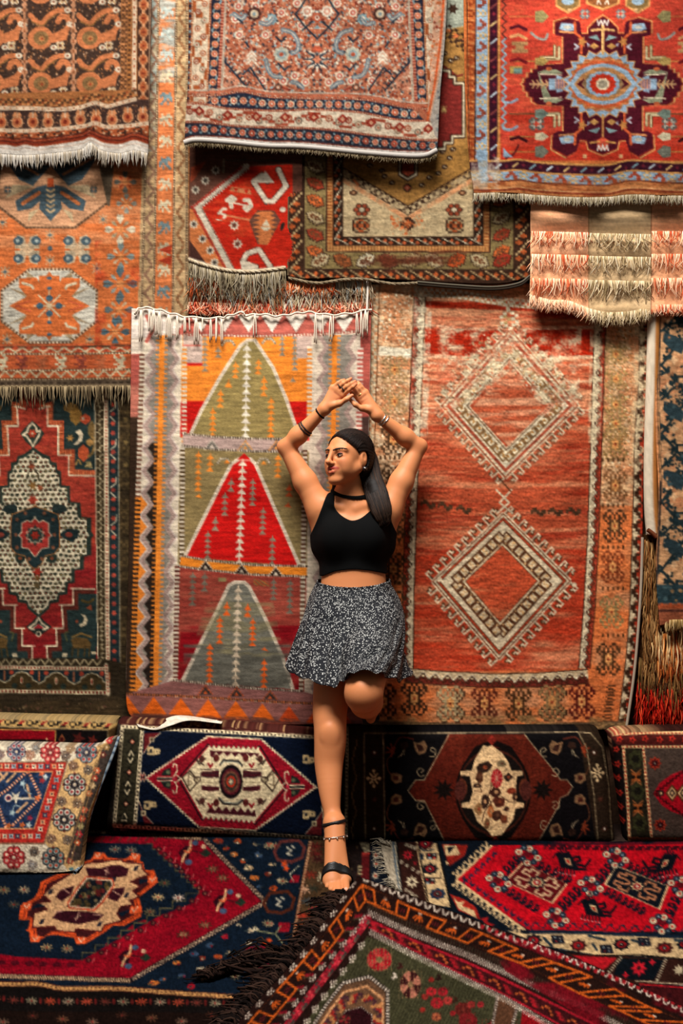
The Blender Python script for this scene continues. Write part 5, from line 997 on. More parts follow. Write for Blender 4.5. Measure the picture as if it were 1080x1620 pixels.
# ---- tan and blue-black rug at the right edge
def vine():
    TN, NV = '#AC7C56', '#1E2A2C'
    L = Loom(1025, 480, 1230, 1005, TN); L.wear([(1025, 480), (1230, 480), (1230, 1005), (1025, 1005)], '#C29468', .7, 40, 20, 3, .4); L.wear([(1025, 480), (1230, 480), (1230, 900), (1025, 900)], '#A8603E', .5, 40, 16, 4, .55)
    rs = random.Random(6)
    for y0 in range(470, 1000, 108):
        for p in ([(1046, y0), (1090, y0+50), (1046, y0+108)], [(1130, y0), (1075, y0+50), (1130, y0+108)], [(1046, y0+54), (1080, y0+20), (1130, y0+60)]):
            L.line(p, NV, 4)
            for a, b in zip(p[:-1], p[1:]):
                for t in np.linspace(.08, .95, 9):
                    x = a[0]+(b[0]-a[0])*t; y = a[1]+(b[1]-a[1])*t; d = rs.choice((-8, 8)); L.line([(x, y), (x+d, y+rs.choice((-5, 5)))], NV, 4.5); L.ell(x+d, y, 2.6, 2.4, NV)
        L.poly([(1050, y0+56), (1070, y0+62), (1084, y0+76), (1078, y0+90), (1060, y0+82), (1048, y0+70)], '#28363A'); L.rect(1068, y0+16, 1086, y0+32, NV); L.rect(1073, y0+20, 1081, y0+28, '#B98A62'); L.star(1056, y0+34, 9, 4, 4, '#C29A72'); L.star(1066, y0+100, 8, 4, 4, '#C29A72')
        for i in range(4): L.line([(1062+i*7, y0+46+i*5), (1070+i*7, y0+44+i*5), (1072+i*7, y0+52+i*5)], '#B98A62', 2.4)
        L.speck([(1050, y0), (1120, y0), (1120, y0+100), (1050, y0+100)], 50, ['#3A4A4C', '#8A5A3C', '#C8A078', NV], 1, 3, y0)
    L.poly([(1025, 480), (1045, 480), (1043, 640), (1047, 770), (1040, 920), (1025, 990)], '#2A2422'); L.line([(1040, 480), (1041, 640), (1045, 760)], '#A8784E', 2); L.line([(1036, 480), (1037, 640), (1041, 760), (1036, 900)], '#B4764A', 4)
    L.poly([(1025, 925), (1230, 925), (1230, 955), (1025, 955)], '#26363A'); L.speck([(1040, 928), (1230, 928), (1230, 952), (1040, 952)], 70, ['#3E5254', '#8A6A48', '#1E2A2C'], 1.5, 4, 8); L.poly([(1025, 955), (1230, 955), (1230, 990), (1025, 990)], '#8E4E34'); L.strip([(1040, 958), (1230, 958)], 8, '.a./aaa', {'a': '#A04A2A'}, 14); L.line([(1025, 966), (1230, 968)], '#4A2A22', 4)
    return L.done(.09, .12, 8, .08, 23)
k, _ = hang('vine_rug', vine(), [(1038, 485), (1036, 640), (1042, 780), (1038, 900), (1044, 990)], [(1225, 485), (1225, 988)], [(1038, 485), (1225, 485)], [(1044, 990), (1080, 985), (1225, 988)], .065, .095, G_['vine'],
    'tan rug with blue-black vine pattern at the right edge', M_PILE, [('x', .012, 90, 1, .3)], seed=24)
fringe(k, [(1050, 982), (1080, 980), (1220, 982)], -.10, 20, 150, ['#A08050', '#B89A6A', '#7E6238'], G_['vine'], .0026, 6, jit=.3)
# ---- folded pale rug edge
t = np.linspace(0, 1, 40); e = cat([(1034, 495), (1032, 600), (1029, 720), (1030, 800), (1034, 846)], 12)
nn = 14; a = np.linspace(-.2*math.pi, 1.2*math.pi, nn); c = PW(e[:, 0], e[:, 1], -.05+0*e[:, 0]); R = np.linspace(.026, .030, len(e))
G = c[:, None]+np.stack([-np.cos(a)[None]*R[:, None], -np.sin(a)[None]*R[:, None]*.9, 0*a[None]+0*R[:, None]], -1)
cc = np.where((np.linspace(0, 1, nn) < .52)[None, :, None], lin(srgb('#BDAE98')), lin(srgb('#A86C36')))*np.ones((len(e), 1, 1)); cc = cc*(.88+.24*RS.rand(len(e), nn, 1))
o = sheet('folded_rug', G, cc*G_['vine'], M_FLAT, (0, .01, 0)); tag(o, 'pale folded rug edge hanging upright beside the diamond rug', 'rug', 'rugs hanging on the wall')
o2 = tubes('ribbon_tail', [PW(cat([(1024, 838), (1032, 844), (1038, 850)], 4)[:, 0], cat([(1024, 838), (1032, 844), (1038, 850)], 4)[:, 1], -.085+0*np.arange(9))], [np.full(9, .009)], [lin(srgb('#6A3A24'))], M_YARN, o, 6)

# ---- long-haired rug
Lh = Loom(1000, 830, 1200, 1165, '#5A3A20'); Lh.rect(1000, 1075, 1200, 1165, '#5E1A14'); Lh.done(.15, .1, 6, .1, 4)
k, _ = hang('long_haired_rug', Lh, [(1012, 845), (1010, 1000), (1002, 1156)], [(1190, 845), (1190, 1156)], [(1012, 845), (1190, 845)], [(1002, 1156), (1190, 1156)], .01, .015, G_['hair'],
    'long-haired shaggy rug in tan, orange and red stripes', M_PILE, seed=25)
def shag(name, y0, y1, x0, x1, L_, n, cols, seed, out=.045):
    rs = np.random.RandomState(seed); ps, rr, cc = [], [], []
    for i in range(n):
        x = rs.uniform(x0, x1); y = rs.uniform(y0, y1); l = L_*rs.uniform(.6, 1.15); v = np.linspace(0, 1, 8); a, b, p = rs.uniform(-5, 5), rs.uniform(1, 4), rs.uniform(0, 6)
        ps.append(PW(x+a*v+b*np.sin(v*rs.uniform(4, 9)+p)*v, y+l*v, -.022-out*np.sin(v*2.4)*rs.uniform(.5, 1)-.02*rs.rand())); rr.append(rs.uniform(.0022, .0042)); cc.append(lin(srgb(cols[rs.randint(len(cols))]))*rs.uniform(.7, 1.1)*G_['hair'])
    tubes(name, ps, rr, cc, M_YARN, k, 4, .3, 'stuff')
shag('red_pile', 1075, 1122, 1008, 1185, 44, 520, ['#B01E14', '#C82A18', '#8A1610', '#D0482A'], 1); shag('dark_pile', 1040, 1070, 1010, 1185, 60, 240, ['#6A4626', '#7E5A34', '#4A3220', '#8A6A3C'], 2)
shag('orange_pile', 1000, 1035, 1036, 1185, 58, 420, ['#C46A30', '#D07A3A', '#B8582A', '#D89A5C', '#A84C24'], 3); shag('tan_pile', 850, 1040, 1018, 1042, 60, 420, ['#8A6238', '#9E7446', '#6A4828', '#B08654', '#8E5A30'], 4, .03)
shag('cream_locks', 985, 1010, 1030, 1090, 62, 26, ['#D8B078', '#E0C090'], 5, .06)
# ------------------------------------------------------------------ cushions along the foot of the wall
def bolster(name, lm, left, right, top, bottom, yt, yb, gain, label, depth=.04, bulge=.022, seed=1):
    G, U, Vv = outline_grid(left, right, top, bottom, 1.7); px, py = G[..., 0], G[..., 1]; nv, nu = px.shape
    y = yt+(yb-yt)*Vv-bulge*np.sin(np.pi*Vv)**.7*(np.clip(np.minimum(U, 1-U)*9, 0, 1)**.6)
    ru = np.clip(1-np.minimum(U, 1-U)*26, 0, 1); rv = np.clip(1-np.minimum(Vv, 1-Vv)*12, 0, 1); y = y+.02*ru**2+.02*rv**2
    rs = np.random.RandomState(seed); y = y+(snoise(nv, nu, 50, 60, rs)-.5)*.016+.002*(rs.rand(nv, nu)-.5)
    P = PW(px, py, y); c = lin(lm.at(px, py))*gain
    m = 14; t = np.linspace(1, 0, m)[:-1, None]                     # the top rolls back to the wall
    T = np.stack([P[0][None, :, 0]+0*t, P[0][None, :, 1]+t*depth, P[0][None, :, 2]+.008*np.sin(np.clip(t*1.6, 0, 1)*np.pi/2)+0*P[0][None, :, 0]], -1)
    B = P[-1:].copy(); B2 = np.concatenate([B+np.array([0, .012, 0]), B+np.array([0, .03, 0])]); B2[0, :, 2] = np.minimum(B[0, :, 2], .5*B[0, :, 2]+.01); B2[1, :, 2] = .024
    P = np.concatenate([T, P, B2]); c = np.concatenate([np.repeat(c[:1], m-1, 0), c, np.repeat(c[-1:]*.8, 2, 0)])  # bottom rows darkened: shade at the cushion's foot put into the colour
    o = sheet(name, P, np.clip(c, 0, .95), M_PILE, (0, .045, 0)); tag(o, label, 'cushion', 'carpet cushions along the foot of the wall'); return o
def navy_cushion():
    NV, RD, CR, MR, OL = '#0C1220', '#8E1422', '#D6C29A', '#45181E', '#2E2A1E'
    L = Loom(150, 1125, 540, 1350, NV); q = lambda p: [(160+a/3, 1130+b/3) for a, b in p]
    L.poly(q([(-30, -30), (110, 55), (60, 530), (-30, 560)]), '#2C2620'); L.poly(q([(0, -20), (1140, 30), (1140, 118), (100, 55)]), '#3C1C18'); L.poly(q([(0, 525), (1140, 605), (1140, 660), (0, 660)]), '#1C1A18')
    L.strip(q([(120, 38), (380, 50), (700, 62), (1020, 82)]), 10, '..aa......../.a..a....aa./a....a..a..a/.......a..../', {'a': '#B08A5C'}, 36)
    L.poly(q([(105, 60), (195, 70), (160, 525), (65, 525)]), OL)
    for p in ([(100, 58), (62, 528)], [(195, 72), (160, 526)], [(100, 58), (1020, 108)], [(62, 530), (560, 556), (1080, 592)], [(1052, 440), (1072, 590)]):
        L.line(q(p), CR, 5.5); L.dash(q(p), '#231C16', 2.6, 3, 3)
    for y, s_ in ((130, 'd'), (185, '^'), (220, 'v'), (275, 'd'), (330, '^'), (370, 'v'), (425, 'd'), (482, '^'), (504, '-')):
        x = 148-(y-130)*.105; c = (160+x/3, 1130+y/3)
        L.star(c[0], c[1], 10, 5, 4, '#1C1A14')
        if s_ == 'd': L.dia(c[0], c[1], 3.4, 3.8, '#B8604A'); L.dia(c[0], c[1], 1.6, 1.8, CR)
        elif s_ == '-': L.line([(c[0]-4, c[1]), (c[0]+4, c[1]+.5)], CR, 2)
        else: d = 3.5 if s_ == '^' else -3.5; L.line([(c[0]-3.6, c[1]+d), (c[0], c[1]-d), (c[0]+3.6, c[1]+d)], CR, 2)
    hx = [(212, 298), (500, 105), (752, 118), (1018, 350), (735, 552), (470, 536)]
    L.poly(q(hx), RD); L.wear(q(hx), '#74101C', .7, 60, 10, 3, .45)
    for a, b, n in ((0, 1, 22), (2, 3, 22), (3, 4, 22), (5, 0, 22)): L.line(stair(q([hx[a]])[0], q([hx[b]])[0], n), CR, 2); 
    L.line(q([hx[1], hx[2]]), CR, 2.4); L.line(q([hx[4], hx[5]]), CR, 2.4)
    ih = [(378, 306), (512, 152), (745, 160), (865, 346), (725, 512), (485, 492)]
    c = np.mean(ih, 0); L.poly(q([tuple(c+(np.array(p)-c)*1.07) for p in ih]), '#1A1416'); L.poly(q([tuple(c+(np.array(p)-c)*1.035) for p in ih]), RD); L.poly(q(ih), CR)
    for a, b in ((1, 2), (4, 5)): 
        p = zig(q([ih[a]])[0], q([ih[b]])[0], 20, 3.2); L.line(p, '#1E1618', 3); L.line([(x, y+(3 if a == 1 else -3)) for x, y in p], CR, 3); L.line([(x, y+(-3 if a == 1 else 3)) for x, y in p], RD, 2.6)
    L.poly(q([(515, 172), (752, 185), (740, 205), (728, 188), (710, 204), (692, 186), (672, 204), (655, 184), (635, 202), (618, 182), (598, 200), (580, 180), (560, 197), (545, 178), (530, 205), (518, 200)]), MR); L.poly(q([(498, 468), (735, 485), (728, 452), (712, 470), (698, 446), (680, 466), (662, 442), (645, 464), (628, 440), (610, 462), (592, 438), (575, 460), (556, 436), (540, 458), (522, 434), (508, 452)]), MR)
    L.line(q([(565, 240), (580, 218), (650, 222), (668, 244)]), '#2A2422', 3.4); L.line(q([(570, 238), (582, 224), (648, 228), (664, 242)]), '#8E9484', 1.4); L.line(q([(560, 400), (580, 424), (648, 428), (670, 408)]), '#2A2422', 3.4); L.line(q([(565, 398), (583, 418), (646, 422), (664, 406)]), '#8E9484', 1.4)
    for sx in (-1, 1):
        X = lambda d: 616+sx*d
        L.poly(q([(X(56), 268), (X(140), 272), (X(146), 292), (X(110), 302), (X(56), 300)]), MR); L.poly(q([(X(56), 345), (X(140), 338), (X(140), 360), (X(100), 366), (X(56), 362)]), MR); L.line(q([(X(56), 323), (X(140), 325)]), '#9A8A6A', 1.4)
        for y in (268, 286, 304): L.line(q([(X(60), y-4), (X(146), y-8)]), '#2C2222', 1.2)
        L.line(q([(X(160), 310), (X(196), 268), (X(232), 300), (X(196), 366), (X(160), 325)]), '#3A2C22', 2.4); L.stamp('.aaa./a.b.a/ab.ba/.aba./..a..', {'a': '#3A2A22', 'b': '#8A7A5A'}, *q([(X(160), 314)])[0], 12, 12)
        L.line(q([(X(176), 300), (X(200), 280), (X(204), 340), (X(184), 330)]), '#5A4A36', 1.6)
        for y in (230, 420): 
            L.line(q([(X(120), y-20), (X(150), y+8), (X(166), y-16), (X(128), y+12)]), '#3C2C24', 2); L.ell(*q([(X(138), y-18 if y < 300 else y-8)])[0], 4.4, 5.4, '#4A2822'); L.ell(*q([(X(70), y-22 if y < 300 else y)])[0], 4.6, 6, '#54201E'); L.line(q([(X(88), y+6), (X(98), y+22), (X(108), y+4)]), '#84141E', 3)
    L.ell(*q([(616, 320)])[0], 18.5, 27, '#1A1214'); L.star(*q([(616, 320)])[0], 19.5, 17, 10, '#1A1214', 0, 1.4); L.ell(*q([(616, 320)])[0], 15, 21, '#541C22'); L.ell(*q([(616, 320)])[0], 12.5, 17, '#6A4030'); L.ell(*q([(616, 320)])[0], 9.6, 13.5, '#2C2A24'); L.ell(*q([(616, 320)])[0], 7.4, 9.4, '#A8321E'); L.ell(*q([(616, 320)])[0], 4.8, 5.6, '#2E2A28')
    for k_ in range(4): L.line([(*q([(616, 320)])[0],), (q([(616, 320)])[0][0]+3.6*math.cos(k_*.785), q([(616, 320)])[0][1]+4.4*math.sin(k_*.785))], CR, 1.2); L.line([(*q([(616, 320)])[0],), (q([(616, 320)])[0][0]-3.6*math.cos(k_*.785), q([(616, 320)])[0][1]-4.4*math.sin(k_*.785))], CR, 1.2)
    for x, s_, y in ((268, 1, 305), (962, -1, 342)):
        L.line(q([(x, y-5), (x+s_*70, y-5)]), CR, 1.6); L.line(q([(x, y+10), (x+s_*70, y+10)]), CR, 1.6); L.line(q([(x, y-5), (x, y+10)]), CR, 1.6); L.line(q([(x, y+2), (x+s_*66, y+2)]), '#15181C', 3)
        for d in (-1, 1):
            L.poly(q([(x+s_*15, y+d*14), (x+s_*62, y+d*14), (x+s_*60, y+d*52), (x+s_*30, y+d*40)]), '#1C2420'); L.ell(*q([(x+s_*50, y+d*30)])[0], 3.4, 3, '#5A5F44'); L.line(q([(x+s_*76, y+d*8), (x+s_*92, y+d*36), (x+s_*90, y+d*66), (x+s_*76, y+d*70), (x+s_*72, y+d*56)]), CR, 2); L.line(q([(x+s_*84, y+d*20), (x+s_*110, y)]), CR, 1.8)
        L.ell(*q([(x+s_*78, y+4)])[0], 3, 3.4, '#A8283A')
    L.line(q([(1016, 345), (1030, 350)]), CR, 1.6); L.stamp('.a.a./ababa/..b../ababa/.a.a.', {'a': '#C9A888', 'b': '#7E2A2A'}, *q([(196, 298)])[0], 11, 15)
    for p, f in (([(280, 88), (240, 120), (200, 185)], (1, 1)), ([(178, 410), (200, 470), (245, 520)], (1, -1)), ([(970, 570), (1010, 520), (1050, 460)], (-1, -1))):
        L.line(q(p), CR, 2); mx, my = q([p[1]])[0]
        L.poly([q([p[0]])[0], q([p[1]])[0], q([p[2]])[0], q([(205 if f[0] > 0 else 1045, 90 if f[1] > 0 else (520 if f[0] > 0 else 575))])[0]], '#5A1A1C'); L.rect(mx-4, my-4, mx+4, my+4, '#B8A67E'); L.rect(mx-2, my-2, mx+2, my+2, '#3A2A22')
    for x, y, f in ((248, 175, 1), (232, 430, -1), (985, 215, 1), (985, 475, -1)):
        s_ = lambda p: q([(x+a, y+b*f) for a, b in p]); L.line(s_([(-25, 12), (0, 14), (25, 8), (26, -6), (8, -6), (8, 2)]), '#B89E70', 4); L.line(s_([(0, 12), (-4, -16), (-24, -16), (-24, -2)]), '#B89E70', 4)
    return L.done(.12, .08, 6, .06, 31)
bolster('cushion', navy_cushion(), [(186, 1143), (178, 1220), (168, 1309)], [(524, 1163), (527, 1334)], [(186, 1143), (340, 1148), (524, 1163)], [(168, 1309), (350, 1322), (527, 1334)], -.165, -.215, G_['navy'], 'navy carpet cushion with red and cream hexagon, left of the standing leg', seed=3)
def brown_cushion():
    BK, BR, CR, OL, OR, LN = '#0E0C0D', '#47170F', '#CFAB7C', '#241A12', '#6E2C18', '#8E7A5C'
    L = Loom(530, 1130, 1000, 1350, BK); q = lambda p: [(560+a/2.571, 1140+b/2.571) for a, b in p]
    L.poly(q([(-40, -20), (125, -20), (125, 540), (-40, 540)]), OL); L.poly(q([(910, 30), (1100, 30), (1100, 540), (990, 540)]), OL)
    L.poly([(530, 1130), (554, 1130), (554, 1350), (530, 1350)], '#1A1410'); L.line([(549, 1158), (547, 1335)], '#8E8468', 4.5); L.dash([(549, 1158), (547, 1335)], '#1A1410', 2, 3, 3); L.strip([(561, 1170), (559, 1335)], 9, 'aa......../..a......a/...aa..aa./.....aa...', {'a': '#5E4A2E'}, 48)
    L.poly(q([(382, 55), (692, 55), (735, 110), (820, 215), (838, 240), (870, 245), (885, 275), (870, 305), (838, 315), (830, 350), (745, 500), (372, 500), (300, 355), (280, 325), (250, 325), (225, 290), (250, 242), (285, 242)]), BR); 
    L.wear(q([(382, 55), (692, 55), (838, 240), (838, 315), (745, 500), (372, 500), (250, 290)]), '#5A2014', .7, 14, 60, 3, .45)
    for p in ([(385, 58), (285, 242), (250, 242), (218, 285), (250, 325), (285, 325), (372, 500)], [(692, 55), (735, 110), (822, 215), (838, 240), (865, 240), (888, 270), (868, 300), (838, 315), (832, 345), (745, 500)]): L.line(q(p), LN, 1.5)
    cx, cy = q([(565, 290)])[0]
    for k_ in range(12):
        L.line([(cx+52*math.cos(k_*.5236), cy+80*math.sin(k_*.5236)*.98), (cx+52*math.cos((k_+1)*.5236), cy+80*math.sin((k_+1)*.5236)*.98)], '#100B0A', 9)
    L.ell(cx, cy, 60, 70, '#100B0A'); L.ell(cx, cy, 56, 68, '#3A1A12'); L.ell(cx, cy, 54, 64, '#15100E')
    for sx in (-1, 1): L.star(cx+sx*78, cy-3, 18, 9, 9, '#140E0C'); L.ell(cx+sx*49, cy-6, 8, 15, '#54281A'); L.ell(cx+sx*52, cy-2, 9, 16, '#46201A', 0); 
    L.dia(cx-2, cy-82, 8, 9, '#6A1E16'); L.dia(cx+4, cy+78, 7, 8, '#6A1E16')
    L.poly(q([(525, 100), (545, 105), (560, 100), (600, 130), (625, 165), (640, 203), (684, 205), (684, 222), (662, 226), (658, 265), (660, 330), (690, 336), (690, 353), (655, 358), (648, 400), (600, 465), (560, 470), (545, 450), (500, 410), (480, 358), (438, 352), (438, 336), (470, 330), (482, 290), (470, 226), (432, 222), (432, 206), (478, 203), (490, 160)]), CR)
    L.clip(q([(525, 100), (560, 100), (640, 205), (685, 215), (660, 265), (690, 345), (648, 400), (600, 465), (560, 470), (500, 410), (438, 345), (482, 290), (430, 215), (490, 160)]))
    rs = random.Random(4)
    for x, y, rx, ry, c, r in ((530, 190, 12, 10, '#2C1C16', .4), (510, 230, 7, 9, '#4A2A1C', 0), (500, 265, 8, 4, '#2A1C18', .3), (575, 290, 10, 9, '#3A2018', .2), (600, 175, 9, 6, '#6A5A40', 1), (625, 230, 8, 7, '#2C1E18', 0), (640, 285, 9, 5, '#7A2E1C', .6), (655, 310, 4, 8, '#3A241A', 0), (590, 330, 10, 9, '#4A2218', 0), (530, 330, 7, 11, '#2E1E18', .3), (505, 360, 7, 10, '#84603C', 0), (555, 370, 5, 12, '#A05A30', .2), (580, 385, 9, 10, '#3E241A', 0), (540, 420, 5, 8, '#6A4A30', .3), (610, 400, 6, 8, '#5E3220', 0), (570, 250, 8, 7, '#8A6A4A', 0), (585, 120, 4, 4, '#A8885E', 0), (620, 360, 5, 4, '#2A1C18', 0)):
        a, b = q([(x, y)])[0]; L.poly([(a+rx*rs.uniform(.7, 1.2)*math.cos(t+r), b+ry*rs.uniform(.7, 1.2)*math.sin(t+r)) for t in np.linspace(0, 6.28, 10)[:-1]], c); L.ell(a+1, b, rx*.35, ry*.35, rs.choice(['#B98A5E', '#7E3A24', '#5A3A28']), 0, 7)
    for p in ([(500, 240), (520, 290), (490, 285)], [(560, 260), (545, 310), (560, 350)], [(600, 310), (630, 330), (660, 330)], [(520, 410), (530, 370), (560, 330)]): L.line(q(p), '#3A2418', 1.4)
    a, b = q([(580, 235)])[0]; L.ell(a, b, 9, 15, '#9A1A20'); [L.line([(a, b), (a+9*math.cos(t), b+15*math.sin(t))], '#C98A6E', 1) for t in np.linspace(0, 6.28, 11)]; L.clip()
    # corner sprays, mirrored
    for sx in (-1, 1):
        X = lambda x: x if sx < 0 else 1090-x+(0 if x > 130 else -12)
        for sy in (-1, 1):
            Y = lambda y: y if sy < 0 else 555-y
            p = lambda l: q([(X(a), Y(b)) for a, b in l])
            L.line(cat(p([(240, 75), (190, 68), (165, 100), (150, 130)])), '#5A2418', 2); L.line(cat(p([(165, 130), (135, 160), (140, 205), (160, 230)])), '#54301E', 2)
            for a, b in ((135, 110), (150, 95), (165, 110), (150, 145), (130, 130)): L.line(p([(158, 125), (a, b)]), OR, 3)
            L.poly(p([(240, 85), (262, 92), (285, 80), (298, 105), (290, 130), (262, 140), (248, 120)]), '#6E5036'); L.poly(p([(252, 95), (275, 100), (285, 120), (262, 128)]), '#2A1712'); L.line(cat(p([(325, 130), (310, 120), (318, 110), (332, 122), (326, 145), (308, 145)])), LN, 1.5)
            L.poly(p([(150, 215), (172, 212), (195, 222), (192, 250), (168, 258), (148, 240)]), '#6E5036'); L.poly(p([(160, 224), (180, 225), (178, 244), (160, 240)]), '#3A1A14')
            L.line(cat(p([(285, 222), (268, 226), (256, 208), (268, 194), (282, 202), (272, 212)])), LN, 1.6)
            for d in (0, 12, 24): L.line(cat(p([(178+d, 150-d*.4), (192+d*.6, 138-d), (200+d*.3, 120-d)])), '#8A7A5E', 1.2)
            L.poly(p([(190, 90), (215, 85), (222, 105), (205, 118), (188, 110)]), '#2A1A14')
    for x, a in ((80, 1), (985, 0)):
        xx, yy = q([(x if a else 988, 235 if a else 212)])[0]
        for k_ in range(4):
            t = k_*1.5708; L.ell(xx+9*math.cos(t), yy+12*math.sin(t), 2.6, 2.8, '#BFA377'); L.line([(xx+2*math.cos(t+.785), yy+3*math.sin(t+.785)), (xx+8*math.cos(t+.785), yy+10*math.sin(t+.785))], '#BFA377', 3); L.line([(xx+3*math.cos(t)-3*math.sin(t), yy+5*math.sin(t)), (xx+6*math.cos(t), yy+8*math.sin(t))], '#BFA377', 2)
        for y in (130, 320, 440): cx2, cy2 = q([((82 if a else 975+(y-130)*.14), y)])[0]; L.star(cx2, cy2, 6, 3, 6, '#3A1E16'); L.ell(cx2, cy2, 1.8, 2.2, '#C9BDA8' if y != 320 else '#4A2A1E')
    for p in ([(40, 52), (46, 490)], [(118, 55), (126, 490)], [(40, 52), (500, 50), (900, 46), (960, 50)], [(910, 46), (945, 110), (975, 300), (992, 500)], [(960, 50), (1010, 110), (1035, 260), (1050, 490)]): L.line(q(p), LN if p[0][0] < 900 else '#7A6A4E', 1.7)
    return L.done(.14, .08, 6, .06, 33)
bolster('cushion', brown_cushion(), [(546, 1157), (544, 1334)], [(946, 1156), (960, 1200), (972, 1337)], [(546, 1157), (750, 1157), (946, 1156)], [(544, 1334), (760, 1338), (972, 1337)], -.16, -.215, G_['brown'], 'dark brown carpet cushion with cream flower oval, right of the leg', seed=4)
def right_cushion():
    GY, RD, CR, BK, MR, OR = '#3C3029', '#8E0E1A', '#C4A06E', '#120D0C', '#3E1512', '#8A3A20'
    L = Loom(945, 1130, 1240, 1350, GY); q = lambda p: [(950+a/7.715, 1140+b/7.715) for a, b in p]
    L.poly(q([(-40, -60), (2300, -60), (2300, 170), (200, 190), (250, 300), (330, 1620), (-40, 1620)]), '#2A1410'); L.poly(q([(130, 180), (260, 300), (340, 1470), (230, 1470), (200, 1000)]), BK); L.poly(q([(100, 170), (2300, 170), (2300, 290), (200, 300)]), MR)
    L.poly(q([(270, 310), (520, 350), (620, 1450), (340, 1450)]), '#1E1A12')
    for p in ([(70, 180), (200, 165), (500, 150), (2300, 150)], [(105, 230), (125, 500), (150, 760)], [(265, 320), (2300, 318)], [(275, 330), (330, 1000), (350, 1460)], [(520, 350), (560, 800), (620, 1440)], [(350, 1440), (2300, 1450)]): 
        c = CR if p[0][1] < 1400 else '#6E3E24'; L.line(q(p), c, 4.2); L.dash(q(p), '#7E1E18', 2.4, 3, 3)
    for x, y in ((230, 225), (385, 235), (540, 220), (720, 230), (870, 220), (1030, 230), (190, 350), (205, 530), (210, 700), (230, 880), (240, 1050), (260, 1220)): L.star(*q([(x, y)])[0], 6.4, 3.2, 5, '#A8281C'); L.ell(*q([(x, y)])[0], 2, 2, '#3A100E')
    for y in (470, 860, 1250): L.star(*q([(425+(y-470)*.06, y)])[0], 13, 9, 7, '#2A2A18', 0, 1.4); L.star(*q([(425+(y-470)*.06, y)])[0], 8, 5, 6, '#15130E')
    for y in (690, 1070): x, yy = q([(430+(y-690)*.06, y)])[0]; L.star(x, yy, 12, 5, 4, '#84451F', .785); L.ell(x-4, yy, 3, 3, '#15100C'); L.ell(x+4, yy, 3, 3, '#15100C'); L.line([(x-8, yy-12), (x, yy-5), (x+8, yy-12)], '#9A5A30', 1.6); L.line([(x-8, yy+12), (x, yy+5), (x+8, yy+12)], '#9A5A30', 1.6)
    L.poly(q([(640, 890), (720, 760), (860, 660), (1010, 600), (1300, 540), (1600, 600), (1900, 890), (1600, 1180), (1300, 1230), (1000, 1160), (860, 1110), (740, 1030)]), RD)
    L.line(stair(*q([(640, 890), (1000, 610)]), 9), '#2A0A0C', 2); L.line(stair(*q([(640, 890), (1000, 1170)]), 9), '#2A0A0C', 2)
    for x in (735, 870, 1000, 1150): 
        c = q([(x, 885)])[0]; 
        if x == 735: L.star(*c, 6, 4, 7, '#2A1A18'); L.ell(*c, 2, 2, CR); continue
        L.dia(*c, 11, 14, '#4A2A18'); L.dia(*c, 7.5, 10, CR); L.dia(*c, 5, 7, '#1A1416'); L.dia(*c, 2.4, 3.4, CR)
    for x, y in ((660, 520), (725, 1275), (1500, 520)): L.star(*q([(x, y)])[0], 11, 7.5, 8, '#8E2A1A'); L.star(*q([(x, y)])[0], 9, 4, 8, '#2A0E10'); L.ell(*q([(x, y)])[0], 1.2, 1.2, '#8A8A78')
    return L.done(.12, .08, 6, .06, 35)
bolster('cushion', right_cushion(), [(965, 1166), (978, 1250), (990, 1334)], [(1232, 1160), (1232, 1336)], [(965, 1166), (988, 1159), (1080, 1156), (1232, 1158)], [(990, 1334), (1232, 1336)], -.175, -.215, G_['right'], 'grey-brown carpet cushion with red diamond at the right end of the row', seed=5)
L = Loom(-140, 1120, 215, 1330, '#120E0E'); q = lambda p: [(a/5.4, 1120+b/5.4) for a, b in p]
L.poly(q([(-700, 60), (1000, 110), (1010, 190), (-700, 150)]), '#A8854F'); L.strip(q([(-700, 112), (0, 118), (960, 150)]), 11, '.aa..bbb...c/a..a.bb..cc./a..abb..cc../.aa....bbb..', {'a': '#1C1814', 'b': '#1C1814', 'c': '#7E1E1C'}, 34); L.line(q([(-700, 88), (0, 92), (1000, 124)]), '#8A7450', 2); L.line(q([(-700, 156), (0, 160), (920, 190), (925, 300)]), '#8A7450', 2)
L.poly(q([(-700, 165), (475, 188), (470, 300), (-700, 280)]), '#7A0C16'); L.line(q([(-700, 172), (475, 190), (470, 300)]), '#A8783E', 2); L.poly(q([(-700, 262), (380, 268), (460, 290), (460, 330), (-700, 330)]), '#15100E'); L.poly(q([(500, 270), (530, 220), (556, 270), (530, 310)]), '#8A4A2A'); L.ell(*q([(528, 270)])[0], 3, 4, '#3A1010')
L.star(*q([(670, 260)])[0], 12, 5, 5, '#4A1A16'); L.star(*q([(790, 275)])[0], 9, 4, 5, '#5A1E18'); L.ell(*q([(398, 266)])[0], 1.6, 1.8, '#C9A070'); L.poly(q([(925, 190), (1010, 150), (1010, 330), (930, 330)]), '#4E3820'); L.done(.12, .08, 6, .05, 36)
bolster('cushion', L, [(-130, 1136), (-130, 1306)], [(184, 1142), (172, 1310)], [(-130, 1136), (0, 1137), (184, 1142)], [(-130, 1306), (172, 1310)], -.13, -.16, G_['left'], 'carpet cushion with cream border and red field behind the pale pillow', seed=6)

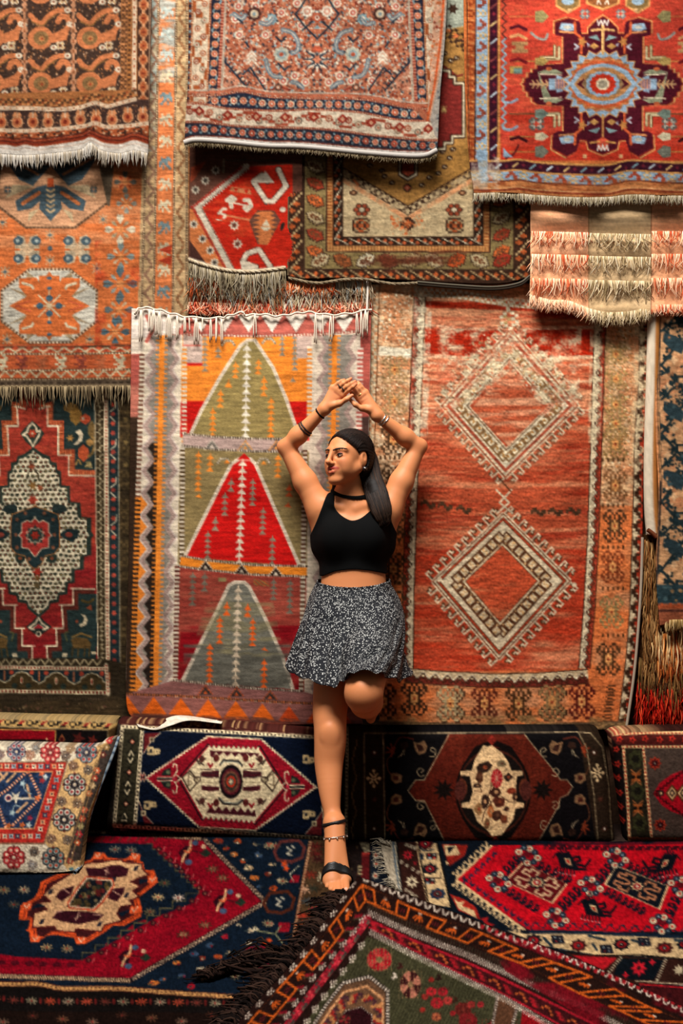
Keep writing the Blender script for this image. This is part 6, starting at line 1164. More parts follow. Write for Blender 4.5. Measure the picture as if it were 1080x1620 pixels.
# ---- pale pillow leaning at the left
def pillow():
    CR, TN, RD, NV, BK = '#CFBFA4', '#C39B66', '#A82A22', '#1B2840', '#1C1C22'
    L = Loom(-200, 1150, 200, 1415, CR); q = lambda p: [(a/5.4, 1120+b/5.4) for a, b in p]
    L.poly(q([(870, 310), (1010, 240), (680, 1512), (560, 1360), (380, 1150), (580, 470), (840, 320)]), TN); L.poly(q([(580, 470), (850, 320), (880, 340), (600, 1340), (540, 1290), (380, 1150)]), TN)
    L.poly(q([(870, 350), (1000, 240), (1010, 260), (760, 880), (690, 1300), (560, 1330), (640, 1000)]), '#3C322C')
    for x, y, c in ((935, 280, '#B02A2A'), (910, 335, '#8A6A40'), (880, 400, '#5A2A24'), (830, 535, '#C05A38'), (808, 600, '#A83A2C'), (790, 665, '#B89A6E'), (760, 730, '#A85A34'), (722, 870, '#C0583A'), (705, 945, '#B84A30'), (690, 1010, '#9A8A5A'), (675, 1080, '#B02A30'), (660, 1150, '#B8502E'), (600, 1310, '#8A3A2A'), (632, 1420, '#B8202C'), (620, 1240, '#3A2A2A')): L.star(*q([(x, y)])[0], 6.5, 4, 6, c); L.ell(*q([(x, y)])[0], 1.8, 1.8, '#D8B890')
    L.poly(q([(580, 1360), (690, 1340), (690, 1500), (560, 1440)]), '#C2A67A'); L.star(*q([(632, 1420)])[0], 8, 4, 6, '#B0222C'); L.ell(*q([(610, 1378)])[0], 4, 3, '#4A6A6A')
    L.poly(q([(-1000, 470), (580, 455), (380, 1165), (-1000, 1165)]), '#7E5A44'); L.poly(q([(-1000, 480), (565, 465), (372, 1150), (-1000, 1150)]), RD); L.poly(q([(-1000, 535), (455, 540), (295, 1035), (-1000, 1035)]), '#C98A5A'); L.poly(q([(-1000, 545), (445, 550), (288, 1026), (-1000, 1026)]), NV)
    L.clip(q([(-1000, 545), (445, 550), (288, 1026), (-1000, 1026)])); L.wear(q([(-1000, 545), (445, 550), (288, 1026), (-1000, 1026)]), '#2C3E5C', .7, 6, 8, 3, .4)
    for p in ([(-200, 880), (60, 700), (230, 545)], [(250, 560), (350, 760), (110, 1000)], [(-150, 560), (-20, 820), (50, 1020)], [(-420, 790), (-160, 560)]): L.line(q(p), '#C86A48', 5); L.dash(q(p), NV, 5, 2, 3); L.dash(q(p), '#E0B490', 3, 2, 3, 2)
    for p in ([(130, 560), (60, 630)], [(-20, 640), (60, 560)], [(230, 660), (255, 760)], [(145, 890), (230, 810)], [(30, 600), (0, 560)]): L.line(q(p), '#B88E68', 4)
    L.line(q([(160, 775), (290, 775)]), '#C8B498', 3); L.star(*q([(135, 765)])[0], 12, 4, 5, '#D0C2A6', .3); L.ell(*q([(72, 770)])[0], 6, 6, '#D8C8B0'); L.ell(*q([(72, 770)])[0], 4, 4, '#7A2A34'); L.ell(*q([(72, 770)])[0], 2, 2, NV)
    for x, y in ((195, 645), (105, 895), (-100, 690), (-200, 900)): L.star(*q([(x, y)])[0], 6, 3, 5, '#8EA0A0'); L.line(cat(q([(x, y), (x+20, y+60 if y < 700 else y-60), (x+70, y+90 if y < 700 else y-50)])), '#9AA8A4', 1.6)
    for x, y, c in ((355, 560, '#C05A3A'), (385, 590, '#B9C0B8'), (360, 620, '#8A2A2C'), (320, 770, '#C86438'), (75, 1005, '#A8562E'), (190, 1000, '#B85A2E'), (255, 940, '#84283A'), (245, 1000, '#B9C0B8')): L.star(*q([(x, y)])[0], 6, 3, 5, c)
    L.clip()
    def row(a, b, n):
        for i in range(n):
            x = a[0]+(b[0]-a[0])*i/(n-1); y = a[1]+(b[1]-a[1])*i/(n-1); X, Y = q([(x, y)])[0]; L.star(X, Y, 6, 3, 4, ('#D8C2A0', '#8FA2A4', '#26324A', '#D89A6A')[i % 4], .785); L.ell(X, Y, 1.6, 1.6, '#2A2430' if i % 4 != 2 else '#B8A890')
    row((-400, 498), (520, 500), 17); row((500, 555), (325, 1095), 10); row((-400, 1095), (260, 1095), 13)
    def ros(x, y, r, a, b, c, n=8, dots=True):
        X, Y = q([(x, y)])[0]
        for k_ in range(n):
            t = k_*2*math.pi/n+.39; L.ell(X+r*.68*math.cos(t), Y+r*.68*math.sin(t), r*.34, r*.34, a); L.ell(X+r*.68*math.cos(t), Y+r*.68*math.sin(t), r*.25, r*.25, b); L.ell(X+r*.68*math.cos(t), Y+r*.68*math.sin(t), r*.13, r*.13, c)
        for k_ in range(n//2): t = k_*4*math.pi/n; L.ell(X+r*.98*math.cos(t), Y+r*.98*math.sin(t), r*.11, r*.11, '#5A2A24')
        L.ell(X, Y, r*.34, r*.34, a); L.ell(X, Y, r*.16, r*.16, '#C9B498')
    ros(140, 375, 15, '#2A3048', '#B9B0A4', '#8A2A34'); ros(430, 382, 16, '#7E1E22', '#C04844', '#D8C0A4'); ros(738, 380, 17, '#2A2A38', '#8A9890', '#B03A34'); ros(637, 655, 18, BK, '#C9C2AC', '#7E2226'); ros(548, 955, 18.5, BK, '#C9C2AC', '#8A2A26'); ros(118, 1278, 18, '#7A1C20', '#BE3E3C', '#D8B89C'); ros(455, 1285, 18, BK, '#7E9088', '#B8503A'); ros(-170, 1270, 17, '#2A3048', '#A8A8A0', '#8A2A34')
    for x, y, c in ((305, 342, '#6A6A6A'), (258, 402, '#8A5A48'), (560, 410, '#3A3030'), (600, 345, '#8A6A4A'), (625, 495, '#4A3028'), (752, 530, '#242428'), (525, 798, '#2A2022'), (660, 815, '#3E2C24'), (438, 1118, '#4A2E26'), (575, 1128, '#2A2426'), (293, 1228, '#1E1C20'), (275, 1342, '#6A6A70'), (0, 400, '#5A4A50')): ros(x, y, 8, c, '#A88A6A', c, 6, False)
    for p in ([(840, 320), (870, 345), (600, 1330)], [(880, 350), (850, 360), (570, 1290)]): L.line(q(p), '#8A6A44', 1.6)
    L.wear(q([(-1000, 1360), (560, 1380), (600, 1512), (-1000, 1512)]), '#6A5A48', .8, 20, 4, 6, .35); L.poly(q([(-1000, 1420), (300, 1425), (560, 1440), (660, 1512), (-1000, 1512)]), '#3A3028')
    return L.done(.14, .08, 5, .05, 37)
G, U, Vv = outline_grid([(-190, 1172), (-200, 1290), (-190, 1392)], [(188, 1166), (152, 1260), (136, 1310), (124, 1398)], [(-190, 1172), (-60, 1176), (60, 1178), (148, 1180), (165, 1172), (188, 1166)], [(-190, 1392), (0, 1386), (60, 1388), (100, 1392), (124, 1398)], 1.7)
puff = np.clip(np.sin(np.pi*np.clip(U, 0, 1)), 0, 1)**.45*np.sin(np.pi*Vv)**.5
y = -.24-.34*Vv-.085*puff; rs = np.random.RandomState(9); y = y+(snoise(*y.shape, 40, 50, rs)-.5)*.014+.002*(rs.rand(*y.shape)-.5)
Lp = pillow(); P = PW(G[..., 0], G[..., 1], y); P[..., 2] = np.maximum(P[..., 2], .02)
o = sheet('pillow', P, np.clip(lin(Lp.at(G[..., 0], G[..., 1]))*G_['pillow'], 0, .95), M_PILE, (0, .05, 0)); tag(o, 'cream patterned carpet pillow with blue and red centre in front of the cushions', 'pillow')
Bk = P.copy(); Bk[..., 1] = -.24-.34*Vv+.05*puff+.004; Bk[..., 2] = np.maximum(Bk[..., 2]+.012*np.sin(np.pi*Vv), .016)
sheet('back', Bk[::4, ::4], np.tile(lin(srgb('#2A2420')), (Bk[::4, ::4].shape[0], Bk[::4, ::4].shape[1], 1)), M_FLAT, (0, -.002, 0), o)
e = cat([(188, 1166), (176, 1200), (152, 1260), (137, 1310), (128, 1360), (127, 1398), (118, 1402)], 10); v = np.linspace(0, 1, len(e))
pz = PW(e[:, 0], e[:, 1], -.243-.34*v); pz[:, 2] = np.maximum(pz[:, 2], .02)
cc = np.where((np.arange(len(e)) % 3 < 2)[:, None], lin(srgb('#8E9AA0'))[None], lin(srgb('#3A4A5E'))[None])*G_['pillow']
tubes('piping', [pz], [np.full(len(e), .0062)], [cc], M_YARN, o, 6)['label'] = 'blue and white piping'

# ------------------------------------------------------------------ rugs on the floor
def lay(name, lm, left, right, top, bottom, z, gain, label, mat=None, step=2.15, seed=1, wav=.006):
    G, U, Vv = outline_grid(left, right, top, bottom, step); rs = np.random.RandomState(seed); n = G.shape[:2]
    zz = z+(snoise(*n, 60, 90, rs))*wav+.0015*rs.rand(*n)
    P = PF(G[..., 0], G[..., 1], z); P[..., 2] = zz
    o = sheet(name, P, np.clip(lin(lm.at(G[..., 0], G[..., 1]))*gain, 0, .95), mat or M_PILE, (0, 0, -.007)); tag(o, label, 'rug', 'rugs laid on the floor'); return o
def left_floor():
    NV, RD, OR, CR, BR = '#101A26', '#860D1C', '#CE4A20', '#CF9E70', '#3A2A1E'
    L = Loom(-260, 1300, 570, 1680, NV); q = lambda p: [(a/4, 1310+b/4) for a, b in p]; r = lambda p: [(220+a/3.484, 1310+b/3.484) for a, b in p]
    L.poly([(-260, 1318), (322, 1326), (420, 1428), (208, 1552), (-260, 1540)], RD); L.wear([(-260, 1318), (322, 1326), (420, 1428), (208, 1552), (-260, 1540)], '#6E0A18', .7, 70, 14, 3, .45)
    nv = [(-260, 1340), (0, 1334), (160, 1334), (232, 1336), (250, 1352), (262, 1362), (285, 1372), (303, 1398), (314, 1414), (303, 1430), (262, 1446), (215, 1460), (192, 1478), (130, 1520), (20, 1514), (-60, 1500), (-260, 1480)]
    L.poly(nv, NV)
    for p in ([(232, 1336), (314, 1414)], [(314, 1414), (130, 1520)]):
        s_ = stair(*p, 9); L.poly(s_+[p[0]], NV); L.line(s_, '#4A4430', 2)
        for x, y in s_[2::2]: L.ell(x+10, y, 5, 4, '#3A1218'); L.ell(x+10, y, 2, 1.6, '#7A4A3A'); L.dash([(x+16, y+4), (x+20, y-5)], '#C98A7A', 1.5, 1, 1)
    for x in range(-20, 130, 22): L.ell(x, 1524+x*.03, 7, 4, '#4A0E18')
    for x in range(160, 245, 14): L.line([(x, 1331), (x+5, 1325)], '#5A2420', 3)
    # medallion
    me = q([(260, 345), (240, 410), (215, 450), (130, 495), (118, 585), (190, 588), (180, 640), (162, 655), (186, 662), (190, 722), (240, 725), (290, 690), (340, 680), (470, 700), (480, 735), (545, 735), (620, 690), (660, 665), (720, 620), (780, 625), (890, 565), (900, 525), (880, 440), (1000, 345), (975, 270), (915, 272), (905, 220), (885, 212), (888, 175), (850, 168), (790, 200), (680, 190), (660, 160), (600, 165), (575, 205), (510, 220), (420, 270)])
    L.poly(me, OR); c = np.array(q([(560, 455)])[0]); 
    for k_, col in ((.93, '#5A1A18'), (.915, OR), (.88, '#3A1618')): L.poly([tuple(c+(np.array(p)-c)*k_) for p in me], col)
    inn = q([(335, 365), (300, 400), (275, 430), (320, 470), (235, 480), (300, 520), (215, 545), (210, 590), (205, 635), (345, 630), (355, 655), (470, 665), (480, 645), (640, 660), (660, 620), (770, 590), (740, 545), (765, 500), (840, 490), (820, 460), (880, 440), (840, 400), (890, 370), (825, 345), (880, 320), (940, 300), (900, 265), (900, 230), (780, 220), (770, 205), (680, 210), (660, 218), (560, 225), (500, 245), (440, 300)])
    L.poly(inn, CR); L.line(inn, '#4A1616', 2.2, True)
    for p in ([(880, 325), (960, 335), (880, 360)], [(745, 540), (830, 520), (770, 570)], [(190, 520), (290, 500), (240, 480)]): L.poly(q(p), NV)
    L.poly(q([(540, 255), (640, 260), (700, 240), (760, 240), (815, 262), (800, 310), (700, 320), (560, 310)]), '#35121A'); L.poly(q([(330, 575), (370, 530), (470, 530), (600, 540), (660, 555), (620, 590), (500, 615), (400, 600)]), '#35121A'); L.poly(q([(700, 390), (790, 380), (780, 420), (740, 470), (680, 450)]), '#35121A'); L.poly(q([(380, 400), (470, 370), (450, 430), (390, 470), (350, 440)]), '#35121A')
    for p in ([(680, 255), (670, 300)], [(660, 270), (690, 290)], [(500, 540), (480, 590)], [(470, 580), (510, 560)], [(710, 400), (760, 430)], [(400, 390), (440, 420)], [(340, 540), (400, 530)], [(590, 550), (640, 560)]): L.line(q(p), '#C99A80', 1.6)
    for x, y in ((320, 410), (265, 600), (860, 260), (630, 615), (800, 430), (440, 490), (720, 330)): L.poly(q([(x-20, y+15), (x-5, y-15), (x+20, y-18), (x+5, y+15)]), '#22202A')
    L.poly(q([(545, 310), (715, 325), (725, 370), (650, 480), (600, 530), (435, 515), (425, 480), (480, 390)]), '#B83A20'); L.poly(q([(548, 318), (708, 333), (716, 370), (640, 476), (594, 522), (440, 507), (434, 482), (488, 394)]), '#C9A888'); L.poly(q([(555, 328), (700, 342), (708, 370), (632, 470), (588, 512), (446, 498), (444, 484), (496, 398)]), '#14181E')
    L.clip(q([(555, 328), (700, 342), (708, 370), (632, 470), (588, 512), (446, 498), (444, 484), (496, 398)])); L.speck(q([(555, 328), (700, 342), (708, 370), (632, 470), (588, 512), (446, 498), (444, 484), (496, 398)]), 60, ['#4A3A22', '#5A1E1C', '#6A5430', '#2A2A20'], 2, 6, 4); L.clip()
    for x, y in ((565, 368), (590, 415), (605, 465), (545, 440)): L.ell(*q([(x, y)])[0], 2.4, 2.4, '#B0905E'); L.ell(*q([(x, y)])[0], 1, 1, NV)
    for x, y in ((620, 178), (855, 185), (225, 705), (515, 715), (965, 330), (850, 520), (170, 500)):
        X, Y = q([(x, y)])[0]; L.poly([(X-8, Y+6), (X-6, Y-6), (X+8, Y-4), (X+6, Y+6)], '#D8542A'); L.line([(X-4, Y-2), (X-1, Y+3), (X+5, Y-4)], '#E0B898', 1.4)
    # scattered flowers of the field
    def spr(x, y, c, s_=7):
        for k_ in range(8): L.line([(x, y), (x+s_*1.3*math.cos(k_*.785+.2), y+s_*.8*math.sin(k_*.785+.2))], c, 2)
        L.ell(x, y, 2, 1.6, '#7A2A24')
    for x, y, c in ((182, 1345, '#6A6454'), (207, 1346, '#6A6454'), (250, 1420, '#B89A6A'), (282, 1421, '#C9AE98'), (260, 1398, '#4A4A34'), (237, 1443, '#6A5A3E'), (74, 1500, '#8E7450'), (106, 1502, '#8E7450'), (6, 1409, '#7A6A4A'), (38, 1409, '#A08A6A'), (22, 1432, '#4A4438')): spr(x, y, c)
    for x, y in ((336, 1376), (352, 1390), (324, 1464), (290, 1479)): spr(x, y, '#3A2A1C', 8); spr(x, y, '#7A6444', 4)
    for x, y, f in ((300, 1348, 1), (355, 1425, 1), (205, 1513, 1)):
        L.poly([(x-18, y+2), (x-8, y-8), (x+4, y-8), (x-2, y+12), (x-12, y+12)], '#2C0E16'); L.line(cat([(x+2, y-16), (x, y-4), (x-8, y+6), (x-12, y+16)]), CR, 4); L.line(cat([(x-8, y), (x-2, y+2), (x+2, y-3)]), '#D0603A', 3)
        L.ell(x+9, y-13, 5, 4, '#3E4E66'); L.ell(x-2, y+17, 6, 4.6, '#3E4E66'); L.poly([(x+16, y+4), (x+26, y-4), (x+34, y+4), (x+26, y+10)], '#1E2E22'); L.line([(x+4, y), (x+24, y+3)], '#3A1418', 2); L.ell(x+22, y-7, 4, 3.4, '#C09A78')
    for p in ([(-260, 1316), (180, 1316), (322, 1328)], [(322, 1328), (420, 1428)], [(420, 1428), (206, 1553)], [(206, 1553), (100, 1548), (-260, 1540)]):
        L.line(p, '#1C1418', 8); L.strip(p, 6.5, 'a..a/.aa./a..a', {'a': '#C0A07E'}, 5); L.strip(p, 6, 'aab/baa', {'a': '#B8946E', 'b': '#2A1C1C'}, 4) if p[0][0] < 210 else None
    # flowered corners
    rs = random.Random(11)
    cells = [(r([(a, b)])[0]) for a, b in ((440, 75), (480, 120), (545, 80), (640, 95), (720, 95), (520, 150), (570, 185), (655, 155), (600, 225), (735, 205), (640, 280), (710, 260), (800, 215), (780, 295), (660, 330), (740, 340), (550, 540), (610, 570), (470, 600), (600, 640), (690, 640), (390, 650), (300, 695), (350, 720), (440, 715), (490, 690), (205, 750), (340, 785), (400, 790), (130, 840), (240, 820), (360, 840), (500, 790), (720, 535), (460, 770), (570, 700), (80, 860), (290, 880), (640, 560))]
    for i, (x, y) in enumerate(cells):
        c = ['#B89A72', '#A8421E', '#8E1420', '#C46A2E', '#9E8E74', '#33445A', '#C9B08C', '#7A2A1C'][rs.randrange(8)]; s_ = rs.uniform(4.5, 8); a = rs.uniform(0, 3)
        L.poly([(x+s_*rs.uniform(.5, 1.3)*math.cos(t+a)*1.15, y+s_*rs.uniform(.5, 1.1)*math.sin(t+a)*.75) for t in np.linspace(0, 6.28, 8)[:-1]], c); L.ell(x+rs.uniform(-3, 3), y+rs.uniform(-2, 2), 2, 1.6, rs.choice(['#D8C09A', '#8E1420', '#C85A28', NV])); L.line([(x, y), (x+rs.uniform(-9, 9), y+rs.uniform(-6, 6))], '#3A4038', 1.4)
    for x, y in ((425, 1340), (447, 1396), (423, 1462), (435, 1340), (400, 1540), (372, 1546)): spr(x, y, '#8A7A5A', 6)
    for x, y, c in ((828, 135, '#5A2A26'), (770, 415, '#4E2418'), (650, 720, '#6A1420')):
        X, Y = r([(x, y)])[0]; h = [(X-24, Y), (X-14, Y-15), (X+14, Y-17), (X+24, Y-6), (X+20, Y+10), (X+4, Y+17), (X-18, Y+14)]; L.line(h, c, 5, True); L.line([(X-4, Y-6), (X+3, Y-1), (X-4, Y+4), (X+4, Y+7)], '#A8A08C', 3); L.line([(X+4, Y-8), (X+8, Y-5)], '#A8A08C', 3)
    L.poly(r([(850, 265), (885, 268), (880, 308), (825, 306)]), '#8A1420'); L.line(r([(880, 215), (830, 262), (850, 300)]), '#A09A80', 1.8); L.poly(r([(770, 525), (835, 528), (825, 580), (765, 580)]), '#8A1420'); L.line(r([(650, 570), (750, 590), (780, 545)]), '#8E8A60', 1.8); L.line(r([(750, 590), (790, 640)]), '#8E8A60', 1.8)
    for x, y in ((800, 205), (810, 230), (690, 640), (715, 625)): L.star(*r([(x, y)])[0], 6, 3, 5, '#C4451E')
    # borders
    bl = r([(945, 80), (905, 300), (870, 500), (840, 690), (800, 900)]); bl = cat(bl, 4)
    L.poly([tuple(p) for p in bl]+[(460, 1680), (570, 1680), (570, 1320), (500, 1322)], '#4A3522'); L.line(bl, '#2A1A14', 7); L.strip(bl, 4.6, 'ab', {'a': '#A8805C', 'b': '#8A5A40'}, 5)
    for x, y, c in ((975, 150, '#5A1E1A'), (1010, 270, '#B09A78'), (945, 265, '#7A2A1E'), (920, 345, '#C09070'), (985, 180, '#3A1A18'), (930, 410, '#33383A'), (905, 490, '#9A3020'), (970, 460, '#84202A'), (895, 545, '#B04A24'), (960, 340, '#2A2A20'), (940, 540, '#8A6A44'), (975, 110, '#5A1E1A'), (890, 600, '#6A2A20'), (860, 650, '#8A5A34')): spr(*r([(x, y)])[0], c, 8); L.ell(*r([(x, y)])[0], 3.6, 2.8, c)
    L.line(r([(985, 300), (1020, 250), (1030, 290), (1005, 310)]), '#B0A080', 2)
    b = cat(q([(-1100, 985), (0, 992), (240, 990), (400, 1018), (700, 1020), (1090, 1052), (1400, 1070), (1660, 1085)]), 6)
    L.poly([tuple(p) for p in b]+[(570, 1680), (-260, 1680)], '#14100F'); L.line(b, '#3A1A16', 9); L.line(b, '#B9854F', 6); L.dash(b, '#3E241A', 2.2, 2, 5)
    for i, x in enumerate(range(-240, 420, 29)): y = 1583+x*.018-(x < 0)*2; spr(x, y, ('#7A6E56', '#9E3A24', '#84705A', '#A8402A', '#5A2A22')[i % 5], 7); L.ell(x+14, y, 2.6, 5, '#5A1A18')
    L.poly([(-260, 1596), (420, 1606), (420, 1680), (-260, 1680)], '#1A100D')
    for i, x in enumerate(range(-230, 400, 47)): spr(x, 1608+(i % 3)*5, ('#3A2018', '#5A3A28', '#6A5040')[i % 3], 7)
    return L.done(.16, .08, 6, .08, 41)
lay('floor_rug', left_floor(), [(-255, 1310), (-255, 1672)], [(548, 1334), (520, 1420), (470, 1560), (430, 1672)], [(-255, 1310), (170, 1312), (548, 1334)], [(-255, 1672), (430, 1672)], .010, G_['floor_l'], 'navy and crimson floor rug with orange-edged medallion under the pale pillow', seed=3)
L = Loom(470, 1325, 660, 1500, '#1A1312'); q = lambda p: [(560+a/4, 1320+b/4) for a, b in p]
L.poly(q([(-100, 40), (30, 60), (10, 420), (-200, 500)]), '#1E1614'); L.poly(q([(50, 125), (95, 125), (95, 300), (40, 300)]), '#4A1214'); L.poly(q([(100, 60), (190, 60), (260, 420), (110, 420)]), '#141820')
for i in range(6): L.line(cat(q([(35+i*6, 62+i*11), (65, 62+i*11), (95, 70+i*11)]), 4), '#9A9070', 2)
L.line(q([(55, 128), (95, 128)]), '#A0302A', 3); L.line(q([(50, 142), (95, 140)]), '#8A2A24', 2)
for x, y in ((138, 140), (140, 195), (135, 270)): L.star(*q([(x, y)])[0], 7, 3.4, 7, '#B8A68A'); L.ell(*q([(x, y)])[0], 2.4, 2.2, '#7E2E20')
L.stamp('aaaa/a.../aaaa/a.../aaaa', {'a': '#8E7C5A'}, *q([(38, 235)])[0], 7, 15); L.speck(q([(-100, 60), (40, 60), (20, 300), (-120, 300)]), 20, ['#4A3A28', '#7A6A4E', '#3A1A16'], 1, 3, 4); L.done(.16, .08, 6, .06, 42)
lay('floor_rug', L, [(500, 1331), (480, 1490)], [(640, 1331), (652, 1490)], [(500, 1331), (640, 1331)], [(480, 1490), (652, 1490)], .004, G_['floor_s'], 'dark brown floor rug strip showing between two rugs beside the foot', seed=4)
def right_floor():
    RD, NV, CR, MR, BR = '#BE101D', '#0E141C', '#D0AE7E', '#561417', '#2E1813'
    L = Loom(585, 1320, 1330, 1660, NV); q = lambda p: [(560+a/4, 1320+b/4) for a, b in p]; r = lambda p: [(800+a/3.857, 1320+b/3.857) for a, b in p]; t = lambda p: [(730+a/3.086, 1440+b/3.086) for a, b in p]
    # cream web at the end, borders
    L.poly(q([(150, 40), (250, 40), (310, 420), (180, 420), (172, 200)]), '#B4A68E'); L.wear(q([(150, 40), (250, 40), (310, 420), (180, 420)]), '#8E816C', .7, 6, 16, 3, .4); L.line(q([(245, 50), (262, 200), (290, 370)]), '#4A5A66', 3)
    for d in (0, 14): L.line(q([(258+d, 50), (272+d, 200), (300+d, 400)]), '#15120F' if d else '#C9B898', 2)
    L.poly(q([(275, 50), (400, 50), (470, 500), (310, 420)]), BR)
    L.line(q([(395, 50), (420, 220), (465, 440)]), CR, 2)
    for x, y, c, s_ in ((340, 135, '#B0202A', 9), (365, 308, '#C9B692', 11), (385, 185, '#8E1A22', 4)): L.star(*q([(x, y)])[0], s_, s_*.55, 8, c); L.star(*q([(x, y)])[0], s_*.4, s_*.2, 4, '#2A1A18')
    for p in ([(330, 70), (385, 90)], [(300, 180), (405, 245)], [(330, 360), (390, 400)]): 
        for i in range(4): x = p[0][0]+(p[1][0]-p[0][0])*i/3; y = p[0][1]+(p[1][1]-p[0][1])*i/3; L.star(*q([(x, y)])[0], 3.4, 2.2, 5, '#C2B496'); L.ell(*q([(x, y)])[0], 1.2, 1, BR)
    L.poly(q([(405, 60), (520, 60), (610, 470), (470, 450)]), CR); L.line(q([(525, 60), (615, 480)]), '#14100E', 3); L.line(q([(403, 50), (470, 450)]), '#14100E', 2.4)
    for x, y, c in ((450, 65, '#3A1416'), (480, 225, '#15181C'), (528, 385, '#1E2C3E')): X, Y = q([(x, y)])[0]; L.star(X, Y, 14, 11, 8, c, 0, .7); L.ell(X, Y, 7, 5, '#8A1A20' if y < 300 else '#5A2420'); L.ell(X, Y, 3, 3, '#15181C'); L.ell(X, Y, 1.2, 1.2, '#D8C8A8')
    for x, y in ((490, 143), (478, 302)): X, Y = q([(x, y)])[0]; L.poly([(X-9, Y-5), (X+8, Y-5), (X+9, Y+5), (X-8, Y+5)], '#1A1618'); [L.rect(X+a-2, Y+b-1.6, X+a+2, Y+b+1.6, c) for a, b, c in ((-4, -2, '#9E1E20'), (4, -2, '#B0A898'), (-3, 3, '#8A98A0'), (4, 3, '#9E1E20'))]
    L.line(q([(410, 85), (440, 108), (500, 104)]), '#1A2430', 2.4); L.line(q([(445, 283), (550, 285), (545, 250)]), '#1A1416', 1.6); L.poly(q([(415, 125), (440, 130), (440, 170), (415, 165)]), '#1A2430')
    # corner panel
    L.poly(q([(540, 60), (900, 60), (600, 270), (760, 520), (640, 500)]), NV); L.poly(q([(555, 70), (720, 75), (700, 140), (600, 210)]), '#8A2018'); L.poly(q([(565, 75), (645, 78), (672, 135), (580, 145)]), CR); L.poly(q([(590, 90), (640, 80), (600, 130)]), NV); L.poly(q([(575, 170), (600, 190), (585, 205)]), CR)
    L.poly(q([(605, 385), (700, 420), (770, 470), (800, 550), (660, 490)]), '#9E241C'); L.poly(q([(625, 400), (660, 440), (700, 430), (680, 460), (760, 490), (775, 540), (660, 480)]), CR); L.poly(q([(800, 540), (850, 530), (840, 560), (890, 580), (850, 600)]), '#8E1A1C')
    # red field
    fd = [(725, 1393), (842, 1333), (1330, 1333), (1330, 1475), (830, 1480), (712, 1398)]; L.poly(q([(650, 290), (870, 80)])+[(1330, 1333), (1330, 1472), (845, 1477)]+q([(1020, 560)]), RD)
    L.wear([(725, 1393), (842, 1333), (1330, 1333), (1330, 1475), (840, 1478)], '#9E0E1A', .6, 60, 14, 5, .45)
    e1 = q([(650, 290), (760, 190), (872, 82)]); e2 = q([(650, 295), (860, 450), (1080, 610)]); e3 = r([(150, 600), (500, 605), (1080, 630)])+[(1330, 1490)]
    for p, w in ((e1, 13), (e2, 13)):
        o_ = [(x-(4 if p is e1 else 5), y-(4 if p is e1 else -4)) for x, y in p]; L.strip(o_ if p is e1 else o_, w, ('aa..a./.a.aa./.aaa../aaaaaa' if p is e1 else 'aaaaaa/.aaa../.a.aa./aa..a.'), {'a': CR}, 12); L.line(p, CR, 2.4)
        i_ = [(x+9, y+(7 if p is e1 else -3)) for x, y in p]; L.strip(i_, 8, ('..a.../aaaa../a..a..' if p is e1 else 'a..a../aaaa../..a...'), {'a': '#16263A'}, 13)
    L.line(e3, '#14202E', 6); L.line([(x, y+4) for x, y in e3], CR, 2); L.strip([(x, y-10) for x, y in e3], 10, '..aaa.../.a..a.../.a...a../a......a', {'a': '#1A2430'}, 20)
    L.strip([(860, 1342), (1330, 1344)], 7, 'aa.a/a.aa', {'a': '#3A1018'}, 14)
    # two diamonds with hooked stars
    def panel(P, fill, star, edge):
        L.poly(r(P), edge); c = np.mean(P, 0); L.poly(r([tuple(c+(np.array(p)-c)*.93) for p in P]), fill)
        u = (np.array(P[1])-P[0])/2; v = (np.array(P[3])-P[0])/2; M_ = lambda a, b: tuple(c+u*a+v*b)
        for sa, sb in ((1, 0), (-1, 0), (0, 1), (0, -1)):
            for k_ in (-1, 1):
                if sa: pts = [(sa*.2, 0), (sa*.45, k_*.22), (sa*.75, k_*.22), (sa*.75, k_*.55), (sa*.5, k_*.55)]
                else: pts = [(0, sb*.2), (k_*.22, sb*.45), (k_*.22, sb*.75), (k_*.55, sb*.75), (k_*.55, sb*.5)]
                L.line(r([M_(*p) for p in pts]), star, 3)
        X, Y = r([tuple(c)])[0]; L.star(X, Y, 15, 11, 8, '#14141A', 0, .75); L.star(X, Y, 11, 7, 8, CR, 0, .75); L.ell(X, Y, 6, 4.6, '#8E1A20'); L.ell(X, Y, 2.6, 2, '#D8C8A8')
    P1 = [(105, 175), (380, 305), (285, 430), (-10, 295)]; P2 = [(665, 190), (995, 320), (940, 465), (598, 310)]
    panel(P1, '#5A1216', '#C9A47C', CR); panel(P2, '#11141A', '#B0704C', CR); panel([(1240, 200), (1540, 330), (1490, 470), (1180, 320)], '#5A1216', '#C9A47C', CR)
    def comb(a, b, n, l): 
        L.strip(r([a, b]), l, '.aa./.a.a/.aaa/aaa.', {'a': '#16161E'}, 11)
    comb((190, 190), (400, 290), 5, 14); comb((740, 190), (1000, 295), 6, 14); comb((-20, 330), (200, 470), 5, 14); comb((600, 345), (850, 480), 6, 14); comb((-10, 240), (80, 150), 4, 16); comb((330, 460), (450, 340), 5, 18); comb((560, 290), (640, 190), 4, 18); comb((990, 500), (1060, 350), 5, 18)
